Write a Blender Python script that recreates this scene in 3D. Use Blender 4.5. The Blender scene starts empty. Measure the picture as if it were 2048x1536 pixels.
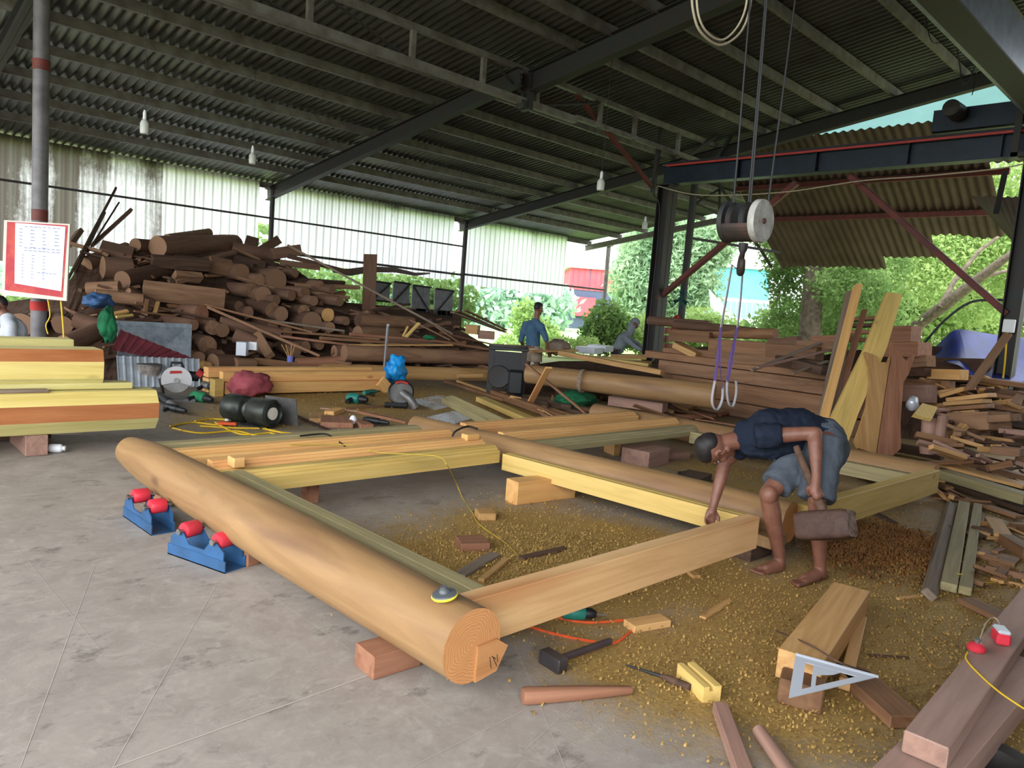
import bpy, bmesh, math, random
import numpy as np
from mathutils import Vector, Matrix, Euler, noise
random.seed(7)
R = math.radians
S = bpy.context.scene
C = S.collection

# ------------------------------------------------------------ camera, sky, exposure
def make_camera():
    f, yaw, pitch, roll = 1468.5, R(45.875), R(6.0), R(4.475)
    F = Vector((math.cos(yaw)*math.cos(pitch), math.sin(yaw)*math.cos(pitch), -math.sin(pitch)))
    Rt = Vector((math.sin(yaw), -math.cos(yaw), 0.0))
    U = Rt.cross(F)
    r = Rt*math.cos(roll) + U*math.sin(roll)
    u = -Rt*math.sin(roll) + U*math.cos(roll)
    cam = bpy.data.cameras.new('camera')
    cam.sensor_width = 36.0
    cam.lens = f*36.0/2048.0
    cam.clip_end = 400
    o = bpy.data.objects.new('camera', cam)
    C.objects.link(o)
    m = Matrix((r, u, -F)).transposed().to_4x4()
    m.translation = Vector((0, 0, 1.43))
    o.matrix_world = m
    S.camera = o
    return f, r, u, F
CF, CR, CU, CFW = make_camera()
CAM = Vector((0, 0, 1.43))
def ray(x, y): return CFW + CR*((x-1024)/CF) - CU*((y-768)/CF)
def PZ(x, y, z=0.0):            # point seen at a pixel, at height z
    d = ray(x, y); return CAM + d*((z-CAM.z)/d.z)
def PX(x, y, v): d = ray(x, y); return CAM + d*(v/d.x)
def PY(x, y, v): d = ray(x, y); return CAM + d*(v/d.y)
def PD(x, y, v): return CAM + ray(x, y)*v

S.view_settings.view_transform = 'Standard'
S.view_settings.look = 'None'
S.view_settings.gamma = 1.0
S.view_settings.use_curve_mapping = False
S.view_settings.exposure = -0.25
S.cycles.max_bounces = 6
S.cycles.diffuse_bounces = 4
S.cycles.glossy_bounces = 2
S.cycles.transmission_bounces = 4
S.cycles.transparent_max_bounces = 6
S.cycles.caustics_reflective = False
S.cycles.caustics_refractive = False
S.cycles.sample_clamp_indirect = 6.0
S.cycles.use_denoising = True

def make_world():
    w = bpy.data.worlds.new('cloudy_sky'); S.world = w; w.use_nodes = True
    nt = w.node_tree; nt.nodes.clear()
    N = nt.nodes.new; L = nt.links.new
    out = N('ShaderNodeOutputWorld'); bg = N('ShaderNodeBackground')
    tc = N('ShaderNodeTexCoord'); sep = N('ShaderNodeSeparateXYZ')
    L(tc.outputs['Generated'], sep.inputs[0])
    # cloud deck: pale near the horizon, brighter overhead
    mr = N('ShaderNodeMapRange'); mr.inputs['From Min'].default_value = 0.0; mr.inputs['From Max'].default_value = 0.9
    mr.inputs['To Min'].default_value = 1.9; mr.inputs['To Max'].default_value = 6.0
    L(sep.outputs['Z'], mr.inputs['Value'])
    # the brighter part of the clouds, where the sun stands behind them
    vm = N('ShaderNodeVectorMath'); vm.operation = 'DOT_PRODUCT'
    v = Vector((-0.86, -0.42, 0.34)).normalized(); vm.inputs[1].default_value = v
    L(tc.outputs['Generated'], vm.inputs[0])
    m2 = N('ShaderNodeMapRange'); m2.inputs['From Min'].default_value = 0.0; m2.inputs['From Max'].default_value = 1.0
    m2.inputs['To Min'].default_value = 0.0; m2.inputs['To Max'].default_value = 7.0
    m2.interpolation_type = 'SMOOTHSTEP'
    L(vm.outputs['Value'], m2.inputs['Value'])
    ad = N('ShaderNodeMath'); ad.operation = 'ADD'; L(mr.outputs[0], ad.inputs[0]); L(m2.outputs[0], ad.inputs[1])
    bg.inputs['Color'].default_value = (0.92, 0.96, 1.0, 1)
    L(ad.outputs[0], bg.inputs['Strength']); L(bg.outputs[0], out.inputs[0])
make_world()

# ------------------------------------------------------------ materials
def col(h):
    h = h.lstrip('#'); c = [int(h[i:i+2], 16)/255 for i in (0, 2, 4)]
    return tuple((x/12.92 if x <= 0.04045 else ((x+0.055)/1.055)**2.4) for x in c) + (1,)
class Mat:
    def __init__(s, name, rough=0.7, metal=0.0, spec=0.3):
        s.m = bpy.data.materials.new(name); s.m.use_nodes = True
        s.nt = s.m.node_tree; s.b = s.nt.nodes['Principled BSDF']
        s.b.inputs['Roughness'].default_value = rough; s.b.inputs['Metallic'].default_value = metal
        s.b.inputs['Specular IOR Level'].default_value = spec
        s.co = s.nt.nodes.new('ShaderNodeTexCoord')
    def n(s, t, **k):
        x = s.nt.nodes.new('ShaderNode'+t)
        for a, v in k.items():
            if hasattr(x, a): setattr(x, a, v)
        return x
    def l(s, a, b): s.nt.links.new(a, b)
    def mp(s, scale, src='Object', loc=None):
        m = s.n('Mapping'); m.inputs['Scale'].default_value = scale
        s.l(s.co.outputs[src], m.inputs[0])
        if loc is not None: s.l(loc, m.inputs['Location'])
        return m.outputs[0]
    def noise(s, scale, vec, detail=4, rough=0.55, dist=0.0):
        t = s.n('TexNoise'); t.inputs['Scale'].default_value = scale; t.inputs['Detail'].default_value = detail
        t.inputs['Roughness'].default_value = rough; t.inputs['Distortion'].default_value = dist
        s.l(vec, t.inputs['Vector']); return t.outputs['Fac']
    def ramp(s, fac, stops):
        r = s.n('ValToRGB'); s.l(fac, r.inputs[0]); e = r.color_ramp.elements
        while len(e) < len(stops): e.new(0.5)
        for q, (p, c) in zip(e, stops): q.position = p; q.color = col(c) if isinstance(c, str) else c
        return r.outputs[0]
    def mix(s, fac, a, b, mode='MIX'):
        x = s.n('Mix'); x.data_type = 'RGBA'; x.blend_type = mode
        for i, v in ((0, fac), (6, a), (7, b)):
            if isinstance(v, (int, float)): x.inputs[i].default_value = v
            elif isinstance(v, str): x.inputs[i].default_value = col(v)
            elif isinstance(v, tuple): x.inputs[i].default_value = v
            else: s.l(v, x.inputs[i])
        return x.outputs[2]
    def math(s, op, a, b=0.0):
        x = s.n('Math', operation=op)
        for i, v in ((0, a), (1, b)):
            if isinstance(v, (int, float)): x.inputs[i].default_value = v
            else: s.l(v, x.inputs[i])
        return x.outputs[0]
    def base(s, c):
        if isinstance(c, str): s.b.inputs['Base Color'].default_value = col(c)
        elif isinstance(c, tuple): s.b.inputs['Base Color'].default_value = c
        else: s.l(c, s.b.inputs['Base Color'])
        return s
    def bump(s, h, strength=0.3, dist=0.01):
        b = s.n('Bump'); b.inputs['Strength'].default_value = strength; b.inputs['Distance'].default_value = dist
        s.l(h, b.inputs['Height']); s.l(b.outputs[0], s.b.inputs['Normal']); return s
    def rnd(s):
        o = s.n('ObjectInfo'); return o.outputs['Random']
    def hsv(s, c, val, sat=1.0):
        h = s.n('HueSaturation'); h.inputs['Saturation'].default_value = sat
        if isinstance(val, (int, float)): h.inputs['Value'].default_value = val
        else: s.l(val, h.inputs['Value'])
        s.l(c, h.inputs['Color']); return h.outputs[0]
def rrange(M, lo, hi):
    m = M.n('MapRange'); m.inputs['To Min'].default_value = lo; m.inputs['To Max'].default_value = hi
    M.l(M.rnd(), m.inputs['Value']); return m.outputs[0]
def randloc(M):
    c = M.n('CombineXYZ'); r = M.rnd()
    M.l(M.math('MULTIPLY', r, 37.0), c.inputs[0]); M.l(M.math('MULTIPLY', r, 91.0), c.inputs[1]); M.l(M.math('MULTIPLY', r, 53.0), c.inputs[2])
    return c.outputs[0]
def wood(name, light, dark, streak=None, var=0.15, grain=(0.55, 9, 9), rough=0.6, knots=None, dust=None):
    M = Mat(name, rough, spec=0.25)
    lo = randloc(M)
    v = M.mp(grain, loc=lo)
    g = M.noise(1.6, v, 5, 0.6, 1.2)
    c = M.ramp(g, [(0.3, dark), (0.62, light)])
    v2 = M.mp((grain[0]*1.5, grain[1]*5, grain[2]*5), loc=lo)
    fine = M.noise(3.0, v2, 3, 0.6)
    c = M.mix(M.math('MULTIPLY', fine, 0.35), c, dark)
    if streak:
        v3 = M.mp((0.4, 2.5, 2.5), loc=lo)
        s = M.noise(1.3, v3, 3, 0.5)
        k = M.n('MapRange'); k.inputs['From Min'].default_value = 0.56; k.inputs['From Max'].default_value = 0.72; M.l(s, k.inputs['Value'])
        c = M.mix(k.outputs[0], c, streak)
    if 'log' in name:
        fk = M.n('MapRange'); fk.inputs['From Min'].default_value = .66; fk.inputs['From Max'].default_value = .74; fk.inputs['To Max'].default_value = .55
        M.l(M.noise(5, M.mp((1.3, 5, 5), loc=lo), 5, .7), fk.inputs['Value']); c = M.mix(fk.outputs[0], c, '#6b4c38')
    if knots:
        vv = M.mp((1.1, 2.6, 2.6) if 'log' not in name else (.9, 2.2, 2.2), loc=lo); t = M.n('TexVoronoi'); t.inputs['Scale'].default_value = 1.5; M.l(vv, t.inputs['Vector'])
        k = M.n('MapRange'); k.inputs['From Min'].default_value = 0.05; k.inputs['From Max'].default_value = 0.13
        k.inputs['To Min'].default_value = 0.75; k.inputs['To Max'].default_value = 0.0; M.l(t.outputs['Distance'], k.inputs['Value'])
        c = M.mix(k.outputs[0], c, knots)
    if dust:
        d = M.noise(2.2, M.mp((1, 1, 1), loc=lo), 4, 0.6)
        k = M.n('MapRange'); k.inputs['From Min'].default_value = 0.4; k.inputs['From Max'].default_value = 0.65
        k.inputs['To Max'].default_value = 0.7; M.l(d, k.inputs['Value'])
        c = M.mix(k.outputs[0], c, dust)
    c = M.hsv(c, rrange(M, 1-var, 1+var))
    M.base(c); M.bump(fine, 0.15, 0.004)
    return M.m
def endgrain(name, light, dark, heart=None, var=0.12, heart_r=0.5):
    M = Mat(name, 0.75, spec=0.2)
    sc = M.mp((0.0, 1.0, 1.0))
    ln = M.n('VectorMath', operation='LENGTH'); M.l(sc, ln.inputs[0])
    wob = M.noise(4, M.mp((0, 1, 1)), 4)
    d = M.math('ADD', ln.outputs['Value'], M.math('MULTIPLY', wob, 0.16))
    rings = M.math('SINE', M.math('MULTIPLY', d, 520.0))
    c = M.mix(M.math('MULTIPLY', M.math('ADD', rings, 1.0), 0.22), light, dark)
    if heart:
        k = M.n('MapRange'); k.inputs['From Min'].default_value = heart_r; k.inputs['From Max'].default_value = heart_r*0.55; M.l(d, k.inputs['Value'])
        c = M.mix(k.outputs[0], c, heart)
    c = M.mix(M.math('MULTIPLY', M.noise(14, M.mp((1, 1, 1)), 4), 0.4), c, dark)
    M.base(M.hsv(c, rrange(M, 1-var, 1+var))); return M.m
def plain(name, c, rough=0.6, metal=0.0, spec=0.4, var=0.0, noise_to=None, ns=6.0):
    M = Mat(name, rough, metal, spec)
    base = c
    if noise_to: base = M.ramp(M.noise(ns, M.mp((1, 1, 1), loc=randloc(M)), 5), [(0.35, c), (0.68, noise_to)])
    if var:
        if isinstance(base, str): base = M.mix(0.0, c, c)
        base = M.hsv(base, rrange(M, 1-var, 1+var))
    M.base(base); return M.m

MT = {}
MT['log_tan'] = wood('wood_log_tan', '#9f7d56', '#856645', streak='#6f513c', knots='#5f4334', grain=(0.5, 5, 5), rough=0.5, var=0.04)
MT['log_end'] = endgrain('wood_log_end', '#c8925f', '#9a6138', heart='#c9983f', heart_r=0.07)
MT['beam_warm'] = wood('wood_beam_warm', '#e2b988', '#c79b68', streak='#b27c4e', grain=(0.5, 7, 7), knots='#a56a3c', var=0.05)
MT['beam_yellow'] = wood('wood_beam_yellow', '#dcbd74', '#bd9c54', streak='#a39256', grain=(0.5, 8, 8), knots='#6e5a36', var=0.06)
MT['rail_orange'] = wood('wood_rail_orange', '#dfb172', '#c9955a', streak='#c98a5c', grain=(0.5, 8, 8), knots='#9c6a3a', var=0.05)
MT['grey_green'] = wood('wood_grey_green', '#a3966e', '#7f7452', grain=(0.5, 9, 9), var=0.06)
MT['red_wood'] = wood('wood_reddish', '#a07258', '#7f5440', grain=(0.6, 9, 9), var=0.15)
MT['pink_wood'] = wood('wood_pinkish', '#a3806f', '#83645a', grain=(0.6, 9, 9), var=0.10)
MT['brown_wood'] = wood('wood_brown', '#8f6a4c', '#6c4c36', grain=(0.6, 9, 9), var=0.2)
MT['tan_wood'] = wood('wood_tan', '#c69c68', '#a37a4a', grain=(0.6, 9, 9), var=0.15)
MT['dusty'] = wood('wood_dusty', '#775a48', '#573e31', grain=(0.8, 5, 5), var=0.22, rough=0.9, dust='#6f5647')
MT['dusty_light'] = wood('wood_dusty_light', '#957459', '#735440', grain=(0.8, 5, 5), var=0.15, rough=0.9)
MT['dusty_end'] = endgrain('wood_dusty_end', '#94725a', '#765843', var=0.18)
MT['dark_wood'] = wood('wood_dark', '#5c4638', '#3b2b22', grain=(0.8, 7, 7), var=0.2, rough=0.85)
MT['grey_wood'] = wood('wood_grey', '#8f7f6f', '#6b5c4e', grain=(0.6, 9, 9), var=0.15, rough=0.85)
MT['blue_paint'] = plain('blue_paint', '#2b547f', 0.5, 0.0, 0.4, noise_to='#23425f')
MT['red_roller'] = plain('red_rubber', '#cc2f3f', 0.4, noise_to='#b5323e')
MT['steel'] = plain('bare_steel', '#a8a8a6', 0.35, 0.9, noise_to='#8a8784')
MT['steel_dull'] = plain('dull_steel', '#7b7b7a', 0.55, 0.6, noise_to='#5f5a56')
MT['black'] = plain('black_plastic', '#17181a', 0.5)
MT['black_rubber'] = plain('black_rubber', '#1e1e1f', 0.7, noise_to='#33302c')
MT['green_tool'] = plain('green_plastic', '#1f6f62', 0.5)
MT['green_cloth'] = plain('green_netting', '#1f7a4d', 0.8, noise_to='#125236')
MT['yellow_cable'] = plain('yellow_cable', '#d9b325', 0.5)
MT['orange_cable'] = plain('orange_cable', '#d8552a', 0.5)
MT['white'] = plain('white_plastic', '#e4e6ea', 0.5)
MT['white_metal'] = plain('white_metal', '#c9ced8', 0.35, 0.3)
MT['dark_steel'] = plain('dark_painted_steel', '#2b3032', 0.6, 0.1, noise_to='#352b26')
MT['navy_steel'] = plain('navy_painted_steel', '#1c2a3c', 0.45, 0.2, noise_to='#18202c')
MT['galv'] = plain('galvanised_steel', '#77746f', 0.6, 0.2, noise_to='#5d554e')
MT['rust_red'] = plain('rust_red_paint', '#6d2f28', 0.6, 0.1, noise_to='#4f2a25')

# ------------------------------------------------------------ mesh helpers
class MB:
    def __init__(s): s.v = []; s.f = []; s.mi = []; s.sm = []
    def add(s, vs, fs, mi=0, smooth=False):
        b = len(s.v); s.v += [tuple(v) for v in vs]
        for f in fs: s.f.append(tuple(b+i for i in f)); s.mi.append(mi); s.sm.append(smooth)
        return s
    def box(s, lo, hi, mi=0, ch=0.0, M=None):
        x0, y0, z0 = lo; x1, y1, z1 = hi
        if ch <= 0:
            vs = [(x, y, z) for x in (x0, x1) for y in (y0, y1) for z in (z0, z1)]
            fs = [(0, 1, 3, 2), (4, 6, 7, 5), (0, 4, 5, 1), (2, 3, 7, 6), (0, 2, 6, 4), (1, 5, 7, 3)]
        else:
            c = min(ch, (x1-x0)*.45, (y1-y0)*.45, (z1-z0)*.45)
            pr = [(y0+c, z0), (y1-c, z0), (y1, z0+c), (y1, z1-c), (y1-c, z1), (y0+c, z1), (y0, z1-c), (y0, z0+c)]
            pi = [(min(max(a, y0+c), y1-c), min(max(b, z0+c), z1-c)) for a, b in pr]
            vs = [(x0, a, b) for a, b in pi] + [(x0+c, a, b) for a, b in pr] + [(x1-c, a, b) for a, b in pr] + [(x1, a, b) for a, b in pi]
            fs = [tuple(range(7, -1, -1)), tuple(range(24, 32))]
            for k in range(3):
                for i in range(8):
                    j = (i+1) % 8; fs.append((k*8+i, k*8+j, k*8+8+j, k*8+8+i))
        if M: vs = [M @ Vector(v) for v in vs]
        return s.add(vs, fs, mi)
    def prof(s, pts, x0, x1, mi=0, M=None, endmi=None):   # profile in YZ extruded along X
        n = len(pts)
        vs = [(x0, a, b) for a, b in pts] + [(x1, a, b) for a, b in pts]
        if M: vs = [M @ Vector(v) for v in vs]
        b = len(s.v)
        s.add(vs, [(i, (i+1) % n, n+(i+1) % n, n+i) for i in range(n)], mi)
        s.f.append(tuple(b+i for i in range(n-1, -1, -1))); s.mi.append(mi if endmi is None else endmi); s.sm.append(False)
        s.f.append(tuple(b+n+i for i in range(n))); s.mi.append(mi if endmi is None else endmi); s.sm.append(False)
        return s
    def tube(s, pts, r, n=8, mi=0, caps=True, smooth=True, endmi=None, flat=None):
        pts = [Vector(p) for p in pts]; m = len(pts)
        rs = r if isinstance(r, (list, tuple)) else [r]*m
        T = [(pts[min(i+1, m-1)]-pts[max(i-1, 0)]).normalized() for i in range(m)]
        up = Vector((0, 0, 1)) if abs(T[0].z) < 0.9 else Vector((1, 0, 0))
        nx = (up - T[0]*up.dot(T[0])).normalized()
        b = len(s.v); vs = []
        for i in range(m):
            nx = (nx - T[i]*nx.dot(T[i])).normalized(); ny = T[i].cross(nx)
            for k in range(n):
                a = 2*math.pi*k/n
                vs.append(pts[i] + nx*(math.cos(a)*rs[i]*(flat or 1.0)) + ny*(math.sin(a)*rs[i]))
        fs = [(i*n+k, i*n+(k+1) % n, (i+1)*n+(k+1) % n, (i+1)*n+k) for i in range(m-1) for k in range(n)]
        s.add(vs, fs, mi, smooth)
        if caps:
            e = mi if endmi is None else endmi
            s.f.append(tuple(b+k for k in range(n-1, -1, -1))); s.mi.append(e); s.sm.append(False)
            s.f.append(tuple(b+(m-1)*n+k for k in range(n))); s.mi.append(e); s.sm.append(False)
        return s
    def lathe(s, pr, n=20, M=None, mi=0, smooth=True):   # profile (r, z) about Z
        vs = []
        for r, z in pr:
            for k in range(n):
                a = 2*math.pi*k/n; vs.append(Vector((r*math.cos(a), r*math.sin(a), z)))
        if M: vs = [M @ v for v in vs]
        m = len(pr)
        fs = [(i*n+k, i*n+(k+1) % n, (i+1)*n+(k+1) % n, (i+1)*n+k) for i in range(m-1) for k in range(n)]
        b = len(s.v); s.add(vs, fs, mi, smooth)
        for q, o in ((0, -1), (m-1, 1)):
            if pr[q][0] > 1e-5:
                t = tuple(b+q*n+k for k in range(n)); s.f.append(t[::o] if o < 0 else t); s.mi.append(mi); s.sm.append(False)
        return s
    def prism(s, poly, z0, z1, M=None, mi=0):   # polygon (x, y) extruded in Z
        n = len(poly); vs = [Vector((a, b, z0)) for a, b in poly] + [Vector((a, b, z1)) for a, b in poly]
        if M: vs = [M @ v for v in vs]
        return s.add(vs, [(i, (i+1) % n, n+(i+1) % n, n+i) for i in range(n)] + [tuple(range(n-1, -1, -1)), tuple(range(n, 2*n))], mi)
    def mesh(s, name, mats):
        me = bpy.data.meshes.new(name); me.from_pydata(s.v, [], s.f)
        for m in (mats if isinstance(mats, (list, tuple)) else [mats]):
            me.materials.append(MT[m] if isinstance(m, str) else m)
        me.polygons.foreach_set('material_index', s.mi); me.polygons.foreach_set('use_smooth', s.sm)
        bm = bmesh.new(); bm.from_mesh(me); bmesh.ops.recalc_face_normals(bm, faces=bm.faces); bm.to_mesh(me); bm.free()
        if any(s.sm): me.set_sharp_from_angle(angle=R(50))
        me.update(); return me
def obj(name, mb, mats, parent=None, M=None):
    me = mb.mesh(name, mats) if isinstance(mb, MB) else mb
    o = bpy.data.objects.new(name, me); C.objects.link(o)
    if parent is not None: o.parent = parent
    if M is not None: o.matrix_local = M
    return o
def tag(o, label=None, cat=None, group=None, kind=None):
    for k, v in (('label', label), ('category', cat), ('group', group), ('kind', kind)):
        if v: o[k] = v
    return o
def empty(name, loc=(0, 0, 0), rz=0.0, M=None):
    o = bpy.data.objects.new(name, None); o.empty_display_size = 0.1; C.objects.link(o)
    o.matrix_world = M if M is not None else Matrix.Translation(loc) @ Matrix.Rotation(rz, 4, 'Z')
    return o
def struct(name, mb, mats, parent=None, label=None):
    o = obj(name, mb, mats, parent)
    if parent is None: o['kind'] = 'structure'
    if label: o['label'] = label
    return o
def axis_m(A, B, up=(0, 0, 1), roll=0.0):   # local X runs from A to B
    A = Vector(A); B = Vector(B); x = (B-A).normalized(); up = Vector(up)
    if abs(x.dot(up)) > 0.98: up = Vector((0, 1, 0))
    y = up.cross(x).normalized(); z = x.cross(y)
    m = Matrix((x, y, z)).transposed().to_4x4() @ Matrix.Rotation(roll, 4, 'X')
    m.translation = A; return m, (B-A).length
def timber(name, A, B, w, h, mat, label, cat, group=None, roll=0.0, ch=0.004, end=None, up=(0, 0, 1)):
    """squared timber whose centre line runs from A to B"""
    m, L = axis_m(A, B, up, roll)
    mb = MB().box((0, -w/2, -h/2), (L, w/2, h/2), 0, ch)
    if end: mb.mi[0] = mb.mi[1] = 1
    o = obj(name, mb, [mat, end] if end else mat, None, m)
    return tag(o, label, cat, group)
def log(name, A, B, r0, r1, mat, end, label, cat='log', group=None, n=28, wob=0.03, seed=0, seg=10, bulge=0.0):
    m, L = axis_m(A, B); rn = random.Random(seed*13+5)
    ph = rn.uniform(0, 50); mb = MB(); vs = []
    for i in range(seg+1):
        t = i/seg; r = r0+(r1-r0)*t + bulge*math.sin(math.pi*t)
        for k in range(n):
            a = 2*math.pi*k/n
            q = r*(1+wob*noise.noise(Vector((math.cos(a)*1.2+ph, math.sin(a)*1.2, t*L*0.8))))
            vs.append((t*L, q*math.cos(a), q*math.sin(a)))
    fs = [(i*n+k, i*n+(k+1) % n, (i+1)*n+(k+1) % n, (i+1)*n+k) for i in range(seg) for k in range(n)]
    mb.add(vs, fs, 0, True)
    mb.f += [tuple(range(n-1, -1, -1)), tuple(seg*n+k for k in range(n))]; mb.mi += [1, 1]; mb.sm += [False, False]
    o = obj(name, mb, [mat, end], None, m)
    return tag(o, label, cat, group)
def dup(root, M, label=None, group=None):
    r = root.copy(); C.objects.link(r); r.matrix_world = M
    if label: r['label'] = label
    if group: r['group'] = group
    for ch in list(root.children):
        c = ch.copy(); C.objects.link(c); c.parent = r
        for g in ch.children:
            d = g.copy(); C.objects.link(d); d.parent = c
    return r
# ------------------------------------------------------------ floor
def floor_mat():
    M = Mat('concrete_floor', 0.62, spec=0.35)
    v = M.mp((1, 1, 1))
    big = M.noise(0.7, v, 5, 0.6); mid = M.noise(4.5, v, 6, 0.65, 0.5); fine = M.noise(38, v, 3, 0.7)
    c = M.ramp(big, [(0.3, '#8e847b'), (0.7, '#a59b91')])
    c = M.mix(M.ramp(mid, [(0.40, (0, 0, 0, 1)), (0.62, (0.7, 0.7, 0.7, 1))]), c, '#83776f')
    blot = M.noise(9.0, M.mp((1, 1.2, 1)), 6, 0.7, 1.2); c = M.mix(M.ramp(blot, [(0.50, (0, 0, 0, 1)), (0.72, (0.5, 0.5, 0.5, 1))]), c, '#b3aaa0')
    k = M.n('MapRange'); k.inputs['From Min'].default_value = 0.56; k.inputs['From Max'].default_value = 0.66; k.inputs['To Max'].default_value = 0.8
    M.l(M.noise(3.2, M.mp((1.0, 1.5, 1)), 6, 0.75), k.inputs['Value'])
    c = M.mix(k.outputs[0], c, '#59524c')
    c = M.mix(M.math('MULTIPLY', fine, 0.25), c, '#bdb7ae')
    at = M.n('Attribute'); at.attribute_name = 'saw'
    n1 = M.noise(7, v, 6, 0.75, 0.8); n2 = M.noise(60, v, 3, 0.7)
    nn = M.math('ADD', M.math('MULTIPLY', n1, 0.65), M.math('MULTIPLY', n2, 0.45))
    k2 = M.n('MapRange'); M.l(M.math('ADD', nn, M.math('MULTIPLY', at.outputs['Fac'], 0.9)), k2.inputs['Value'])
    k2.inputs['From Min'].default_value = 0.74; k2.inputs['From Max'].default_value = 1.18
    sd = M.ramp(n2, [(0.3, '#7a6036'), (0.7, '#ba9858')])
    at2 = M.n('Attribute'); at2.attribute_name = 'grime_shade'
    c = M.mix(at2.outputs['Fac'], c, '#5e5547')  # brown dust tone with shade painted in
    c = M.mix(k2.outputs[0], c, sd)
    M.base(c); M.bump(M.math('ADD', mid, M.math('MULTIPLY', k2.outputs[0], 0.8)), 0.25, 0.01)
    return M.m
MT['floor'] = floor_mat()
MT['chalk'] = plain('chalk_line', '#b5ada2', 0.9)
SAW = [  # x, y, radius, amount: where sawdust lies
    (3.0, 2.7, 0.75, 0.95), (2.75, 2.9, 0.6, 0.95), (2.4, 3.2, 0.45, 0.75), (2.3, 2.6, 0.4, 0.85), (3.7, 2.7, .5, .9), (3.3, 3.2, 0.6, 0.85), (3.3, 2.5, 0.6, 0.95), (3.5, 3.0, 0.6, 0.8), (2.7, 3.3, 0.6, 0.6), (3.6, 2.2, 0.5, 0.9), (2.6, 2.3, 0.4, 0.8), (3.9, 3.5, 0.5, 0.4),
    (2.6, 1.5, 0.5, 0.8), (3.1, 1.3, 0.6, 0.95), (3.6, 1.5, 0.6, 0.95), (2.7, 1.1, 0.45, 0.75), (3.3, 0.9, 0.6, 0.9), (2.4, 1.75, 0.3, 0.9),
    (4.2, 1.3, 0.7, 0.95), (4.8, 1.2, 0.8, 1.0), (3.8, 0.7, 0.7, 0.8), (4.6, 0.5, 0.8, 0.7), (5.3, 1.6, 0.6, 0.95), (5.5, 1.0, 0.7, 0.9),
    (5.5, 3.0, 0.9, 0.75), (4.9, 3.8, 0.7, 0.7), (5.9, 2.3, 0.7, 0.7), (6.4, 3.6, 0.8, 0.6), (3.0, 0.4, 0.6, 0.6), (5.8, 0.2, 1.0, 0.6), (6.8, 0.8, 1.2, 0.6),
    (5.0, 8.5, 1.5, 0.8), (6.5, 8.5, 1.5, 0.8), (7.5, 7.8, 1.5, 0.9), (3.4, 7.6, 0.8, 0.7), (5.0, 6.4, 0.9, 0.6), (8.5, 6.5, 1.5, 0.8), (6.5, 6.3, 1.2, 0.6), (9, 3, 3, 0.7)]
def build_floor():
    xs = list(np.arange(-6, -1, 0.5)) + list(np.arange(-1, 8, 0.08)) + list(np.arange(8, 14.1, 0.3))
    ys = list(np.arange(-5, -1, 0.5)) + list(np.arange(-1, 9.6, 0.08)) + list(np.arange(9.6, 17.1, 0.4))
    nx, ny = len(xs), len(ys)
    vs = [(x, y, 0) for x in xs for y in ys]
    fs = [(i*ny+j, (i+1)*ny+j, (i+1)*ny+j+1, i*ny+j+1) for i in range(nx-1) for j in range(ny-1)]
    mb = MB().add(vs, fs, 0, False)
    nv = len(vs)
    def strip(a, b, w=0.006):
        a = PZ(*a); b = PZ(*b); d = (b-a).normalized(); p = Vector((-d.y, d.x, 0))*w/2; z = Vector((0, 0, 0.0015))
        mb.add([a-p+z, b-p+z, b+p+z, a+p+z], [(0, 1, 2, 3)], 1)
    for a, b, w in (((0, 998), (300, 966), .007), ((225, 1536), (740, 1350), .005), ((430, 1175), (225, 1536), .002), ((30, 1090), (200, 1300), .0015),
                    ((40, 1536), (190, 1130), .0018), ((800, 1370), (900, 1450), .0015), ((1030, 1290), (1130, 1536), .002), ((820, 1536), (1090, 1400), .002),
                    ((480, 1150), (700, 1300), .0018), ((200, 1130), (420, 1060), .0015), ((1050, 1500), (1180, 1380), .002)):
        strip(a, b, w)
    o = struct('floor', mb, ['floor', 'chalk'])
    o['label'] = 'worn grey concrete workshop floor scattered with sawdust'
    me = o.data
    at = me.attributes.new('saw', 'FLOAT', 'POINT'); at2 = me.attributes.new('grime_shade', 'FLOAT', 'POINT')
    V = np.array([v[:2] for v in mb.v]); s = np.zeros(len(V))
    for x, y, r, a in SAW:
        d2 = ((V[:, 0]-x)**2+(V[:, 1]-y)**2)/r**2; s = np.maximum(s, a*np.exp(-d2*0.9)) + 0.06*a*np.exp(-d2*0.5)
    at.data.foreach_set('value', np.clip(s, 0, 1.1).astype(np.float32))
    g = np.clip((V[:, 0]*0.55+V[:, 1]*0.25-2.3)/2.5, 0, 1)*0.75  # darker toward right and back: wood dust plus shade put into the colour
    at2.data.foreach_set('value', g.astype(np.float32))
build_floor()

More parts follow.
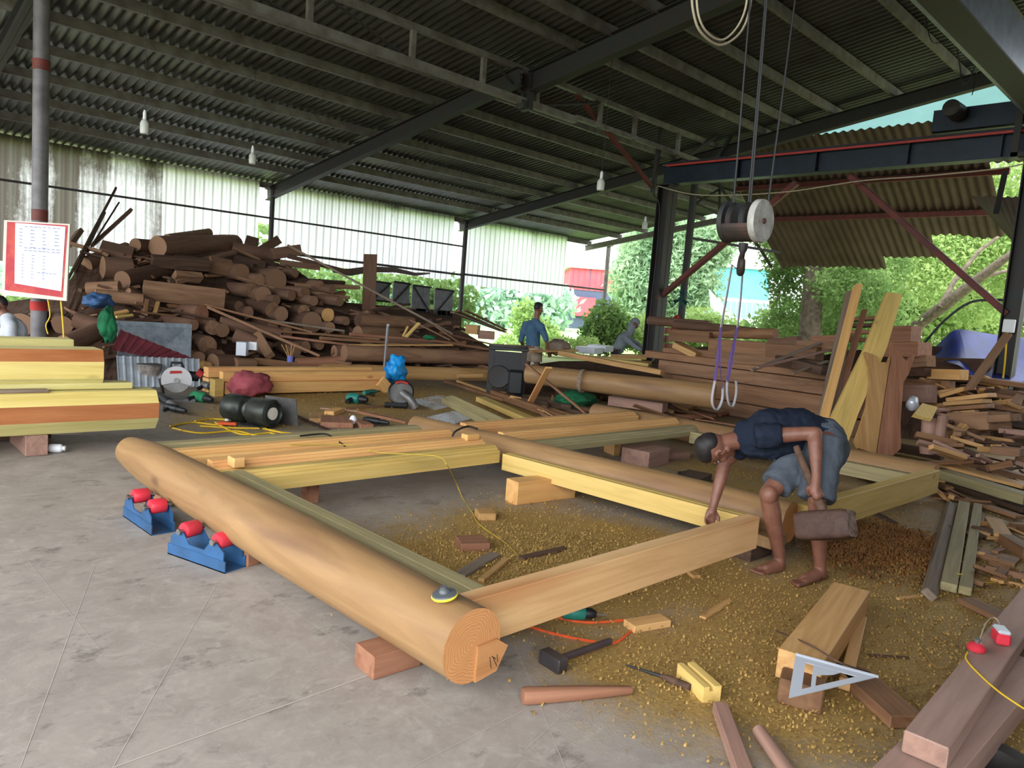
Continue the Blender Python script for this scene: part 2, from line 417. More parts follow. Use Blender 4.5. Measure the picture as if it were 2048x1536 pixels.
# ------------------------------------------------------------ corrugated sheets
AW = 0.157
def roof_z(y): return 3.75+AW*(16-y)
def corr(u0, u1, pitch, amp, fn, rows, per=6):
    """corrugated skin: fn(u, v, h) maps sheet coordinates to space, v from rows"""
    n = max(2, int((u1-u0)/pitch*per)); mb = MB(); vs = []
    for i in range(n+1):
        u = u0+(u1-u0)*i/n; h = amp*math.sin(2*math.pi*(u-u0)/pitch)
        for v in rows: vs.append(fn(u, v, h))
    m = len(rows)
    mb.add(vs, [(i*m+j, (i+1)*m+j, (i+1)*m+j+1, i*m+j+1) for i in range(n) for j in range(m-1)], 0, True)
    return mb
def sheet_mat(name, a, b, stain, metal=0.3, rough=0.5):
    M = Mat(name, rough, metal, 0.3)
    v = M.mp((1, 1, 1))
    c = M.ramp(M.noise(0.9, v, 4), [(0.35, a), (0.65, b)])
    k = M.n('MapRange'); k.inputs['From Min'].default_value = 0.52; k.inputs['From Max'].default_value = 0.75; k.inputs['To Max'].default_value = 0.8
    M.l(M.noise(1.6, M.mp((1.4, 0.7, 1)), 5, 0.65), k.inputs['Value'])
    M.base(M.mix(k.outputs[0], c, stain)); return M.m
MT['roof'] = sheet_mat('roof_sheet', '#565856', '#656764', '#43372f', 0.5, 0.38)
MT['awning'] = sheet_mat('awning_sheet', '#4a3933', '#5c4a44', '#3a2a24', 0.35, 0.42)
def translucent(name, c1, c2, stain, amount, tr=0.75):
    M = Mat(name, 0.6); nt = M.nt; out = nt.nodes['Material Output']
    v = M.mp((1, 1, 1))
    c = M.ramp(M.noise(0.8, M.mp((1, 1, 0.35)), 4), [(0.35, c1), (0.65, c2)])
    s1 = M.noise(1.0, M.mp((2.2, 1, 0.16)), 6, 0.75, 0.3)
    s2 = M.noise(9.0, v, 5, 0.8)
    at = M.n('Attribute'); at.attribute_name = 'rot'
    s = M.math('ADD', M.math('ADD', s1, M.math('MULTIPLY', s2, 0.35)), M.math('MULTIPLY', at.outputs['Fac'], 0.55))
    k = M.n('MapRange'); k.inputs['From Min'].default_value = 0.84; k.inputs['From Max'].default_value = 1.12; k.inputs['To Max'].default_value = amount
    M.l(s, k.inputs['Value'])
    c = M.mix(k.outputs[0], c, stain)
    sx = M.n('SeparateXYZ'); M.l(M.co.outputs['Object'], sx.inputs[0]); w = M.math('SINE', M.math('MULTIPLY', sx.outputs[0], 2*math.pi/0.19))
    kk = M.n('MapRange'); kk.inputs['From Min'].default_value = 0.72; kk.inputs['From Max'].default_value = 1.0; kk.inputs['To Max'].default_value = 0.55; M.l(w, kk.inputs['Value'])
    if 'fibre' in name: c = M.mix(kk.outputs[0], c, '#83857f')  # dark stripes paint the rib shading into the sheet colour
    d = M.n('BsdfDiffuse'); t = M.n('BsdfTranslucent'); x = M.n('MixShader'); x.inputs[0].default_value = tr
    M.l(c, d.inputs[0]); M.l(c, t.inputs[0]); M.l(d.outputs[0], x.inputs[1]); M.l(t.outputs[0], x.inputs[2])
    M.l(x.outputs[0], out.inputs['Surface']); return M.m
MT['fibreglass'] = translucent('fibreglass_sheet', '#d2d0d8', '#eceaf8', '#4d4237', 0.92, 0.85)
MT['green_poly'] = translucent('green_polycarbonate', '#4d6a66', '#587570', '#42544f', 0.3)

def build_roof():
    rows = [16.5, 13, 10, 7, 4, 1, -2.0, -5.0]
    def f(u, v, h): return (u, v, roof_z(v)+0.10+h)
    mb = corr(-5.0, 13.9, 0.13, 0.021, f, rows)
    o = struct('ceiling', mb, 'roof'); o['label'] = 'dark corrugated metal roof over the whole workshop'
    mb = corr(13.9, 18.9, 0.13, 0.019, f, [16.5, 13, 10, 8.6])
    o = struct('ceiling', mb, 'roof'); o['label'] = 'far bay of corrugated roof, paler with light from outside'
    # purlins
    ys = [16.25, 15, 14, 13, 12, 11, 10.1, 9.3, 7.33, 6.75, 6.0, 5.0, 4.0, 3.0, 2.0, 1.0, 0, -1, -2, -3, -4, -5]
    for i, y in enumerate(ys):
        x1 = 18.9 if y > 8.6 else 13.85 if y not in (4.0, 5.0, 6.0) else 14.0
        z = roof_z(y)+0.075
        c = MB().box((-5, y-0.03, z-0.13), (x1, y+0.03, z), 0)
        o = struct('trim_%d' % (i+1), c, 'galv'); o['label'] = 'galvanised roof purlin'; o['group'] = 'roof purlins'
    # rafters
    n = len(ys)
    for k, (x, y0, y1, w, h, m) in enumerate(((1.9, 16.3, 8.2, .12, .22, 'dark_steel'), (7.61, 16.3, 8.2, .14, .26, 'dark_steel'), (13.27, 16.3, -5, .14, .24, 'dark_steel'), (18.8, 16.4, 8.7, .10, .16, 'galv'))):
        mb = MB(); a = Vector((x, y0, roof_z(y0)-0.06)); b = Vector((x, y1, roof_z(y1)-0.06))
        mt, L = axis_m(a, b)
        for lo, hi in (((0, -w/2, -h), (L, w/2, -h+.012)), ((0, -w/2, -.012), (L, w/2, 0)), ((0, -.005, -h), (L, .005, 0))): mb.box(lo, hi, 0, 0, mt)
        o = struct('trim_%d' % (n+k+1), mb, m); o['label'] = ['steel rafter above the notice board', 'steel rafter over the left wall post', 'long steel rafter ending over the crane beam', 'pale rafter on the far roof edge'][k]
    # hanging I beam from the girder toward the camera
    mb = MB(); a = Vector((7.9, 8.25, 4.93)); b = Vector((7.9, -5, roof_z(-5)-.06)); mt, L = axis_m(a, b)
    w, h = .16, .30
    for lo, hi in (((0, -w/2, -h), (L, w/2, -h+.014)), ((0, -w/2, -.014), (L, w/2, 0)), ((0, -.006, -h), (L, .006, 0))): mb.box(lo, hi, 0, 0, mt)
    o = struct('trim_30', mb, 'dark_steel'); o['label'] = 'black steel rafter beam meeting the lattice girder'
    # far fascia strip of green sheet beyond the overhang
    mb = corr(7.9, 3.0, 0.13, 0.0, lambda u, v, h: (v, u, roof_z(u)+0.12), [13.9, 15.2]) if False else MB().add([(13.9, 8.6, roof_z(8.6)+.12), (13.9, 1, roof_z(1)+.12), (16.0, 1, roof_z(1)-.1), (16.0, 8.6, roof_z(8.6)-.1)], [(0, 1, 2, 3)])
    o = struct('ceiling', mb, 'green_poly'); o['label'] = 'pale green translucent sheet strip at the roof edge'
build_roof()

def build_girder():
    g = empty('lattice_girder', (0, 8.3, 4.5)); tag(g, 'grey steel lattice girder spanning under the roof', 'girder')
    inv = g.matrix_world.inverted()
    def part(nm, mb, mat): return obj(nm, mb, mat, g, inv)
    part('top_chord', MB().box((-4, 8.26, 4.90), (13.2, 8.34, 4.98)), 'galv')
    part('bottom_chord', MB().box((-4, 8.25, 4.44), (9.0, 8.35, 4.54)).box((9.0, 8.26, 4.50), (13.2, 8.34, 4.57)), 'galv')
    for x in (0.5, 2.2, 4.3, 5.77, 7.0, 8.1, 9.6, 10.55, 11.9): part('upright', MB().box((x-.035, 8.27, 4.5), (x+.035, 8.33, 4.95)), 'galv')
    for a, b in ((2.3, 4.2), (4.4, 5.7), (7.05, 8.0), (9.65, 8.2)):
        part('diagonal', MB().tube([(a, 8.3, 4.93), (b, 8.3, 4.52)], 0.022, 6), 'dark_steel')
    part('splice', MB().box((7.75, 8.22, 4.40), (7.95, 8.38, 4.5)), 'dark_steel')
    part('end_plate', MB().box((7.86, 8.2, 4.38), (7.94, 8.4, 5.0)), 'dark_steel')
build_girder()

# ------------------------------------------------------------ back wall of fibreglass sheets
def wall_sheet(n, x0, x1, botfn, rotfn, label):
    nx = int((x1-x0)/0.095*6); mb = MB(); vs = []; rot = []
    for i in range(nx+1):
        x = x0+(x1-x0)*i/nx; zt = 3.78; zb = botfn(x); h = 0.016*math.sin(2*math.pi*x/0.095)
        for j in range(9):
            z = zb+(zt-zb)*j/8; vs.append((x, 16.12+h, z)); rot.append(rotfn(x, j/8))
    mb.add(vs, [(i*9+j, (i+1)*9+j, (i+1)*9+j+1, i*9+j+1) for i in range(nx) for j in range(8)], 0, True)
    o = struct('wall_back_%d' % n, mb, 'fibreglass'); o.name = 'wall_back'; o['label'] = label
    a = o.data.attributes.new('rot', 'FLOAT', 'POINT'); a.data.foreach_set('value', rot)
def jag(x, s): return 0.06*noise.noise(Vector((x*2.3, s, 0)))+0.03*(int(x*1.1+s) % 2)
def rot1(x, t): return (0.55*math.exp(-((x-2.6)/.35)**2)+0.5*math.exp(-((x-3.6)/.25)**2)+0.42+0.25*(t > .85)) if x < 5.3 else 0.12+0.15*(t > .9)
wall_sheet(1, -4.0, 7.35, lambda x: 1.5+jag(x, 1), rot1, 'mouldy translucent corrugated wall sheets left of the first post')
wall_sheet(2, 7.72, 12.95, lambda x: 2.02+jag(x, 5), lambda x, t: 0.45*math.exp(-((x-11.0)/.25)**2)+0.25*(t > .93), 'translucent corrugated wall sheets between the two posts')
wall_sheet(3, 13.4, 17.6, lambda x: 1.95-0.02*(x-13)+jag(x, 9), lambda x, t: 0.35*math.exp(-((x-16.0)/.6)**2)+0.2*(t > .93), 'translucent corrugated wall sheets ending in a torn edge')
for i, (x, r) in enumerate(((1.9, .05), (7.6, .055), (13.27, .065), (19.3, .07))):
    z = roof_z(16)-.1 if i < 3 else roof_z(15.6)-.1
    mb = MB().tube([(x, 16.0 if i < 3 else 15.8, -0.2), (x, 16.0 if i < 3 else 15.8, z)], r, 12).box((x-.12, 15.88 if i < 3 else 15.7, z-.04), (x+.12, 16.12 if i < 3 else 15.9, z))
    o = obj('steel_post', mb, 'dark_steel' if i < 3 else 'galv'); tag(o, ['steel wall post behind the notice board', 'dark steel wall post rising out of the log pile', 'grey steel wall post beside the louvred shutters', 'slim pale post under the far roof corner'][i], 'post')
def rail(name, label, pts, r):
    o = obj(name, MB().tube(pts, r, 6), 'dark_steel'); tag(o, label, 'rail')
rail('wall_rail', 'thin dark rail across the mouldy wall sheets', [(-4, 15.98, 2.93), (7.6, 15.98, 2.98)], .022)
rail('wall_rail', 'thin dark rail across the upper middle wall sheets', [(7.6, 15.98, 2.98), (13.2, 15.98, 2.98)], .022)
rail('wall_rail', 'lower dark rail along the middle wall sheets', [(7.6, 15.95, 2.24), (13.2, 15.95, 2.20)], .03)
rail('wall_rail', 'lower rail crossing the torn sheets to the far post', [(13.3, 15.95, 2.22), (19.2, 15.8, 2.22)], .03)

# ------------------------------------------------------------ unseen wall added to shade the near right corner
mb = corr(0.8, 11.5, 0.2, 0.02, lambda u, v, h: (u, -1.3+h, v), [0, 3, 6.33]); o = struct('wall_light_blocker', mb, 'roof')
# ------------------------------------------------------------ the timber frame on the floor
def near_log():
    # round column with a notched near end
    A = Vector((1.682, 1.83, 0.229)); B = Vector((1.62, 5.42, 0.225))
    m, L = axis_m(A, B); n = 64; seg = 40; mb = MB(); vs = []
    def rad(t):
        s = t*L
        r = 0.136 + 0.012*math.sin(math.pi*min(1, t*1.1))
        if t > 0.86: r -= 0.035*((t-0.86)/0.14)**1.5
        return r
    for i in range(seg+1):
        t = i/seg
        for k in range(n):
            a = 2*math.pi*k/n; q = rad(t)*(1+0.012*noise.noise(Vector((math.cos(a), math.sin(a), t*4))))
            # housing cut on the inner face (-Y local) near the end
            y, z = q*math.cos(a), q*math.sin(a)
            vs.append((t*L, y, z))
    mb.add(vs, [(i*n+k, i*n+(k+1) % n, (i+1)*n+(k+1) % n, (i+1)*n+k) for i in range(seg) for k in range(n)], 0, True)
    mb.f += [tuple(range(n-1, -1, -1)), tuple(seg*n+k for k in range(n))]; mb.mi += [1, 1]; mb.sm += [False, False]
    root = obj('column_log', mb, ['log_tan', 'log_end'], None, m)
    tag(root, 'long round tan column log lying nearest, with its ringed end toward the camera', 'log')
    inv = m.inverted()
    # stub of tenon below the beam, with carved marks
    tm = MB().prism([(0.0, 0.0), (0.09, 0.005), (0.15, -0.035), (0.10, -0.12), (0.0, -0.135)], 0, 0.05, M=Matrix.Translation((1.70, 1.87, 0.225)) @ Matrix.Rotation(R(90), 4, 'X'))
    t = obj('notch_shoulder', tm, 'log_end', root, inv); 
    mk = MB()
    for p, q in (((.060, -.055), (.070, -.100)), ((.070, -.055), (.090, -.070)), ((.075, -.058), (.098, -.100)), ((.095, -.055), (.101, -.085))):
        mk.tube([(1.70+p[0], 1.8185, .225+p[1]), (1.70+q[0], 1.8185, .225+q[1])], .0014, 4)
    obj('carved_mark', mk, 'black', root, inv)
    return root
near_log()
log('column_log', (4.43, 1.97, .225), (4.20, 5.6, .215), .130, .110, 'log_tan', 'log_end', 'round tan column log in the middle of the frame, ending behind the worker', n=48, wob=.015, seed=3, seg=24, bulge=.004)
log('column_log', (7.10, 1.93, .225), (6.98, 5.7, .215), .13, .112, 'log_tan', 'log_end', 'round tan column log on the far side of the frame with a slotted end', n=48, wob=.015, seed=5, seg=24, bulge=.003)
# inner plank strips along the columns
def strip_rail(x0, y0, x1, y1, z, w, h, label, mat='beam_yellow'):
    A = Vector((x0, y0, z)); B = Vector((x1, y1, z)); m, L = axis_m(A, B)
    g = .012
    pr = [(-w/2, -h/2), (w/2, -h/2), (w/2, h/2), (w*.12, h/2), (w*.12, h/2-g), (w*.02, h/2-g), (w*.02, h/2), (-w/2, h/2)]
    o = obj('grooved_rail', MB().prof(pr, 0, L), mat, None, m); return tag(o, label, 'rail')
strip_rail(1.87, 2.0, 1.84, 4.25, .27, .12, .10, 'grooved grey-green rail lying tight against the nearest log', 'grey_green')
strip_rail(4.17, 2.08, 4.03, 4.15, .20, .10, .13, 'grooved yellow rail fixed along the middle log', 'beam_yellow')
strip_rail(6.9, 2.05, 6.8, 4.2, .20, .10, .12, 'grooved pale rail fixed along the far log', 'grey_green')
# front beams
timber('cross_beam', (1.76, 2.0, .232), (3.99, 2.0, .232), .085, .19, 'beam_warm', 'thick pale cross beam with wavy grain joining the two nearest logs', 'beam', ch=.004)
timber('cross_beam', (4.52, 1.94, .232), (6.95, 1.90, .232), .085, .20, 'beam_yellow', 'knotty yellow cross beam with a dark stain, right of the worker', 'beam', ch=.004)
# rear rails of each bay: moulded boards
def moulded(x0, x1, y, z, w, h, mat, label, cut=0.0):
    A = Vector((x0, y, z)); B = Vector((x1, y, z)); m, L = axis_m(A, B)
    # camera faces -Y: stepped moulding on the near top edge
    pr = [(-w/2, -h/2), (w/2, -h/2), (w/2, h/2), (-w*.05, h/2), (-w*.10, h/2-.012), (-w*.22, h/2-.012), (-w*.27, h/2-.03), (-w*.42, h/2-.03), (-w/2, h/2-.045)]
    o = obj('moulded_rail', MB().prof(pr, 0, L), mat, None, m); return tag(o, label, 'rail')
# near bay rear rails (between nearest and middle log)
moulded(1.74, 4.0, 4.26, .245, .12, .13, 'beam_yellow', 'yellow-fronted moulded rail with greenish top, foremost at the back of the near bay')
moulded(1.78, 3.98, 4.42, .30, .13, .10, 'rail_orange', 'orange moulded rail with notched end just behind the yellow-fronted rail')
moulded(1.66, 3.96, 4.80, .27, .14, .15, 'rail_orange', 'deep orange-tan moulded rail second from the back in the near bay')
moulded(1.60, 3.95, 5.22, .25, .16, .11, 'grey_green', 'greenish grooved rail farthest back in the near bay, with a cable over it')
timber('wedge_block', (1.86, 4.33, .355), (1.93, 4.33, .355), .10, .06, 'rail_orange', 'small orange block standing on the rails beside the nearest log', 'block')
timber('wedge_block', (3.80, 4.42, .36), (3.93, 4.42, .36), .08, .05, 'rail_orange', 'small orange block at the notched end of the orange rail', 'block')
# far bay rear rails
moulded(4.32, 6.85, 5.02, .27, .15, .14, 'rail_orange', 'pale orange moulded rail farthest back in the far bay')
moulded(4.30, 6.92, 4.50, .30, .12, .10, 'rail_orange', 'thin orange moulded rail with squared end in the far bay')
moulded(4.30, 6.95, 4.26, .26, .13, .09, 'grey_green', 'grey-topped yellow rail foremost at the back of the far bay')
# sleepers and blocks the frame rests on
def block_px(fl, fr, br, h, mat, label, end=None, name='wood_block', z=0.0, ch=.004):
    """box on the floor from three ground corners given in pixels: front-left, front-right, back-right"""
    a, b, c = PZ(*fl, z), PZ(*fr, z), PZ(*br, z)
    d1 = b-a; d2 = c-b; d2 = d2 - d1.normalized()*d2.dot(d1.normalized())
    # long side becomes local X
    if d1.length >= d2.length: X = d1; Y = d2; o = a
    else: X = d2; Y = -d1; o = b
    x = X.normalized(); y = Vector((-x.y, x.x, 0))
    if y.dot(Y) < 0: w0, w1 = -Y.length, 0
    else: w0, w1 = 0, Y.length
    m = Matrix((x, y, Vector((0, 0, 1)))).transposed().to_4x4(); m.translation = o + Vector((0, 0, 0))
    mb = MB().box((0, w0, 0), (X.length, w1, h), 0, ch)
    o_ = obj(name, mb, [mat, end] if end else mat, None, m); return tag(o_, label, 'block')
block_px((745, 1362), (842, 1332), (830, 1295), .092, 'red_wood', 'reddish block under the ringed end of the nearest log')
block_px((283, 1006), (322, 1018), (345, 1000), .08, 'red_wood', 'small reddish block under the far part of the nearest log, by the rollers')
block_px((495, 1135), (520, 1128), (505, 1105), .08, 'red_wood', 'reddish block peeping out under the nearest log beside the right roller stand')
block_px((612, 1008), (637, 1006), (632, 996), .17, 'red_wood', 'reddish upright block holding up the yellow-fronted rail')
block_px((1033, 1011), (1150, 996), (1140, 985), .17, 'rail_orange', 'big orange timber block lying under the grooved yellow rail')
block_px((1012, 1005), (1033, 1011), (1038, 1000), .001, 'rail_orange', 'thin shim under the big orange block')
block_px((922, 1105), (980, 1103), (972, 1085), .05, 'red_wood', 'small square offcut lying on sawdust inside the near bay')
block_px((957, 1042), (992, 1042), (990, 1030), .05, 'tan_wood', 'smallest square offcut with the thin cable passing it')
block_px((1241, 926), (1296, 938), (1303, 920), .16, 'pink_wood', 'upright brown block inside the far bay')
block_px((1318, 922), (1380, 918), (1376, 905), .07, 'pink_wood', 'low reddish sleeper inside the far bay')
block_px((1227, 912), (1240, 912), (1240, 903), .2, 'tan_wood', 'narrow tan prop under the grey-topped rail')
block_px((1345, 975), (1395, 985), (1400, 965), .10, 'dark_wood', 'dark sleeper under the middle log')
block_px((1440, 1105), (1500, 1125), (1520, 1090), .10, 'dark_wood', 'dark block in shade under the near end of the middle log')
def strip(name, a, b, w, h, mat, label, cat, z=0.0, z2=None, roll=0.0):
    A = PZ(a[0], a[1], z)+Vector((0, 0, h/2)); B = PZ(b[0], b[1], z if z2 is None else z2)+Vector((0, 0, h/2))
    return timber(name, A, B, w, h, mat, label, cat, roll=roll, ch=.002)
strip('wood_strip', (918, 1155), (990, 1112), .07, .02, 'grey_wood', 'grey-brown offcut strip lying inside the near corner of the frame', 'strip')
strip('wood_strip', (962, 1165), (1014, 1122), .035, .02, 'tan_wood', 'thin pale strip beside the grey-brown offcut inside the frame corner', 'strip')
strip('wood_strip', (1040, 1120), (1130, 1100), .04, .02, 'dark_wood', 'dark strip behind the front cross beam inside the frame', 'strip')

obj_ = timber('tenon_block', (4.16, 2.03, .135), (4.36, 2.03, .135), .16, .07, 'log_tan', 'short shouldered block under the near end of the middle log', 'block')
# ------------------------------------------------------------ crane runway, girder, hoist
def ibeam(mb, a, b, w, h, t=.014, up=(0, 0, 1)):
    m, L = axis_m(a, b, up)
    mb.box((0, -w/2, -h/2), (L, w/2, -h/2+t), 0, 0, m); mb.box((0, -w/2, h/2-t), (L, w/2, h/2), 0, 0, m); mb.box((0, -t*.35, -h/2), (L, t*.35, h/2), 0, 0, m); return mb
rw = empty('crane_runway', (12, 3, 4.0)); tag(rw, 'dark blue crane runway beam with a red conductor line along it', 'beam'); inv = rw.matrix_world.inverted()
mb = ibeam(MB(), (12, 8.62, 4.17), (12, -1.6, 4.17), .22, .38)
for y in (7.0, 5.6, 4.2, 3.0, 1.6): mb.box((11.9, y-.006, 4.0), (12.1, y+.006, 4.34))
obj('beam_body', mb, 'navy_steel', rw, inv)
obj('conductor_line', MB().box((11.86, -1.6, 4.30), (11.885, 8.5, 4.335)), plain('red_conductor', '#b33a34', .5), rw, inv)
obj('rail_head', MB().box((11.97, -1.6, 4.36), (12.03, 8.6, 4.40)), 'dark_steel', rw, inv)
for k, y in enumerate((8.5, 2.6)):
    p = empty('crane_post', (12, y, 0)); tag(p, ['thick dark steel crane post left of the hanging pulley block', 'dark steel crane post at the right edge with a switch box'][k], 'post')
    mb = MB(); ibeam(mb, (0, 0, 0), (0, 0, 3.97), .30 if k == 0 else .24, .26 if k == 0 else .22, .016, up=(0, 1, 0))
    obj('post_body', mb, 'dark_steel', p)
    obj('base_plate', MB().box((-.2, -.2, 0), (.2, .2, .02)), 'dark_steel', p)
    obj('cap_plate', MB().box((-.17, -.17, 3.955), (.17, .17, 3.975)), 'dark_steel', p)
for a, b, l in (((1700, 352), (2015, 628), 'rust-red diagonal brace running down right to the crane post'), ((1594, 365), (1316, 598), 'rust-red diagonal brace running down left to the thick crane post')):
    A = PX(*a, 12); B = PX(*b, 12); m, L = axis_m(A, B, (1, 0, 0))
    mb = MB().box((0, -.045, -.05), (L, .045, -.044)).box((0, -.045, .044), (L, .045, .05)).box((0, -.045, -.05), (L, -.039, .05))
    tag(obj('brace', mb, 'rust_red', None, m), l, 'brace')
def bar(a, b, w, mat, label, name='brace', cat='brace'):
    m, L = axis_m(a, b); return tag(obj(name, MB().box((0, -w/2, -w/2), (L, w/2, w/2)), mat, None, m), label, cat)
bar(PY(1326, 235, 8.45), PY(1305, 385, 8.45), .07, 'dark_steel', 'vertical steel hanger from the lattice girder down to the crane post', 'hanger', 'hanger')
bar(PY(1150, 185, 8.35), PY(1303, 372, 8.45), .06, 'rust_red', 'brown diagonal brace from the girder down to the crane post head')
bar(PX(1345, 335, 12.1), PX(1440, 268, 13.0), .06, 'dark_steel', 'short dark strut from the runway beam up to the roof rafter')
bar(PX(1412, 345, 13.1), PX(1470, 262, 13.2), .06, 'dark_steel', 'short dark strut beside the awning corner')
# post with fan beyond
pf = obj('steel_post', MB().tube([(13.27, 8.75, 0), (13.27, 8.75, 4.75)], .075, 12), 'dark_steel'); tag(pf, 'round dark steel post carrying the wall fan and a red bag', 'post')
fan = empty('wall_fan', PX(1362, 598, 13.15)); tag(fan, 'round dark green caged fan fixed on the post', 'fan')
fm = Matrix.Rotation(R(-90), 4, 'Y') @ Matrix.Rotation(R(20), 4, 'X')
cage = MB()
for r in (.05, .10, .15, .19): 
    cage.tube([fm @ Vector((r*math.cos(a), r*math.sin(a), .03)) for a in np.linspace(0, 2*math.pi, 25)], .005, 5, caps=False)
for k in range(16):
    a = 2*math.pi*k/16; cage.tube([fm @ Vector((.02*math.cos(a), .02*math.sin(a), .05)), fm @ Vector((.19*math.cos(a), .19*math.sin(a), .03)), fm @ Vector((.17*math.cos(a), .17*math.sin(a), -.06))], .003, 4)
obj('cage', cage, 'green_tool', fan)
bl = MB()
for k in range(3):
    mm = fm @ Matrix.Rotation(k*2.094, 4, 'Z') @ Matrix.Rotation(R(25), 4, 'X')
    bl.prism([(.03, -.02), (.15, -.06), (.16, .05), (.04, .02)], 0, .004, mm)
obj('blades', bl, 'black', fan); obj('motor', MB().lathe([(0, .04), (.045, .03), (.05, -.06), (0, -.08)], 14, fm), 'black', fan)
def bag(name, c, size, mat, label, cat='bag', seed=1, squash=(1, 1, 1), sub=4, amp=.35, parent=None):
    bm = bmesh.new(); bmesh.ops.create_icosphere(bm, subdivisions=sub, radius=1)
    for v in bm.verts:
        p = v.co.copy(); f = 1+amp*noise.noise(p*1.6+Vector((seed, 0, 0)))+amp*.5*noise.noise(p*4+Vector((0, seed, 0)))+amp*.45*(abs(noise.noise(p*5.5+Vector((seed, 3, 0))))-.2)+amp*.2*(abs(noise.noise(p*11+Vector((seed, 3, 0))))-.2)
        v.co = Vector((p.x*size[0], p.y*size[1], p.z*size[2]))*f
    zmin = min(v.co.z for v in bm.verts); bm.normal_update()
    for v in bm.verts: v.co.z -= zmin
    me = bpy.data.meshes.new(name); bm.to_mesh(me); bm.free(); me.materials.append(MT[mat])
    for p in me.polygons: p.use_smooth = True
    o = bpy.data.objects.new(name, me); C.objects.link(o); o.location = c
    if parent: o.parent = parent; return o
    return tag(o, label, cat)
MT['red_cloth'] = plain('red_cloth', '#a8302b', .8, noise_to='#852521')
MT['pink_cloth'] = plain('faded_red_cloth', '#a04d55', .85, noise_to='#7d343c')
MT['blue_bag'] = plain('blue_plastic_bag', '#1f9be0', .4, noise_to='#1575bd')
MT['blue_tarp'] = plain('blue_tarpaulin', '#34439a', .5, noise_to='#28346e', ns=3)
MT['blue_sack'] = plain('blue_sack', '#3b5f8e', .7, noise_to='#27405f')
o = bag('red_bag', PX(1352, 668, 13.05), (.10, .10, .20), 'red_cloth', 'red bag hanging on the post below the fan', seed=4); o.location.z -= .1

# bridge girder close overhead
g = empty('bridge_girder', (5, 2.45, 4.5)); tag(g, 'big grey-blue box girder of the bridge crane overhead', 'girder'); inv = g.matrix_world.inverted()
MT['girder_paint'] = plain('girder_paint', '#767f92', .35, .3, noise_to='#5d6272')
obj('box_section', MB().box((-4, 2.40, 4.42), (12.05, 2.68, 4.98)), 'girder_paint', g, inv)
obj('bottom_flange', MB().box((-4, 2.34, 4.40), (11.6, 2.62, 4.42)), 'dark_steel', g, inv)
obj('end_carriage', MB().box((11.85, 1.3, 4.42), (12.15, 3.9, 4.72)), 'navy_steel', g, inv)
obj('drive_motor', MB().lathe([(0, -.2), (.11, -.18), (.12, .15), (.08, .22), (0, .24)], 16, Matrix.Translation((11.6, 3.55, 4.62)) @ Matrix.Rotation(R(90), 4, 'Y')), 'dark_steel', g, inv)
obj('bracket', MB().box((11.7, 2.75, 3.95), (11.74, 2.83, 4.6)).box((11.7, 2.6, 3.95), (11.74, 2.83, 4.0)), 'dark_steel', g, inv)
for k, (a, z, b) in enumerate((((1847, 60), 3.95, (1878, 90)), ((1895, 150), 3.9, (1950, 165)))):
    pass
def hanging_cable(label, pts, r, mat):
    P = [Vector(p) for p in pts]; Q = []
    for i in range(len(P)-1):
        for t in np.linspace(0, 1, 8, endpoint=False):
            p0 = P[max(i-1, 0)]; p1 = P[i]; p2 = P[i+1]; p3 = P[min(i+2, len(P)-1)]
            Q.append(0.5*((2*p1)+(p2-p0)*t+(2*p0-5*p1+4*p2-p3)*t*t+(3*p1-p0-3*p2+p3)*t**3))
    Q.append(P[-1])
    return tag(obj('cable', MB().tube(Q, r, 6), mat), label, 'cable')
def pxpath(pts): return [PZ(x, y, z) for x, y, z in pts]
MT['pale_cable'] = plain('pale_cable', '#b0a48c', .6)
hanging_cable('pale looped cable hanging from the crane at the top edge', [PY(x, y, 2.5) for x, y in ((1383, -40), (1386, 20), (1402, 65), (1440, 90), (1478, 68), (1498, 25), (1505, -40))], .007, 'pale_cable')
hanging_cable('second pale loop of cable beside the looped cable', [PY(x, y, 2.42) for x, y in ((1392, -40), (1396, 25), (1412, 62), (1442, 80), (1470, 60), (1490, 20), (1498, -40))], .006, 'pale_cable')
hanging_cable('black wire festoon hanging off the overhead girder', [PY(x, y, 2.8) for x, y in ((1846, -20), (1850, 30), (1862, 80), (1878, 86), (1902, 76), (1908, 60))], .006, 'black')
hanging_cable('black wire loop dangling lower along the overhead girder', [Vector((8.2, 2.6, 4.5))]+[PY(x, y, 3.1) for x, y in ((1912, 80), (1918, 120), (1927, 168), (1945, 145), (1952, 125))], .006, 'black')
hanging_cable('black wire hooked under the end of the overhead girder', [Vector((9.5, 2.6, 4.45))]+[PY(x, y, 3.3) for x, y in ((1955, 140), (1948, 175), (1944, 190))], .006, 'black')
hanging_cable('long sagging pale wires strung below the runway beam', [PX(x, y, 11.7) for x, y in ((1316, 372), (1400, 390), (1560, 385), (1720, 362), (1850, 352), (1990, 338), (2060, 325))], .010, 'pale_cable')
hanging_cable('wire dropping down the thick crane post', [PX(x, y, 11.85) for x, y in ((1305, 365), (1308, 390), (1319, 415), (1312, 520), (1303, 600), (1290, 730))], .012, 'dark_steel')
hanging_cable('dark cable arching over the blue tarpaulin to the right post', [PX(x, y, 12.2) for x, y in ((1845, 690), (1890, 640), (1940, 605), (1990, 600), (2022, 601))], .018, 'black')
hanging_cable('yellow cable running down the right crane post', [PX(x, y, 11.82) for x, y in ((2014, 665), (2010, 720), (2003, 780), (1997, 815))], .012, 'yellow_cable')
sb = obj('switch_box', MB().box((-.03, -.07, -.09), (.03, .07, .09), 0, .01), 'white'); sb.location = PX(2018, 652, 11.83); tag(sb, 'small white switch box on the right crane post', 'box')

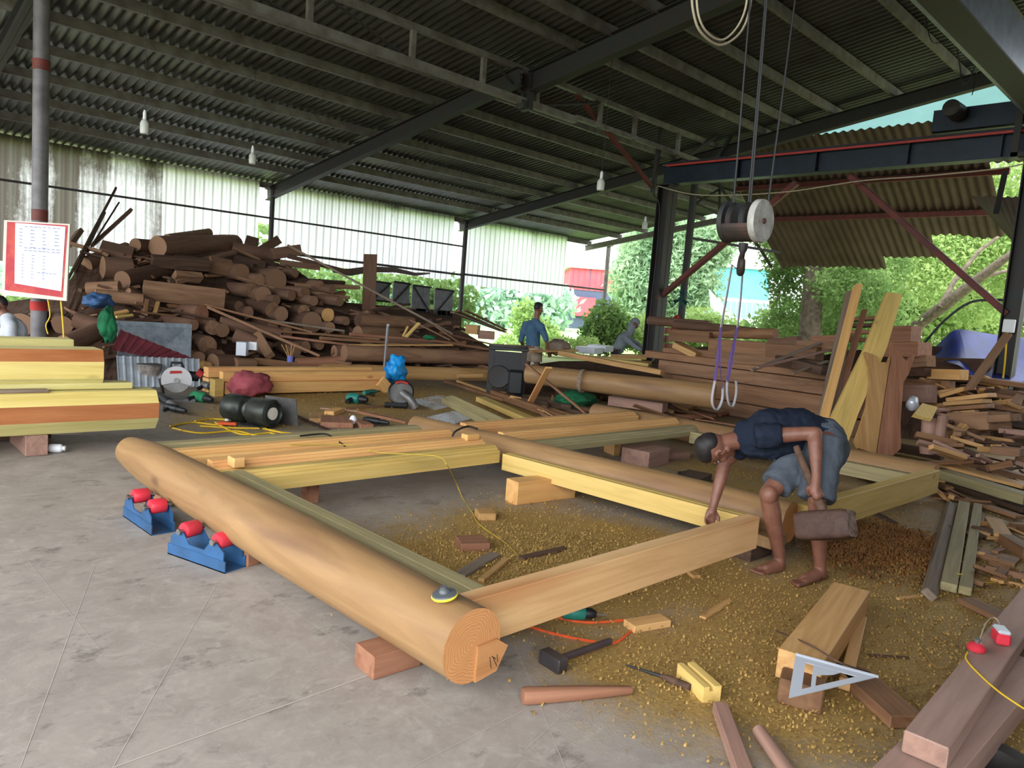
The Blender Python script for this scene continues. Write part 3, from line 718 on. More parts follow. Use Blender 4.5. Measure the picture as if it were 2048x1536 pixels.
# hoist block
hb = empty('hoist_block', PY(1492, 443, 2.40)); tag(hb, 'heavy pulley block with pale side disc hanging on crane ropes', 'pulley'); o0 = hb.location.copy()
ry = Matrix.Rotation(R(90), 4, 'X')
def disc(r, y0, y1, n=36): return MB().lathe([(0, -y0), (r-.008, -y0), (r, -y0-.0), (r, -y1), (r-.008, -y1), (0, -y1)], n, ry)
obj('side_disc', MB().lathe([(0, .12), (.128, .12), (.132, .112), (.132, .08), (0, .08)], 36, ry), plain('worn_grey_disc', '#b9b7b2', .6, noise_to='#8a857e', ns=14), hb)
obj('axle', MB().lathe([(0, .128), (.016, .128), (.018, .12), (0, .12)], 12, ry), 'rust_red', hb)
for y in (.03, -.06): obj('sheave', MB().lathe([(0, y+.02), (.118, y+.02), (.100, y), (.118, y-.02), (0, y-.02)], 32, ry), 'dark_steel', hb)
obj('side_disc', MB().lathe([(0, -.10), (.128, -.10), (.132, -.108), (.132, -.13), (0, -.13)], 36, ry), 'dark_steel', hb)
sh = MB()
for k in range(14):   # lower shroud
    a0 = R(180+12+k*11.2); a1 = R(180+12+(k+1)*11.2)
    for (r0, r1) in ((.120, .126),):
        sh.add([(r0*math.cos(a0), -.078, r0*math.sin(a0)), (r1*math.cos(a0), -.078, r1*math.sin(a0)), (r1*math.cos(a1), -.078, r1*math.sin(a1)), (r0*math.cos(a1), -.078, r0*math.sin(a1)),
                (r0*math.cos(a0), .10, r0*math.sin(a0)), (r1*math.cos(a0), .10, r1*math.sin(a0)), (r1*math.cos(a1), .10, r1*math.sin(a1)), (r0*math.cos(a1), .10, r0*math.sin(a1))],
               [(0, 1, 5, 4), (1, 2, 6, 5), (2, 3, 7, 6), (3, 0, 4, 7), (0, 3, 2, 1), (4, 5, 6, 7)])
obj('shroud', sh, plain('worn_black_steel', '#3a3533', .5, .3, noise_to='#5d4a42'), hb)
obj('swivel', MB().lathe([(0, -.13), (.03, -.135), (.028, -.17), (.02, -.19), (0, -.19)], 16), 'dark_steel', hb)
hk = []
for a in np.linspace(R(95), R(-215), 22): hk.append(Vector((.05*math.cos(a), 0, -.262+.055*math.sin(a))))
hk = [Vector((0, 0, -.185))]+hk[1:]
hr = [.018]+[.017+.007*math.sin(math.pi*i/20) for i in range(20)]+[.008]
obj('hook', MB().tube([Matrix.Rotation(R(35), 4, 'Z') @ p for p in hk], hr, 10), 'dark_steel', hb)
for px0, px1, dy in ((1467, 1503, -.06), (1497, 1533, -.01), (1501, 1536, .02), (1536, 1594, .10)):
    a = PY(px0, 405, 2.40+dy*-.5); b = PY(px1, -30, 2.40+dy*-.5)
    obj('wire_rope', MB().tube([a-o0, b-o0+(b-a)*1.6], .006, 6), 'black', hb)
# trolley above the frame
tr = obj('hoist_trolley', MB().box((4.9, 2.15, 5.0), (5.9, 2.85, 5.35), 0, .02), 'navy_steel'); tag(tr, 'hoist trolley riding on top of the overhead girder', 'trolley')

# slings
MT['purple_web'] = plain('purple_webbing', '#59447a', .8, noise_to='#41315f')
MT['white_web'] = plain('white_webbing', '#8f8c90', .85)
def ribbon(mb, pts, w, t=.004, side=None):
    pts = [Vector(p) for p in pts]; n = len(pts); vs = []
    for i, p in enumerate(pts):
        T = (pts[min(i+1, n-1)]-pts[max(i-1, 0)]).normalized(); s = Vector(side or (0, 1, 0)); s = (s-T*s.dot(T)).normalized(); q = T.cross(s)
        for a, b in ((-1, -1), (1, -1), (1, 1), (-1, 1)): vs.append(p+s*(a*w/2)+q*(b*t/2))
    mb.add(vs, [(i*4+k, i*4+(k+1) % 4, i*4+4+(k+1) % 4, i*4+4+k) for i in range(n-1) for k in range(4)]+[(3, 2, 1, 0), tuple((n-1)*4+k for k in range(4))], 0, False); return mb
def sling(top, path, eyeL, label, yy):
    s = empty('lifting_sling', PY(top[0], top[1], yy)); tag(s, label, 'sling', None); iv = s.matrix_world.inverted()
    P = [PY(x, y, yy) for x, y in path]
    obj('strap', ribbon(MB(), [o0+Vector((0, 0, -.31)), PY(*top, yy)]+P[:2], .016, .006, (1, 0, 0)), 'white_web', s, iv)
    obj('web_leg', ribbon(MB(), P[1:], .035, .006, (.8, .5, 0)), 'purple_web', s, iv)
    obj('web_leg', ribbon(MB(), [P[1], P[2]+Vector((-.02, .01, 0)), PY(eyeL[0][0], eyeL[0][1], yy)], .028, .006, (.5, .8, 0)), 'purple_web', s, iv)
    E = [PY(x, y, yy) for x, y in eyeL]; Q = []
    for i in range(len(E)-1):
        for t in (0, .25, .5, .75):
            p0 = E[max(i-1, 0)]; p1 = E[i]; p2 = E[i+1]; p3 = E[min(i+2, len(E)-1)]
            Q.append(0.5*((2*p1)+(p2-p0)*t+(2*p0-5*p1+4*p2-p3)*t*t+(3*p1-p0-3*p2+p3)*t**3))
    Q.append(E[-1]); obj('eye_loop', ribbon(MB(), Q, .016, .006, (.1, 1, 0)), 'white_web', s, iv)
sling((1464, 530), [(1452, 600), (1442, 655), (1440, 730), (1444, 775)], [(1430, 762), (1425, 790), (1425, 808), (1432, 820), (1440, 812), (1445, 795), (1446, 772)], 'purple lifting sling on the left side of the hook', 2.36)
sling((1486, 532), [(1481, 600), (1475, 655), (1464, 730), (1455, 765)], [(1455, 762), (1454, 785), (1458, 808), (1465, 813), (1470, 800), (1473, 780), (1472, 762)], 'purple lifting sling on the right side of the hook', 2.44)

# awning of corrugated sheets beyond the runway
def awn(name, x0, x1, y0, y1, z0, sl, botfn, label):
    n = int(abs(y1-y0)/.16*6); mb = MB(); vs = []
    for i in range(n+1):
        y = y0+(y1-y0)*i/n; h = .02*math.sin(2*math.pi*y/.16); xb = botfn(y)
        for j in range(5):
            x = x0+(xb-x0)*j/4; vs.append((x+h*.4, y, z0-(x-14)*sl+h))
    mb.add(vs, [(i*5+j, (i+1)*5+j, (i+1)*5+j+1, i*5+j+1) for i in range(n) for j in range(4)], 0, True)
    return tag(obj(name, mb, 'awning'), label, 'awning')
awn('corrugated_awning', 13.98, 15.05, 8.75, 2.6, 5.13, .55, lambda y: 15.0+.06*noise.noise(Vector((y, 0, 0))), 'upper strip of brown corrugated awning sheets below the roof edge')
awn('corrugated_awning', 14.6, 17, 8.8, 3.9, 5.10, .62, lambda y: 17.15+(.35 if y > 6.3 else .0 if y > 5.2 else -.6)+.15*noise.noise(Vector((y*1.3, 4, 0))), 'large sloping corrugated awning with a ragged lower edge')
for x, z in ((15.0, 4.42), (15.9, 3.86)):
    t = obj('awning_purlin', MB().box((x-.04, 3.6, z-.06), (x+.04, 8.8, z+.04)), 'rust_red'); tag(t, 'rusty purlin under the %s of the awning' % ('upper edge' if x < 15.5 else 'middle'), 'purlin')
bar((13.6, 8.9, 4.9), (17.2, 8.9, 2.9), .05, 'dark_steel', 'slanting dark steel edge bar at the left end of the awning')
bar(PX(1375, 475, 13.5), PX(1560, 505, 15.5), .05, 'dark_steel', 'thin dark tie bar behind the pulley block')
bar(PX(1395, 405, 13.3), PX(1440, 378, 14.5), .04, 'dark_steel', 'thin upper lattice bar behind the pulley block')
bar(PX(1395, 408, 13.3), PX(1450, 435, 14.5), .04, 'dark_steel', 'thin lower lattice bar behind the pulley block')
bar(PX(1440, 372, 14.4), PX(1438, 432, 14.4), .04, 'dark_steel', 'thin vertical lattice bar behind the pulley block')
# second small sheet at far right
A = [PX(1942, 392, 13.2), PX(2075, 395, 12.6), PX(2075, 560, 12.6), PX(2045, 505, 12.9)]
mb = MB(); vs = []
for i in range(49):
    t = i/48; a = A[0].lerp(A[1], t); b = A[3].lerp(A[2], t); nn = Vector((0, .4, .8))*.015*math.sin(t*2*math.pi*9)
    vs += [a+nn, a.lerp(b, .5)+nn, b+nn]
mb.add(vs, [(i*3+j, i*3+3+j, i*3+4+j, i*3+1+j) for i in range(48) for j in range(2)], 0, True)
tag(obj('corrugated_sheet', mb, 'awning'), 'small slanting corrugated sheet at the right edge above the crane post', 'sheet')
bar(PX(2010, 345, 12.4), PX(1992, 425, 12.8), .07, 'dark_steel', 'dark bracket arm hanging below the runway beam at right')

# pipe post with notice board
pp = empty('pipe_post', (1.87, 9.55, 0)); tag(pp, 'thick grey pipe post with red bands behind the notice board', 'post')
obj('pipe', MB().tube([(0, 0, 0), (0, 0, 3.4), (0, 0, 4.75)], .078, 24), plain('grey_pipe', '#6f6c6e', .5, .2, noise_to='#575356'), pp)
obj('red_band', MB().tube([(0, 0, .98), (0, 0, 1.08)], .084, 24), 'red_cloth', pp)
obj('red_band', MB().tube([(0, 0, 1.96), (0, 0, 2.08)], .080, 24), 'rust_red', pp)
obj('collar', MB().tube([(0, 0, 3.55), (0, 0, 3.66)], .083, 24), 'rust_red', pp)
def notice_board():
    c = [PD(x, y, 7.75) for x, y in ((8, 440), (140, 448), (133, 602), (3, 590))]
    o = (c[0]+c[1]+c[2]+c[3])/4; X = ((c[1]-c[0])+(c[2]-c[3])).normalized(); Y = ((c[3]-c[0])+(c[2]-c[1])).normalized(); N = X.cross(Y).normalized()
    if N.dot(CAM-o) < 0: N = -N
    root = empty('notice_board', o); tag(root, 'red poster board with a white handwritten sheet on the pipe post', 'board'); iv = root.matrix_world.inverted()
    def quad(pts, mb, off, th=.004):
        P = [c[0].lerp(c[1], u).lerp(c[3].lerp(c[2], u), v)+N*off for u, v in pts]; n = len(P)
        mb.add(P+[p-N*th for p in P], [tuple(range(n))]+[tuple(range(2*n-1, n-1, -1))]+[(i, (i+1) % n, n+(i+1) % n, n+i) for i in range(n)])
        return mb
    obj('backing', quad([(0, 0), (1, 0), (1, 1), (0, 1)], MB(), 0, .02), plain('board_backing', '#c7beb4', .7), root, iv)
    M = Mat('red_poster', .5); M.base(M.ramp(M.noise(5, M.mp((1, 1, 1)), 4), [(.45, '#a31a28'), (.66, '#b8402f'), (.8, '#c9862f')]))
    obj('poster', quad([(.05, .02), (.97, .02), (.94, .96), (.05, .93)], MB(), .003, .003), M.m, root, iv)
    obj('paper_sheet', quad([(.18, .03), (.94, .04), (.92, .88), (.20, .83)], MB(), .007, .003), plain('white_paper', '#c9cfe8', .6), root, iv)
    wr = MB(); rn = random.Random(3)
    def word(u, v, w): quad([(u, v), (u+w, v+.004), (u+w, v+.010), (u, v+.008)], wr, .009, .001)
    for r in range(6):
        v = .10+r*.045; word(.25, v, .05)
        for q in (.42, .60, .78):
            if r < 5 or q < .7: word(q+rn.uniform(-.01, .01), v+.01, rn.uniform(.04, .08))
    for v in (.065, .345, .38):
        for k in range(8): word(.33+k*.07, v, rn.uniform(.03, .06))
    for r in range(8):
        v = .44+r*.042; word(.30, v, .03)
        for q in (.45, .62): word(q, v, rn.uniform(.02, .05))
    for k in range(5): word(.55+k*.06, .66, .04)
    obj('lettering', wr, plain('ink', '#5d5f8a', .6), root, iv)['kind'] = 'stuff'
notice_board()
hanging_cable('yellow wire hanging beside the pipe post', [PD(x, y, 7.79) for x, y in ((94, 592), (100, 630), (92, 650), (96, 668))], .006, 'yellow_cable')
hanging_cable('straight yellow cord hanging right of the pipe post', [PD(x, y, 7.8) for x, y in ((121, 594), (126, 650), (128, 692))], .008, 'yellow_cable')
MT['bulb_glass'] = plain('bulb_glass', '#c9c9c4', .3)
def bulb(px, py, d, r, z1, label):
    p = PD(px, py, d); root = empty('light_bulb', p); tag(root, label, 'light bulb')
    obj('bulb', MB().lathe([(0, -.12), (r*.9, -.115), (r, -.08), (r, .0), (r*.7, .03), (r*.35, .05)], 18), 'bulb_glass', root)
    obj('socket', MB().lathe([(r*.4, .04), (r*.4, .12), (r*.2, .15), (0, .15)], 12), 'white', root)
    z1 = roof_z(p.y)+.11
    obj('cord', MB().tube([(0, 0, .14), (0, 0, z1-p.z)], .004, 5), 'dark_steel', root)
for a in ((289, 247, 8.5, .048, 4.75, 'white hanging bulb nearest the pipe post, on a long cord'), (505, 312, 11, .05, 4.4, 'dim hanging bulb by the rafter above the log pile'),
          (1202, 364, 10.5, .055, 4.55, 'white hanging bulb left of the thick crane post'), (1290, 447, 16, .06, 4.3, 'small far bulb hanging under the bright roof bay')): bulb(*a)
# ------------------------------------------------------------ the dusty log pile at the back left
def pile_depth(x, y):
    g = np.interp(x, [130, 250, 500, 620, 850, 1000], [9.3, 9.8, 12.2, 12.8, 13.4, 13.9]); yb = np.interp(x, [130, 250, 500, 620, 850, 1000], [775, 770, 745, 745, 758, 762])
    return g + max(0, yb-y)*.012
def heap(name, outline, label, depthfn, mat, bottom, seed=1):
    """solid mound of dust and offcuts under the loose pieces"""
    xs = np.linspace(outline[0][0], outline[-1][0], 90); mb = MB(); vs = []; m = 14
    for x in xs:
        yt = np.interp(x, [p[0] for p in outline], [p[1] for p in outline]); yb = np.interp(x, [p[0] for p in bottom], [p[1] for p in bottom])
        for j in range(m):
            t = j/(m-1); y = yb+(yt-yb)*t
            d = depthfn(x, y)+.35+.10*noise.noise(Vector((x*.03, y*.03, seed)))
            p = PD(x, y, d); 
            if j == 0: p = PD(x, y, d); p.z = -.02
            vs.append(p)
        q = vs[-1].copy(); vs.append(Vector((q.x+.2, q.y+.4, q.z-.1))); vs.append(Vector((q.x+.5, q.y+1.0, -.02)))
    m += 2
    mb.add(vs, [(i*m+j, (i+1)*m+j, (i+1)*m+j+1, i*m+j+1) for i in range(len(xs)-1) for j in range(m-1)], 0, False)
    o = obj(name, mb, mat); return tag(o, label, 'heap', kind='stuff')
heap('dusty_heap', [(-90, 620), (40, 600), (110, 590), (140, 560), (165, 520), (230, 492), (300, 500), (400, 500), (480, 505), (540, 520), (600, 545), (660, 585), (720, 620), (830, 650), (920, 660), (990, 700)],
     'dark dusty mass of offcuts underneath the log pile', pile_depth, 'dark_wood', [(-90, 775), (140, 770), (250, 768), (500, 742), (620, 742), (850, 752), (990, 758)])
def lp(kind, a, b, rpx, mat, label, end='dusty_end', da=0, db=0, group=None, seed=0, aspect=.7, r1=None):
    """a piece of the pile between two pixels; da and db push its ends back"""
    d0 = pile_depth(*a)-.1+da; d1 = pile_depth(*b)-.1+db; A = PD(a[0], a[1], d0); B = PD(b[0], b[1], d1); r = rpx*d0/CF
    if A.y > 15.8: A = PY(a[0], a[1], 15.8)
    if B.y > 15.8: B = PY(b[0], b[1], 15.8)
    if kind == 'log': return log('log', A, B, r, (r1 or rpx)*d0/CF, mat, end, label, 'log', group, n=20, wob=.09, seed=seed+int(a[0]), seg=6)
    return timber('timber' if rpx > 6 else 'plank', A, B, 2*r*aspect, 2*r, mat, label, 'timber' if rpx > 6 else 'plank', group, roll=seed, ch=.006, end=end)
def endlog(x, y, rpx, L, label, mat='dusty', end='dusty_end', ang=0.0, tilt=0.0, dd=0, seed=0):
    """log whose near end faces right, body running back to the left"""
    d = pile_depth(x, y)-.25+dd; A = PD(x, y, d); r = rpx*d/CF
    B = A+Vector((math.sin(ang)*L, math.cos(ang)*L, tilt*L))
    return log('log', A, B, r, r*.95, mat, end, label, n=22, wob=.08, seed=seed+int(x), seg=5)
ENDS = [
 (504, 581, 14.5, 1.6, 'dusty_light', 'round log with a clear pale end face above the long hewn log'), (526, 590, 17, 1.4, 'dusty', 'wide log end tucked behind the pale-ended log'),
 (553, 560, 22, 1.5, 'dusty', 'largest round log end high in the middle of the pile'), (591, 546, 9, 1.6, 'dusty', 'small round log end near the top right slope of the pile'),
 (584, 591, 11, 1.4, 'dusty', 'log with a cracked round end right of centre in the pile'), (611, 586, 13, 1.3, 'dusty_light', 'pale oval log end upper right in the pile'),
 (628, 602, 10, 1.3, 'dusty', 'small log end touching the pale oval one'), (553, 600, 10, 1.2, 'dusty', 'small oval log end below the largest log end'),
 (545, 620, 15, 1.4, 'dusty_light', 'pale round log end at mid height in the pile'), (563, 628, 15, 1.3, 'dusty', 'dusty round end just right of the pale one at mid height'),
 (608, 622, 12, 1.4, 'dusty_light', 'pale round log end right of a dark gap'), (624, 645, 21, 1.5, 'dusty', 'broad dark log end above the thin leaning poles'),
 (478, 613, 11, 1.3, 'dusty', 'oval log end right of the long hewn log'), (497, 625, 12, 1.2, 'dusty', 'squarish log end over the leaning poles'),
 (680, 603, 10, 1.2, 'dusty_light', 'small log end at the far right of the upper pile'), (656, 630, 14, 1.0, 'rail_orange', 'faceted log with an orange-tan end'),
 (692, 642, 9, 1.0, 'dusty_light', 'short slanting billet right of the orange-ended log'), (403, 627, 17, 1.6, 'red_wood', 'reddish round log end beside a wire hoop'),
 (426, 655, 15, 1.2, 'dusty_light', 'pale log end in the lower left of the pile'), (446, 661, 14, 1.1, 'dusty', 'greyer log end overlapping the pale one in the lower left'),
 (611, 694, 12, 1.3, 'dusty', 'log end low in the pile above the yellow planks'), (588, 700, 16, 1.2, 'dusty', 'round log low behind the cup of brushes'),
 (484, 545, 17, 1.4, 'dusty', 'log end half hidden under the dark squared beam'), (416, 733, 9, 1.0, 'tan_wood', 'small tan log end standing out low beside the striped sheets'),
 (397, 716, 13, 1.0, 'dusty', 'log end above the small tan one'), (415, 690, 18, 1.0, 'dusty_light', 'gnarled thick log end lower left in the pile'),
 (520, 560, 12, 1.5, 'dusty', 'dim log end left of the largest log end'), (440, 712, 12, .9, 'dusty', 'log end left of the small box'),
 (388, 650, 11, 1.2, 'dusty', 'dim log end under the reddish one'), (545, 655, 12, 1.2, 'dusty', 'dim log end over the lower leaning pole'),
 (660, 655, 11, 1.1, 'dusty', 'dim billet end under the orange-ended log'), (575, 665, 11, 1.2, 'dusty', 'dim log end under the upper leaning pole'),
 (640, 690, 10, 1.2, 'dusty', 'dim log end above the two paired logs'), (350, 690, 13, 1.0, 'dusty', 'dim log end right behind the grey sheet top'),
 (640, 570, 9, 1.4, 'dusty', 'small log end among splinters at the upper right'), (665, 580, 9, 1.2, 'dusty', 'small log end near the tall leaning board'),
]
for i, (x, y, r, L, m, lb) in enumerate(ENDS):
    e = 'dusty_end' if m == 'dusty' else {'rail_orange': 'rail_orange', 'red_wood': 'red_wood', 'tan_wood': 'tan_wood'}.get(m, 'dusty_light')
    endlog(x, y, r, L, lb, 'dusty' if m in ('dusty_light', 'rail_orange', 'red_wood') else m, e, ang=random.uniform(-.35, .2), tilt=random.uniform(-.02, .08), seed=i)
LP = [
 ('log', (315, 493), (470, 488), 21, 'dusty', 'thick dusty log lying on top of the pile with a dark end', 0, .9), ('log', (335, 478), (418, 466), 10, 'dusty', 'low ridge log crowning the thick top log', .2, .5),
 ('tim', (303, 522), (418, 530), 12, 'dark_wood', 'dark squared beam under the thick top log', 0, -.2), ('tim', (418, 528), (462, 536), 14, 'dusty_light', 'pale broken block at the right of the dark squared beam', 0, 0),
 ('tim', (286, 580), (450, 598), 17, 'dusty_light', 'long hewn pale-brown log lying across the pile', .1, -.55), ('tim', (348, 551), (402, 556), 10, 'dusty_light', 'short squared block resting on the long hewn log', 0, 0),
 ('log', (240, 575), (175, 578), 13, 'dusty_light', 'tapered pale log pointing at the notice board', 0, .2), ('log', (252, 590), (300, 612), 15, 'dusty', 'dark log below the root lump', .1, .3),
 ('log', (285, 600), (190, 590), 12, 'dusty_light', 'pale log over the blue sack', 0, 0), ('log', (262, 540), (205, 535), 22, 'dusty', 'rough root lump at the upper left of the pile', .3, .2),
 ('log', (170, 530), (255, 500), 17, 'dusty', 'forked stump at the top left', .4, .6), ('log', (245, 560), (330, 540), 18, 'dusty', 'rough stump below the top left timbers', .2, .4),
 ('tim', (200, 500), (265, 515), 20, 'dusty', 'slanting slab on the upper left of the pile', .3, .4), ('log', (270, 490), (300, 492), 13, 'dusty', 'stub log left of the thick top log', .2, .4),
 ('log', (465, 497), (560, 512), 13, 'dusty', 'log stub behind the thick top log', .6, .6), ('tim', (490, 485), (515, 492), 13, 'dark_wood', 'dark notched block on the ridge of the pile', .6, .6),
 ('tim', (515, 505), (556, 480), 9, 'dusty', 'pointed slab rising beside the wall post', .6, .6), ('tim', (466, 522), (530, 535), 11, 'dark_wood', 'dark squared timber below the notched block', .3, .3),
 ('tim', (545, 508), (600, 500), 11, 'dusty', 'broken board near the wall post', .4, .4), ('tim', (560, 525), (640, 535), 6, 'dusty', 'weathered board on the right shoulder of the pile', .3, .4),
 ('tim', (575, 512), (700, 545), 4, 'dark_wood', 'long dark board sloping down the right shoulder', .2, .6), ('tim', (590, 570), (720, 575), 4, 'dusty_light', 'pale thin board across the right shoulder', 0, .3),
 ('tim', (610, 582), (700, 596), 3, 'dusty_light', 'thin lath under the pale thin board', 0, .2), ('tim', (600, 560), (690, 566), 4, 'dark_wood', 'dark lath bundle on the right shoulder', 0, .2),
 ('tim', (270, 605), (345, 622), 3, 'dusty_light', 'pale lath poking out left of the hewn log', -.3, -.2), ('tim', (345, 622), (430, 640), 3, 'dusty', 'thin lath leading to the reddish log', -.3, -.2),
 ('tim', (410, 610), (625, 665), 3, 'brown_wood', 'long thin leaning pole crossing the middle of the pile', -.35, -.5), ('tim', (415, 614), (640, 712), 4, 'brown_wood', 'long brown pole sloping down to the paired logs', -.4, -.7),
 ('tim', (520, 638), (690, 662), 3, 'grey_wood', 'grey metallic-looking batten over the pole', -.4, -.6), ('tim', (560, 662), (760, 678), 3, 'brown_wood', 'brown batten lying above the paired logs', -.3, -.6),
 ('log', (440, 645), (560, 670), 13, 'dusty', 'log lying lengthwise under the leaning poles', -.1, -.1), ('log', (470, 670), (540, 700), 15, 'dusty', 'bulky log above the small box', -.1, -.1),
 ('tim', (515, 668), (540, 712), 9, 'dusty_light', 'upright curved stump piece beside the small box', -.3, -.4), ('log', (425, 727), (468, 728), 20, 'dusty', 'fat log lying left of the box stand', -.2, -.2),
 ('log', (470, 727), (508, 727), 11, 'dusty_light', 'short log section the small box stands on', -.4, -.4), ('tim', (508, 722), (600, 733), 7, 'brown_wood', 'brown plank behind the yellow plank stack', -.4, -.3),
 ('log', (592, 728), (700, 722), 12, 'red_wood', 'reddish log behind the yellow plank stack', -.3, -.3), ('tim', (670, 722), (702, 728), 3, 'brown_wood', 'small brown stick on the reddish log', -.6, -.6),
 ('tim', (150, 545), (210, 425), 3, 'dark_wood', 'slender timber leaning up against the wall, second from the left', .1, .8), ('tim', (135, 560), (232, 376), 3.5, 'dark_wood', 'tallest slender timber leaning up over the wall rail', 0, .9),
 ('tim', (175, 505), (238, 405), 2.5, 'dark_wood', 'thin stick leaning beside the tallest timber', .2, .9), ('tim', (185, 490), (262, 420), 5, 'dusty', 'short board leaning up with a split end', .3, .8),
 ('tim', (140, 490), (160, 462), 7, 'dusty', 'stub board behind the notice board edge', .3, .6), ('log', (150, 640), (240, 665), 17, 'dusty', 'broad dusty stump behind the timber stack', -.2, -.1),
 ('log', (130, 690), (215, 655), 20, 'dusty', 'bulging stump beside the pipe post', -.4, -.3), ('tim', (228, 655), (300, 640), 10, 'dusty', 'slab behind the green bag', 0, 0),
 ('tim', (310, 627), (316, 605), 4, 'tan_wood', 'pale upright stick in the pile', -.3, -.3), ('tim', (290, 625), (294, 600), 4, 'brown_wood', 'upright stick left of the pale one', -.3, -.3),
 ('tim', (268, 622), (350, 632), 2.5, 'brown_wood', 'thin stick lying over the grey sheet', -.4, -.4), ('tim', (226, 628), (256, 622), 4, 'rail_orange', 'small bright orange-yellow offcut above the grey sheet', -.6, -.6),
 ('tim', (232, 634), (266, 630), 3, 'beam_yellow', 'small yellow offcut beneath the orange one', -.6, -.6),
]
for i, (k, a, b, r, m, lb, da, db) in enumerate(LP): lp(k, a, b, r, m, lb, 'dusty_end' if k == 'log' else m, da, db, seed=i*.17)
# paired long logs along the floor in front of the wall
log('log', PD(716, 640, 13.9), PD(824, 646, 14.9), .125, .125, 'dusty_light', 'dark_wood', 'short stout log lying on top of the right part of the pile', wob=.03, seed=8)
log('log', PD(715, 668, 13.8), PD(830, 672, 15.0), .15, .15, 'dusty_light', 'dusty_end', 'pale wide log beneath the short stout log', wob=.03, seed=9)
log('log', PD(688, 706, 12.7), PD(990, 717, 14.6), .145, .135, 'dusty_light', 'dusty_end', 'long straight log above the floor log, its dark end facing left', wob=.02, seed=10)
log('log', PD(668, 704, 13.0), PD(700, 704, 13.2), .12, .12, 'dusty', 'dusty_end', 'shorter log end paired with the long straight log', wob=.02, seed=11)
log('log', PD(640, 744, 12.4), PD(985, 752, 14.1), .15, .14, 'tan_wood', 'dusty_end', 'long pale log on the floor along the foot of the pile', wob=.02, seed=12)
log('log', PD(915, 752, 12.9), PD(965, 752, 13.1), .05, .05, 'tan_wood', 'tan_wood', 'small split billet at the right end of the floor log', wob=.02, seed=12)
BD = [((560, 672), (700, 690), 13.0, 13.3, .05, .04, 'red_wood', 'reddish batten with a knot lying over the paired logs'), ((640, 676), (860, 690), 12.7, 14.0, .08, .05, 'brown_wood', 'brown board with a metal band over the long straight log'),
 ((700, 668), (930, 688), 13.2, 14.6, .08, .05, 'red_wood', 'long reddish board above the banded one'), ((700, 690), (905, 690), 12.9, 13.9, .06, .03, 'tan_wood', 'pale thin lath on top of the long straight log'),
 ((860, 680), (985, 700), 13.8, 14.6, .10, .04, 'brown_wood', 'brown board near the bench'), ((770, 680), (960, 694), 13.4, 14.5, .06, .05, 'dusty', 'dusty batten in the right litter of boards'),
 ((905, 625), (1003, 662), 15.0, 16.6, .10, .03, 'grey_wood', 'grey board topmost of the fan of boards by the wall post'), ((915, 622), (1010, 664), 15.1, 16.7, .10, .03, 'brown_wood', 'brown board second in the fan of boards by the wall post'),
 ((930, 620), (1012, 660), 15.3, 16.8, .08, .03, 'dusty_light', 'pale board lowest in the fan of boards by the wall post'), ((860, 640), (960, 668), 14.6, 15.6, .12, .05, 'dark_wood', 'dark board in the heap left of the fan of boards'),
 ((830, 655), (900, 645), 14.5, 14.9, .12, .06, 'dusty', 'dusty board bridging the dark gap'), ((880, 665), (990, 690), 14.3, 15.0, .05, .03, 'brown_wood', 'thin lath in front of the dark boards'),
 ((740, 622), (818, 608), 14.5, 15.2, .12, .04, 'dark_wood', 'weathered board lying on the short stout log'), ((745, 616), (830, 618), 14.6, 15.3, .10, .03, 'dusty', 'second weathered board on the short stout log'),
 ((820, 640), (900, 680), 14.2, 14.3, .04, .03, 'dusty_light', 'thin pole sloping right of the stout log'), ((575, 490), (905, 668), 13.8, 14.4, .05, .04, 'grey_wood', 'very long grey pole leaning down across the whole right of the pile'),
 ((870, 652), (925, 690), 14.2, 14.4, .05, .03, 'dusty_light', 'short pale pole by the white carton'), ((700, 620), (755, 632), 14.4, 14.6, .06, .03, 'dusty', 'short lath at the foot of the tall leaning board')]
for a, b, d0, d1, w, h, m, lb in BD: timber('board', PD(*a, d0), PD(*b, d1), w, h, m, lb, 'board', ch=.003)
timber('board', PD(737, 640, 15.3), PD(741, 509, 15.6), .28, .05, 'dusty', 'tall wide dark board standing upright against the wall', 'board', up=(1, -.8, 0), roll=R(90))
timber('offcut', PD(806, 673, 13.7), PD(816, 653, 13.8), .04, .03, 'beam_yellow', 'small pale stick propped in the pile, left of a longer one', 'stick')
timber('offcut', PD(812, 674, 13.6), PD(838, 646, 13.8), .08, .03, 'beam_yellow', 'longer pale stick propped in the pile above the boards', 'stick')
bag('green_bag', PD(858, 680, 13.75), (.11, .11, .04), 'green_bag' if 'green_bag' in MT else 'green_cloth', 'bright green plastic bag on the boards', seed=5)
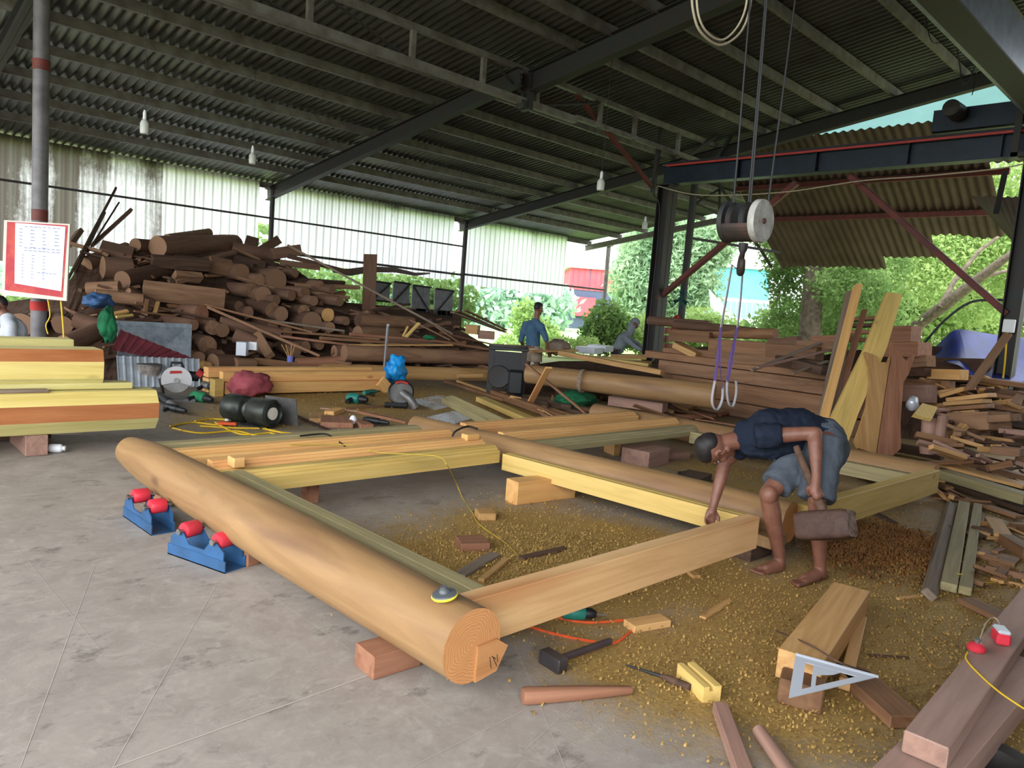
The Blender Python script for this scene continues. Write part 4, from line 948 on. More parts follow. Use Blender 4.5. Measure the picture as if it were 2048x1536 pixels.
# small loose pieces over the heap: every one alike, dusty
rn = random.Random(11)
def scatter(n, xr, yf, depthf, group, label, cat, mats, name='offcut', lr=(.15, .7), wr=(.03, .10)):
    for i in range(n):
        x = rn.uniform(*xr); y0, y1 = yf(x); y = rn.uniform(y0, y1); d = depthf(x, y)+.05+rn.uniform(-.1, .12); A = PD(x, y, d)
        L = rn.uniform(*lr); a = rn.uniform(0, math.pi); t = rn.uniform(-.35, .35)
        B = A+Vector((math.cos(a)*L, math.sin(a)*L, t*L)); w = rn.uniform(*wr)
        A.z = max(A.z, w/2+.01); B.z = max(B.z, w/2+.01)
        if rn.random() < .3 and 'log' in cat: pass
        h = w*rn.uniform(.3, .9); mt = rn.choice(mats); f = (y-y0)/max(1, y1-y0)
        lab = '%s %s %s offcut %s, %s in %s' % ('short' if L < lr[0]+(lr[1]-lr[0])*.33 else 'long' if L > lr[0]+(lr[1]-lr[0])*.66 else 'mid-length', 'flat' if h < w*.5 else 'squared',
              {'dusty': 'dusty brown', 'dark_wood': 'dark', 'dusty_light': 'pale brown', 'brown_wood': 'brown', 'tan_wood': 'tan', 'pink_wood': 'pinkish', 'red_wood': 'reddish'}[mt],
              'tilting up' if abs(t) > .2 else 'lying sideways' if a < .7 or a > 2.6 else 'pointing away', 'high' if f < .33 else 'low' if f > .66 else 'midway', label)
        timber(name, A, B, w, h, mt, lab, cat, group, roll=rn.uniform(0, .6), ch=.003)
top = [(140, 560), (165, 500), (230, 480), (300, 485), (400, 500), (480, 505), (540, 515), (600, 540), (660, 580), (720, 615), (830, 650), (920, 650), (1000, 680)]
scatter(190, (150, 990), lambda x: (np.interp(x, [p[0] for p in top], [p[1] for p in top]), np.interp(x, [130, 250, 500, 850, 1000], [740, 725, 720, 740, 740])), pile_depth,
        'dusty offcuts strewn through the log pile', 'the big log pile', 'offcut', ['dusty', 'dusty', 'dark_wood', 'dusty_light', 'brown_wood'], lr=(.2, .9))

# things in and before the pile
bag('blue_sack', PD(196, 618, 9.9), (.19, .16, .10), 'blue_sack', 'crumpled dark blue sack in the log pile', seed=6)
bag('green_bag', PD(214, 688, 8.9), (.09, .08, .20), 'green_cloth', 'dark green bag hanging down left of the grey sheet', seed=7)
def sheet_px(name, pts, d, mat, label, cat='sheet', th=.01, ribs=0):
    P = [PD(x, y, dd) for (x, y), dd in zip(pts, d)]
    X = (P[1]-P[0]).normalized(); N = X.cross(P[-1]-P[0]).normalized()
    if N.dot(CAM-P[0]) < 0: N = -N
    mb = MB(); n = len(P); mb.add(P+[p-N*th for p in P], [tuple(range(n)), tuple(range(2*n-1, n-1, -1))]+[(i, (i+1) % n, n+(i+1) % n, n+i) for i in range(n)])
    o = obj(name, mb, mat); return tag(o, label, cat)
MT['foil'] = plain('grey_foil_board', '#a9b3bb', .4, .3, noise_to='#7f8b95', ns=9)
def ribbed(name, c1, c2):
    M = Mat(name, .5, .1); s = M.n('SeparateXYZ'); M.l(M.co.outputs['UV'], s.inputs[0])
    w = M.math('SINE', M.math('MULTIPLY', s.outputs[0], 62.8)); k = M.n('MapRange'); M.l(w, k.inputs['Value']); k.inputs['From Min'].default_value = .8; k.inputs['From Max'].default_value = .95
    M.base(M.mix(k.outputs[0], c1, c2)); return M.m
def rib_sheet(name, P, mat, label, n=10, amp=.012):
    """P: four corners (tl, tr, br, bl); ribs run down"""
    X = (P[1]-P[0]); N = X.cross(P[3]-P[0]).normalized()
    if N.dot(CAM-P[0]) < 0: N = -N
    vs = []; m = n*6
    for i in range(m+1):
        t = i/m; ph = (t*n) % 1; h = amp if ph < .22 else 0
        vs += [P[0].lerp(P[1], t)+N*h, P[3].lerp(P[2], t)+N*h]
    mb = MB().add(vs, [(i*2, i*2+2, i*2+3, i*2+1) for i in range(m)]); return tag(obj(name, mb, mat), label, 'sheet')
MT['maroon'] = plain('maroon_sheet', '#8a4048', .5, .1, noise_to='#6d333b'); MT['white_sheet'] = plain('white_ribbed_sheet', '#c3ccd4', .45, .1, noise_to='#a9b1b9')
sheet_px('foil_board', [(234, 641), (384, 648), (380, 768), (237, 768)], [10.2, 11.1, 10.95, 9.95], 'foil', 'grey silvery board leaning at the foot of the log pile')
tag(obj('ribbed_sheet', MB(), 'maroon'), 'x', 'sheet') if False else None
P = [PD(240, 659, 10.0), PD(384, 716, 10.8), PD(345, 722, 10.5), PD(222, 700, 9.8)]
mbb = MB(); X = P[1]-P[0]; N = (P[1]-P[0]).cross(P[3]-P[0]).normalized(); N = N if N.dot(CAM-P[0]) > 0 else -N; vs = []
for i in range(55):
    t = i/54; h = .014 if (t*9) % 1 < .25 else 0; vs += [P[0].lerp(P[1], t)+N*h, P[3].lerp(P[2], t)+N*h]
mbb.add(vs, [(i*2, i*2+2, i*2+3, i*2+1) for i in range(54)]); tag(obj('ribbed_sheet', mbb, 'maroon'), 'maroon ribbed sheet slanting across the grey board', 'sheet')
rib_sheet('ribbed_sheet', [PD(232, 712, 9.9), PD(398, 718, 10.7), PZ(400, 774), PZ(236, 775)], 'white_sheet', 'pale grey ribbed sheet standing under the maroon one', 12)
# tin can
can = empty('tin_can', PZ(298, 768)); tag(can, 'rusty paint-smeared tin can before the pale ribbed sheet', 'can')
MT['rusty_tin'] = plain('rusty_tin', '#a9a29a', .5, .3, noise_to='#5b4236', ns=12)
obj('body', MB().lathe([(0, 0), (.125, 0), (.13, .02), (.155, .25), (.158, .26), (.15, .26), (.12, .02)], 24), 'rusty_tin', can)
obj('rim', MB().lathe([(.150, .255), (.162, .262), (.162, .275), (.150, .275)], 24), 'steel_dull', can)
# little box, carton, cup of brushes
def cuboid(name, c, s, rz, mat, label, cat, ch=.006):
    o = obj(name, MB().box((-s[0]/2, -s[1]/2, 0), (s[0]/2, s[1]/2, s[2]), 0, ch), mat, None, Matrix.Translation(c) @ Matrix.Rotation(rz, 4, 'Z')); return tag(o, label, cat)
cuboid('machine_box', PD(484, 711, 11.7), (.16, .14, .22), R(-40), 'white_metal', 'small silver box standing on the short log section', 'box')
cuboid('carton', PD(506, 700, 11.8), (.13, .08, .13), R(-40), 'white', 'small white carton with a red edge beside the silver box', 'carton')
cuboid('carton', PD(972, 678, 14.4), (.30, .18, .16), R(-30), 'pink_wood', 'pale reddish carton near the fan of boards', 'carton')
cuboid('carton', PD(945, 668, 14.5), (.26, .16, .18), R(-60), 'tan_wood', 'open tan carton flap near the fan of boards', 'carton')
cup = empty('brush_cup', PD(580, 724, 11.9)); tag(cup, 'small blue cup holding paint brushes behind the yellow planks', 'cup')
obj('cup_body', MB().lathe([(0, 0), (.045, 0), (.05, .10), (.045, .10), (.04, .01)], 16), plain('violet_plastic', '#7076c0', .5), cup)
for a in (-.6, -.3, .1, .35): obj('brush', MB().tube([(0, 0, .03), (a*.25, .02, .28)], .008, 6), 'tan_wood', cup)
# louvre shutters standing against the wall
MT['shutter'] = plain('grey_shutter', '#6f7076', .6, noise_to='#5c5a5e')
for i, (x0, x1, yt, yb, lb) in enumerate(((746, 781, 562, 600, 'first small grey shutter from the left under the wall sheets'), (787, 820, 563, 606, 'second grey shutter under the wall sheets'),
                                          (825, 861, 570, 622, 'third and largest grey shutter under the wall sheets'), (870, 907, 577, 630, 'grey shutter nearest the grey wall post'))):
    c = [PY(x0, yt, 15.6), PY(x1, yt+5, 15.6), PY(x1-2, yb+4, 15.6), PY(x0-3, yb, 15.6)]
    rt = empty('shutter', (c[2]+c[3])/2); tag(rt, lb, 'shutter'); iv = rt.matrix_world.inverted()
    X = (c[1]-c[0]); n = 5; pm = MB()
    for k in range(n):
        a0 = c[0].lerp(c[1], k/n+.01); a1 = c[0].lerp(c[1], (k+1)/n-.01); b0 = c[3].lerp(c[2], k/n+.01); b1 = c[3].lerp(c[2], (k+1)/n-.01); q = Vector((0, .03, 0))
        pm.add([a0, a1, b1, b0, a0+q, a1+q, b1+q, b0+q], [(0, 1, 2, 3), (7, 6, 5, 4), (0, 4, 5, 1), (1, 5, 6, 2), (2, 6, 7, 3), (3, 7, 4, 0)])
    obj('panel', pm, 'shutter', rt, iv)
    bm_ = MB(); f = Vector((0, -.03, 0))
    for p, q in ((c[0], c[1]), (c[3], c[2]), ((c[0], c[2])[i % 2 and 0], c[2]) if i == 2 else (c[3], c[1])): bm_.tube([p+f, q+f], .022, 4)
    obj('brace', bm_, 'dark_steel', rt, iv)
# sagging dark tarp strip on the wall behind the shutters
mb = MB(); vs = []
for i, (x, yt, yb) in enumerate(((665, 540, 545), (700, 537, 552), (740, 532, 545), (790, 535, 545), (830, 545, 552), (860, 545, 548))):
    vs += [PY(x, yt, 15.85), PY(x, yb, 15.55)]
mb.add(vs, [(i*2, i*2+2, i*2+3, i*2+1) for i in range(5)]); tag(obj('tarp_strip', mb, 'dark_wood'), 'dark sagging strip of sheeting hung below the middle wall sheets', 'sheeting')

timber('timber_rack', (9.2, 15.75, .62), (13.0, 15.75, .58), .3, 1.2, 'dark_wood', 'dark stacked timber the grey shutters stand on', 'stack')
for i, (x, y, r) in enumerate(((-30, 640, 20), (40, 650, 24), (70, 640, 16), (-10, 690, 24), (60, 690, 18), (125, 650, 18))):
    endlog(x, y, r, 1.0, 'dusty stump %s behind the pipe post' % ('far left', 'broad', 'upper', 'low left', 'lower', 'rightmost')[i] if False else ['dusty stump at the far left behind the seated man', 'broad dusty stump left of the pipe post', 'dusty stump just left of the pipe post', 'low dusty stump beneath the seated man', 'low dusty stump left of the pipe post', 'dusty stump just right of the pipe post'][i], ang=random.uniform(-.5, .5), seed=i)
# ------------------------------------------------------------ hewn timbers at the left
MT['paint_yellow'] = wood('wood_hewn_yellow', '#e9d488', '#d2b968', grain=(.6, 10, 10), knots='#9a8a4a', var=.05)
MT['paint_pale'] = wood('wood_hewn_pale', '#d6cb8c', '#bfb370', grain=(.6, 10, 10), var=.05)
MT['heart_brown'] = wood('wood_heart_brown', '#b5764a', '#99592f', grain=(.6, 6, 6), var=.05)
def hewn(x0, x1, yc, zc, pr, mats, label):
    """faceted timber: pr lists profile points (y, z) and mats one material slot per side"""
    mb = MB(); n = len(pr); vs = [(x0, yc+a, zc+b) for a, b in pr]+[(x1-(.03 if b < 0 else 0), yc+a, zc+b) for a, b in pr]
    mb.add(vs, [(i, (i+1) % n, n+(i+1) % n, n+i) for i in range(n)]); mb.mi = list(mats)
    mb.f += [tuple(range(n-1, -1, -1)), tuple(range(n, 2*n))]; mb.mi += [0, 0]; mb.sm += [False, False]
    M = Matrix.Translation((x0, yc, zc)); mb.v = [tuple(Vector(v)-Vector((x0, yc, zc))) for v in mb.v]
    return tag(obj('hewn_timber', mb, ['paint_yellow', 'heart_brown', 'paint_pale'], None, M), label, 'timber')
zt, z1, z2, zb = [PY(310, y, 6.45).z for y in (783, 806, 836, 860)]
hewn(-1.5, 2.14, 6.62, 0, [(-.17, z2), (-.17, z1), (-.09, zt), (.12, zt), (.19, z1), (.19, z2), (.10, zb), (-.09, zb)], [1, 0, 2, 0, 0, 0, 2, 2], 'lower faceted yellow timber with a wide brown heart stripe, resting on a block')
bz = zb; ut, u1, u2, ub = [PY(233, y, 6.62).z for y in (701, 724, 757, 776)]
hewn(-1.5, 1.76, 6.80, 0, [(-.17, u2), (-.18, u1), (-.14, ut), (.14, ut), (.19, u1), (.16, u2), (.10, ub), (-.12, ub)], [0, 1, 2, 0, 0, 0, 2, 2], 'upper faceted yellow timber with a dark brown band along its top')
timber('hewn_timber', (-1.5, 7.25, ut-.06), (1.66, 7.25, ut-.06), .22, .2, 'paint_pale', 'pale timber lying behind the upper faceted timber', 'timber')
timber('prop_beam', (-1.5, 7.25, (ut-.16)/2), (1.5, 7.25, (ut-.16)/2), .2, ut-.17, 'dark_wood', 'dark timber under the pale rear timber', 'timber')
timber('board', (-1.5, 6.56, zt+.012), (1.35, 6.56, zt+.012), .10, .022, 'grey_wood', 'thin grey board between the two faceted timbers', 'board')
timber('slab', (1.0, 6.70, zt+.03), (1.98, 6.70, zt+.03), .16, .05, 'paint_pale', 'yellow slab sticking out between the two faceted timbers', 'slab')
timber('wood_block', (1.27, 6.50, bz/2), (1.27, 7.1, bz/2), .15, bz-.004, 'pink_wood', 'squared brown block under the lower faceted timber', 'block')
bt = empty('bottle', PZ(113, 905)); bt.location.z = .035; tag(bt, 'small white bottle lying by the squared brown block', 'bottle')
obj('bottle_body', MB().lathe([(0, -.05), (.03, -.05), (.034, -.04), (.034, .03), (.02, .045)], 18, Matrix.Rotation(R(90), 4, 'Y') @ Matrix.Rotation(R(30), 4, 'X')), 'white', bt)
obj('cap', MB().lathe([(.02, .045), (.022, .065), (0, .066)], 14, Matrix.Rotation(R(90), 4, 'Y') @ Matrix.Rotation(R(30), 4, 'X')), 'white_metal', bt)

# ------------------------------------------------------------ roller stands
def roller_stand(A, B, label):
    A = Vector(A); B = Vector(B); c = (A+B)/2; a = math.atan2(B.y-A.y, B.x-A.x); L = (B-A).length
    s = empty('roller_stand', c, a); tag(s, label, 'roller stand', 'blue pipe roller stands')
    w = .13
    obj('base', MB().box((-L/2, -w/2, .0), (L/2, w/2, .006)).box((-L/2, -w/2, 0), (L/2, -w/2+.006, .06)).box((-L/2, w/2-.006, 0), (L/2, w/2, .06)), 'blue_paint', s)
    pr = [(-L*.46, .05), (-L*.46, .10), (-L*.34, .138), (-L*.24, .138), (-L*.13, .085), (L*.13, .085), (L*.24, .138), (L*.34, .138), (L*.46, .10), (L*.46, .05)]
    for y in (-w/2+.003, w/2-.009):
        m = Matrix.Translation((0, y+.006, 0)) @ Matrix.Rotation(R(90), 4, 'X'); obj('side_plate', MB().prism(pr, 0, .006, m), 'blue_paint', s)
    for x in (-L*.29, L*.29):
        m = Matrix.Translation((x, 0, .140)) @ Matrix.Rotation(R(90), 4, 'X')
        rr = obj('roller', MB().lathe([(0, -.044), (.038, -.044), (.042, -.038), (.042, .038), (.038, .044), (0, .044)], 28, m), 'red_roller', s)
        obj('axle', MB().lathe([(0, -.076), (.016, -.076), (.016, -.066), (.009, -.066), (.009, .066), (.016, .066), (.016, .076), (0, .076)], 14, m), 'steel', rr)
    return s
r1 = roller_stand((1.415, 3.91, 0), (1.545, 3.49, 0), 'blue roller stand with two red rollers, on the right beside the nearest log')
dup(r1, Matrix.Translation((1.43, 4.44, 0)) @ Matrix.Rotation(math.atan2(-.42, .02), 4, 'Z'), 'blue roller stand with two red rollers, farther back on the left')

# ------------------------------------------------------------ tools in front
def rot_to(A, B, roll=0): return axis_m(A, B, (0, 0, 1), roll)[0]
# sanding pad on the log
sp = empty('sanding_pad', PZ(890, 1187, .384)+Vector((0, 0, -.012))); sp.rotation_euler = (R(-4), R(-10), 0); tag(sp, 'round sanding pad with yellow foam edge lying on the nearest log', 'sanding pad')
obj('foam', MB().lathe([(0, 0), (.046, 0), (.049, .006), (.047, .010), (0, .010)], 32), plain('yellow_foam', '#e3d13c', .7), sp)
obj('plate', MB().lathe([(0, .010), (.046, .010), (.044, .015), (.020, .019), (.016, .030), (.012, .032), (.012, .040), (0, .040)], 32), plain('grey_pad', '#54585c', .4), sp)
# hammer (dark wooden handle and block head)
h = empty('mallet', PZ(1130, 1335)); A = PZ(1108, 1322, .03); B = PZ(1222, 1282, .03); tag(h, 'dark hammer with a square head lying before the cross beam', 'hammer'); iv = h.matrix_world.inverted()
m, L = axis_m(A, B); obj('handle', MB().box((0, -.014, -.012), (L, .014, .014), 0, .006, m), plain('dark_handle', '#33292b', .6, noise_to='#463a3a'), h, iv)
d = (B-A).normalized(); p = Vector((d.y, -d.x, 0)); m2, _ = axis_m(A-p*-.0+p*.055-d*.0, A-p*.065); obj('head', MB().box((0, -.028, -.03), (.12, .028, .03), 0, .006, m2), plain('dark_iron', '#2f2b2e', .5, .3, noise_to='#4a4444'), h, iv)
# tapered wooden wedge
m, L = axis_m(PZ(1045, 1392, .03), PZ(1264, 1380, .02)); mb = MB(); vs = []
for x, w, hh in ((0, .038, .050), (.012, .045, .058), (L*.5, .038, .048), (L*.98, .022, .030), (L, .016, .024)):
    for k in range(12):
        a = 2*math.pi*k/12; cx = math.copysign(abs(math.cos(a))**.6, math.cos(a)); sx = math.copysign(abs(math.sin(a))**.6, math.sin(a)); vs.append((x, cx*w*.62, sx*hh*.5))
mb.add(vs, [(i*12+k, i*12+(k+1) % 12, i*12+12+(k+1) % 12, i*12+12+k) for i in range(4) for k in range(12)]+[tuple(range(11, -1, -1)), tuple(range(48, 60))], 0, True)
tag(obj('wooden_wedge', mb, 'red_wood', None, m), 'reddish tapered wooden peg lying on bare concrete at the front', 'peg')
# chisel
ch = empty('chisel', PZ(1320, 1350)); tag(ch, 'long chisel with a brown handle touching the notched block', 'chisel'); iv = ch.matrix_world.inverted()
a, b, c = PZ(1252, 1330, .008), PZ(1322, 1352, .012), PZ(1380, 1375, .02)
obj('blade', MB().tube([a, a.lerp(b, .5), b], [.004, .006, .008], 8), 'dark_steel', ch, iv); obj('handle', MB().tube([b, b.lerp(c, .15), b.lerp(c, .8), c], [.009, .014, .016, .014], 10), 'dark_wood', ch, iv)
# notched blocks
def notched(fl, fr, br, h, mat, label):
    o = block_px(fl, fr, br, h, mat, label); me = o.data; xs = [v.co.x for v in me.vertices]; ys = [v.co.y for v in me.vertices]; L = max(xs); y0, y1 = min(ys), max(ys)
    me2 = MB().prof([(y0, 0), (y1, 0), (y1, h), (y0+(y1-y0)*.68, h), (y0+(y1-y0)*.68, h*.7), (y0+(y1-y0)*.40, h*.7), (y0+(y1-y0)*.40, h), (y0, h)], 0, L).mesh('notched', mat); o.data = me2; return o
notched((1405, 1406), (1440, 1402), (1428, 1348), .062, 'beam_yellow', 'yellow block with a slot cut along its top, at the tip of the chisel')
block_px((1268, 1268), (1342, 1255), (1330, 1238), .035, 'tan_wood', 'small pale block with saw kerfs under the orange cable')
block_px((1385, 1158), (1402, 1158), (1400, 1146), .02, 'tan_wood', 'tiny offcut on the sawdust before the cross beam')
strip('wood_strip', (1405, 1238), (1458, 1203), .035, .012, 'tan_wood', 'short pale strip lying on the sawdust right of the slotted cable', 'strip')
# drill behind beam
dr = empty('power_drill', PZ(1165, 1230)); tag(dr, 'green and black drill half hidden under the cross beam', 'drill'); iv = dr.matrix_world.inverted()
a, b = PZ(1125, 1222, .045), PZ(1192, 1228, .04); m, L = axis_m(a, b)
obj('body', MB().lathe([(0, 0), (.034, .004), (.036, .05), (.034, L*.62), (.028, L*.68)], 18, m @ Matrix.Rotation(R(90), 4, 'Y')), 'green_tool', dr, iv)
obj('chuck', MB().lathe([(.024, L*.68), (.026, L*.85), (.014, L), (0, L)], 18, m @ Matrix.Rotation(R(90), 4, 'Y')), 'black', dr, iv)
obj('bit', MB().tube([b, b+(b-a).normalized()*.05], .004, 6), 'steel_dull', dr, iv)
obj('grip', MB().box((.03, .01, -.022), (.07, .14, .014), 0, .01, m), 'black', dr, iv)
def floor_cable(label, pts, r, mat, z=None): return hanging_cable(label, [PZ(x, y, (z or r)) if len(q) == 0 else PZ(x, y, q[0]) for x, y, *q in pts], r, mat)
floor_cable('orange cable running from under the beam to the pale kerfed block', [(1080, 1215), (1120, 1236), (1180, 1245), (1250, 1240), (1303, 1236)], .006, 'orange_cable')
floor_cable('orange cable passing behind the dark hammer', [(1058, 1253), (1110, 1268), (1180, 1282), (1230, 1285), (1262, 1262)], .006, 'orange_cable')
floor_cable('thin yellowish cable crossing the rails and the near bay floor', [(560, 890, .33), (690, 890, .33), (760, 905, .34), (870, 912, .36), (895, 932, .33), (912, 965, .1), (925, 995), (945, 1025), (960, 1050), (1010, 1085), (1045, 1120), (1062, 1128)], .004, plain('thin_yellow_cable', '#b59a3c', .6) )
floor_cable('black cord over the grooved rail at the back', [(600, 872, .32), (650, 868, .33), (672, 880, .33), (690, 892, .30)], .007, 'black')
floor_cable('dark band looped around the far part of the middle log', [(905, 872, .36), (912, 862, .36), (935, 853, .37), (955, 858, .36)], .009, 'black')
for k, pts in enumerate(([(340, 852), (385, 845), (440, 850), (500, 846), (545, 862), (600, 868)], [(345, 856), (400, 866), (470, 862), (520, 872), (565, 868)], [(390, 842), (430, 838), (490, 843), (540, 838), (560, 815)], [(400, 852), (470, 856), (530, 858), (590, 872)], [(430, 845), (480, 868), (540, 866), (560, 876)])):
    floor_cable('yellow extension cable strewn on the floor behind the near log, %s' % ['its longest run', 'its lowest loop', 'running up to the motor', 'its middle strand', 'its crossing strand'][k], pts, .008, 'yellow_cable')
cuboid('cable_plug', PZ(455, 850, .012), (.18, .05, .03), R(-35), 'orange_cable', 'orange connector among the yellow cables', 'plug')
cuboid('plug', PZ(454, 842, .012), (.04, .03, .09), R(-35), 'white', 'small white plug standing by the orange connector', 'plug')

# ------------------------------------------------------------ right foreground
def z_board(name, a, b, z, w, h, mat, label, cat='board', end=None, roll=0.0):
    return timber(name, PZ(*a, z), PZ(*b, z), w, h, mat, label, cat, end=end, roll=roll)
z_board('timber_block', (1597, 1340), (1700, 1195), .10, .17, .12, 'tan_wood', 'thick tan timber lying under the white speed square', 'timber')
z_board('board', (1690, 1370), (1722, 1240), .03, .05, .05, 'tan_wood', 'narrow tan strip standing right of the thick tan timber', 'strip')
z_board('board', (1700, 1345), (1815, 1445), .03, .14, .05, 'brown_wood', 'brown board on the floor running under the pink beam', 'board')
z_board('board', (1440, 1415), (1492, 1560), .025, .055, .045, 'pink_wood', 'pinkish batten at the bottom edge, left of the round one', 'batten')
log('round_stake', PZ(1518, 1462, .03), PZ(1600, 1580, .03), .024, .026, 'pink_wood', 'pink_wood', 'rounded pinkish stake at the bottom edge', 'stake', n=16, seed=3)
MT['pink_beam'] = wood('wood_pink_beam', '#a98a7d', '#8d7064', grain=(.5, 6, 6), var=.02)
def two_face(name, tl, tr, far_l, z, h, mat, end, label, Lmax=None):
    """squared beam given by the two near top corners and a far top-left corner"""
    a, b, c = PZ(*tl, z), PZ(*tr, z), PZ(*far_l, z); x = (c-a).normalized(); w = (b-a).length; y = Vector((-x.y, x.x, 0)); s = 1 if y.dot(b-a) > 0 else -1
    L = Lmax or (c-a).length; m = Matrix((x, y, Vector((0, 0, 1)))).transposed().to_4x4(); m.translation = a
    mb = MB().box((0, min(0, s*w), -h), (L, max(0, s*w), 0), 0, .004); mb.mi[0] = 1
    return tag(obj(name, mb, [mat, end], None, m), label, 'beam')
two_face('squared_beam', (1808, 1460), (1898, 1497), (2060, 1155), .26, .07, 'pink_beam', 'pink_wood', 'big pinkish squared beam at the bottom right corner', 2.6)
two_face('squared_beam', (1740, 1536), (1880, 1575), (1800, 1480), .18, .10, 'pink_beam', 'pink_wood', 'second pinkish beam under the big one at the bottom right', 1.6)
tag(bpy.data.objects[-1] if False else block_px((1850, 1560), (1960, 1590), (1970, 1540), .07, 'dark_wood', 'dark bearer under the pinkish beams', z=0), 'dark bearer under the pinkish beams', 'block')
ob = timber('bearer', (3.6, .50, .09), (3.6, .64, .09), .12, .18, 'dark_wood', 'dark bearer under the far part of the big pinkish beam', 'block')
rb = obj('tyre', MB().lathe([(.10, -.04), (.15, -.045), (.19, -.02), (.19, .02), (.15, .045), (.10, .04), (.09, 0), (.10, -.04)], 36), 'black_rubber'); rb.location = PZ(1975, 1545, .05); tag(rb, 'black rubber ring at the bottom right corner', 'ring')
# red clamps and string on the pink beam
for k, (x, y) in enumerate(((1952, 1300), (2000, 1285))):
    c = PZ(x, y, .265); cl = empty('chalk_reel', c, R(30)); tag(cl, ['left small red clamp on the big pinkish beam', 'right red and clear reel on the big pinkish beam'][k], 'reel')
    if k: obj('case', MB().box((-.04, -.025, 0), (.04, .025, .045), 0, .008), 'red_roller', cl); obj('lid', MB().box((-.038, -.023, .045), (.038, .023, .06), 0, .006), 'white_metal', cl)
    else: obj('case', MB().lathe([(0, 0), (.03, 0), (.034, .012), (.02, .028), (0, .03)], 18), 'red_roller', cl); obj('knob', MB().lathe([(.008, .028), (.012, .045), (0, .046)], 12), 'steel_dull', cl)
hanging_cable('yellow string hanging from the left red clamp to the floor edge', [PZ(1935, 1305, .27), PZ(1932, 1318, .265), PZ(1955, 1345, .262), PZ(2000, 1385, .262), PZ(2060, 1425, .262)], .003, 'yellow_cable')
hanging_cable('pale loop of string over the two reels', [PZ(1958, 1285, .28), PZ(1970, 1250, .30), PZ(1985, 1235, .30), PZ(1998, 1245, .29), PZ(1996, 1268, .28)], .0025, 'pale_cable')
floor_cable('thin cord curving over the floor left of the pinkish beam', [(1809, 1225), (1812, 1250), (1840, 1290), (1862, 1325), (1880, 1335), (1906, 1334)], .004, plain('tan_cord', '#9a7a4c', .7))
floor_cable('long thin wire across the three battens', [(1745, 1112), (1790, 1140), (1850, 1145), (1920, 1148, .06), (1975, 1165), (2030, 1160)], .003, 'tan_cord' if 'tan_cord' in MT else 'yellow_cable')
# speed square standing on the thick tan timber
def speed_square():
    z = .165; c = [PZ(1591, 1310, z+.02), PZ(1577, 1397, .13), PZ(1755, 1355, .13)]
    # build flat in its own plane
    o = c[1]; X = (c[2]-o).normalized(); N = X.cross(c[0]-o).normalized()
    if N.dot(CAM-o) < 0: N = -N
    Y = N.cross(X); P = [(0, 0), ((c[2]-o).dot(X), 0), ((c[0]-o).dot(X), (c[0]-o).dot(Y))]
    m = Matrix((X, Y, N)).transposed().to_4x4(); m.translation = o
    root = empty('speed_square', M=m); tag(root, 'white metal triangular try square resting on the thick tan timber', 'square')
    bm = bmesh.new(); cx = sum(p[0] for p in P)/3; cy = sum(p[1] for p in P)/3
    def lerp(s): return [(cx+(x-cx)*s, cy+(y-cy)*s) for x, y in P]
    mb = MB(); O = lerp(1.0); I = lerp(.62); J = lerp(.50)
    def ring(A, B, z0, z1):
        vs = [(x, y, z0) for x, y in A]+[(x, y, z0) for x, y in B]+[(x, y, z1) for x, y in A]+[(x, y, z1) for x, y in B]; fs = []
        for i in range(3):
            j = (i+1) % 3; fs += [(i, j, 3+j, 3+i), (6+i, 9+i, 9+j, 6+j), (i, 6+i, 6+j, j), (3+i, 3+j, 9+j, 9+i)]
        mb.add(vs, fs)
    ring(O, I, 0, .004); obj('frame', mb, 'white_metal', root)
    # web between the slots: strips leave one tall slot and one long slot
    a, b, c3 = I; w = MB()
    def q(p0, p1, p2, p3):
        w.add([(p[0], p[1], .0005) for p in (p0, p1, p2, p3)]+[(p[0], p[1], .0035) for p in (p0, p1, p2, p3)], [(3, 2, 1, 0), (4, 5, 6, 7), (0, 1, 5, 4), (1, 2, 6, 5), (2, 3, 7, 6), (3, 0, 4, 7)])
    L = lambda p, r, t: (p[0]+(r[0]-p[0])*t, p[1]+(r[1]-p[1])*t)
    q(L(a, b, .16), L(a, b, .24), L(c3, b, .24), L(c3, b, .16))
    q(L(c3, b, .24), L(L(a, b, .24), L(c3, b, .24), .55), L(L(a, b, .55), L(c3, b, .55), .62), L(c3, b, .7))
    obj('web', w, 'white_metal', root)
    obj('fence', MB().box((-.004, -.004, -.012), (P[1][0], .004, .014)) if False else MB().tube([(P[2][0], P[2][1], .004), (P[1][0], P[1][1], .004)], .006, 6), 'white_metal', root)
speed_square()
hanging_cable('long thin bamboo stick lying over the thick tan timber', [PZ(1553, 1262, .10), PZ(1620, 1290, .18), PZ(1680, 1325, .19), PZ(1740, 1345, .10)], .004, 'dark_wood')
bpy.context.view_layer.update()
strip('wood_strip', (1735, 1312), (1818, 1318), .012, .01, 'dark_wood', 'dark thin stick on the floor right of the try square', 'stick')
cuboid('timber_block', PZ(1600, 1405), (.12, .16, .10), R(20), 'brown_wood', 'reddish brown block under the near end of the thick tan timber', 'block')
block_px((1555, 1385), (1575, 1392), (1580, 1372), .05, 'dark_wood', 'dark little block left of the try square')
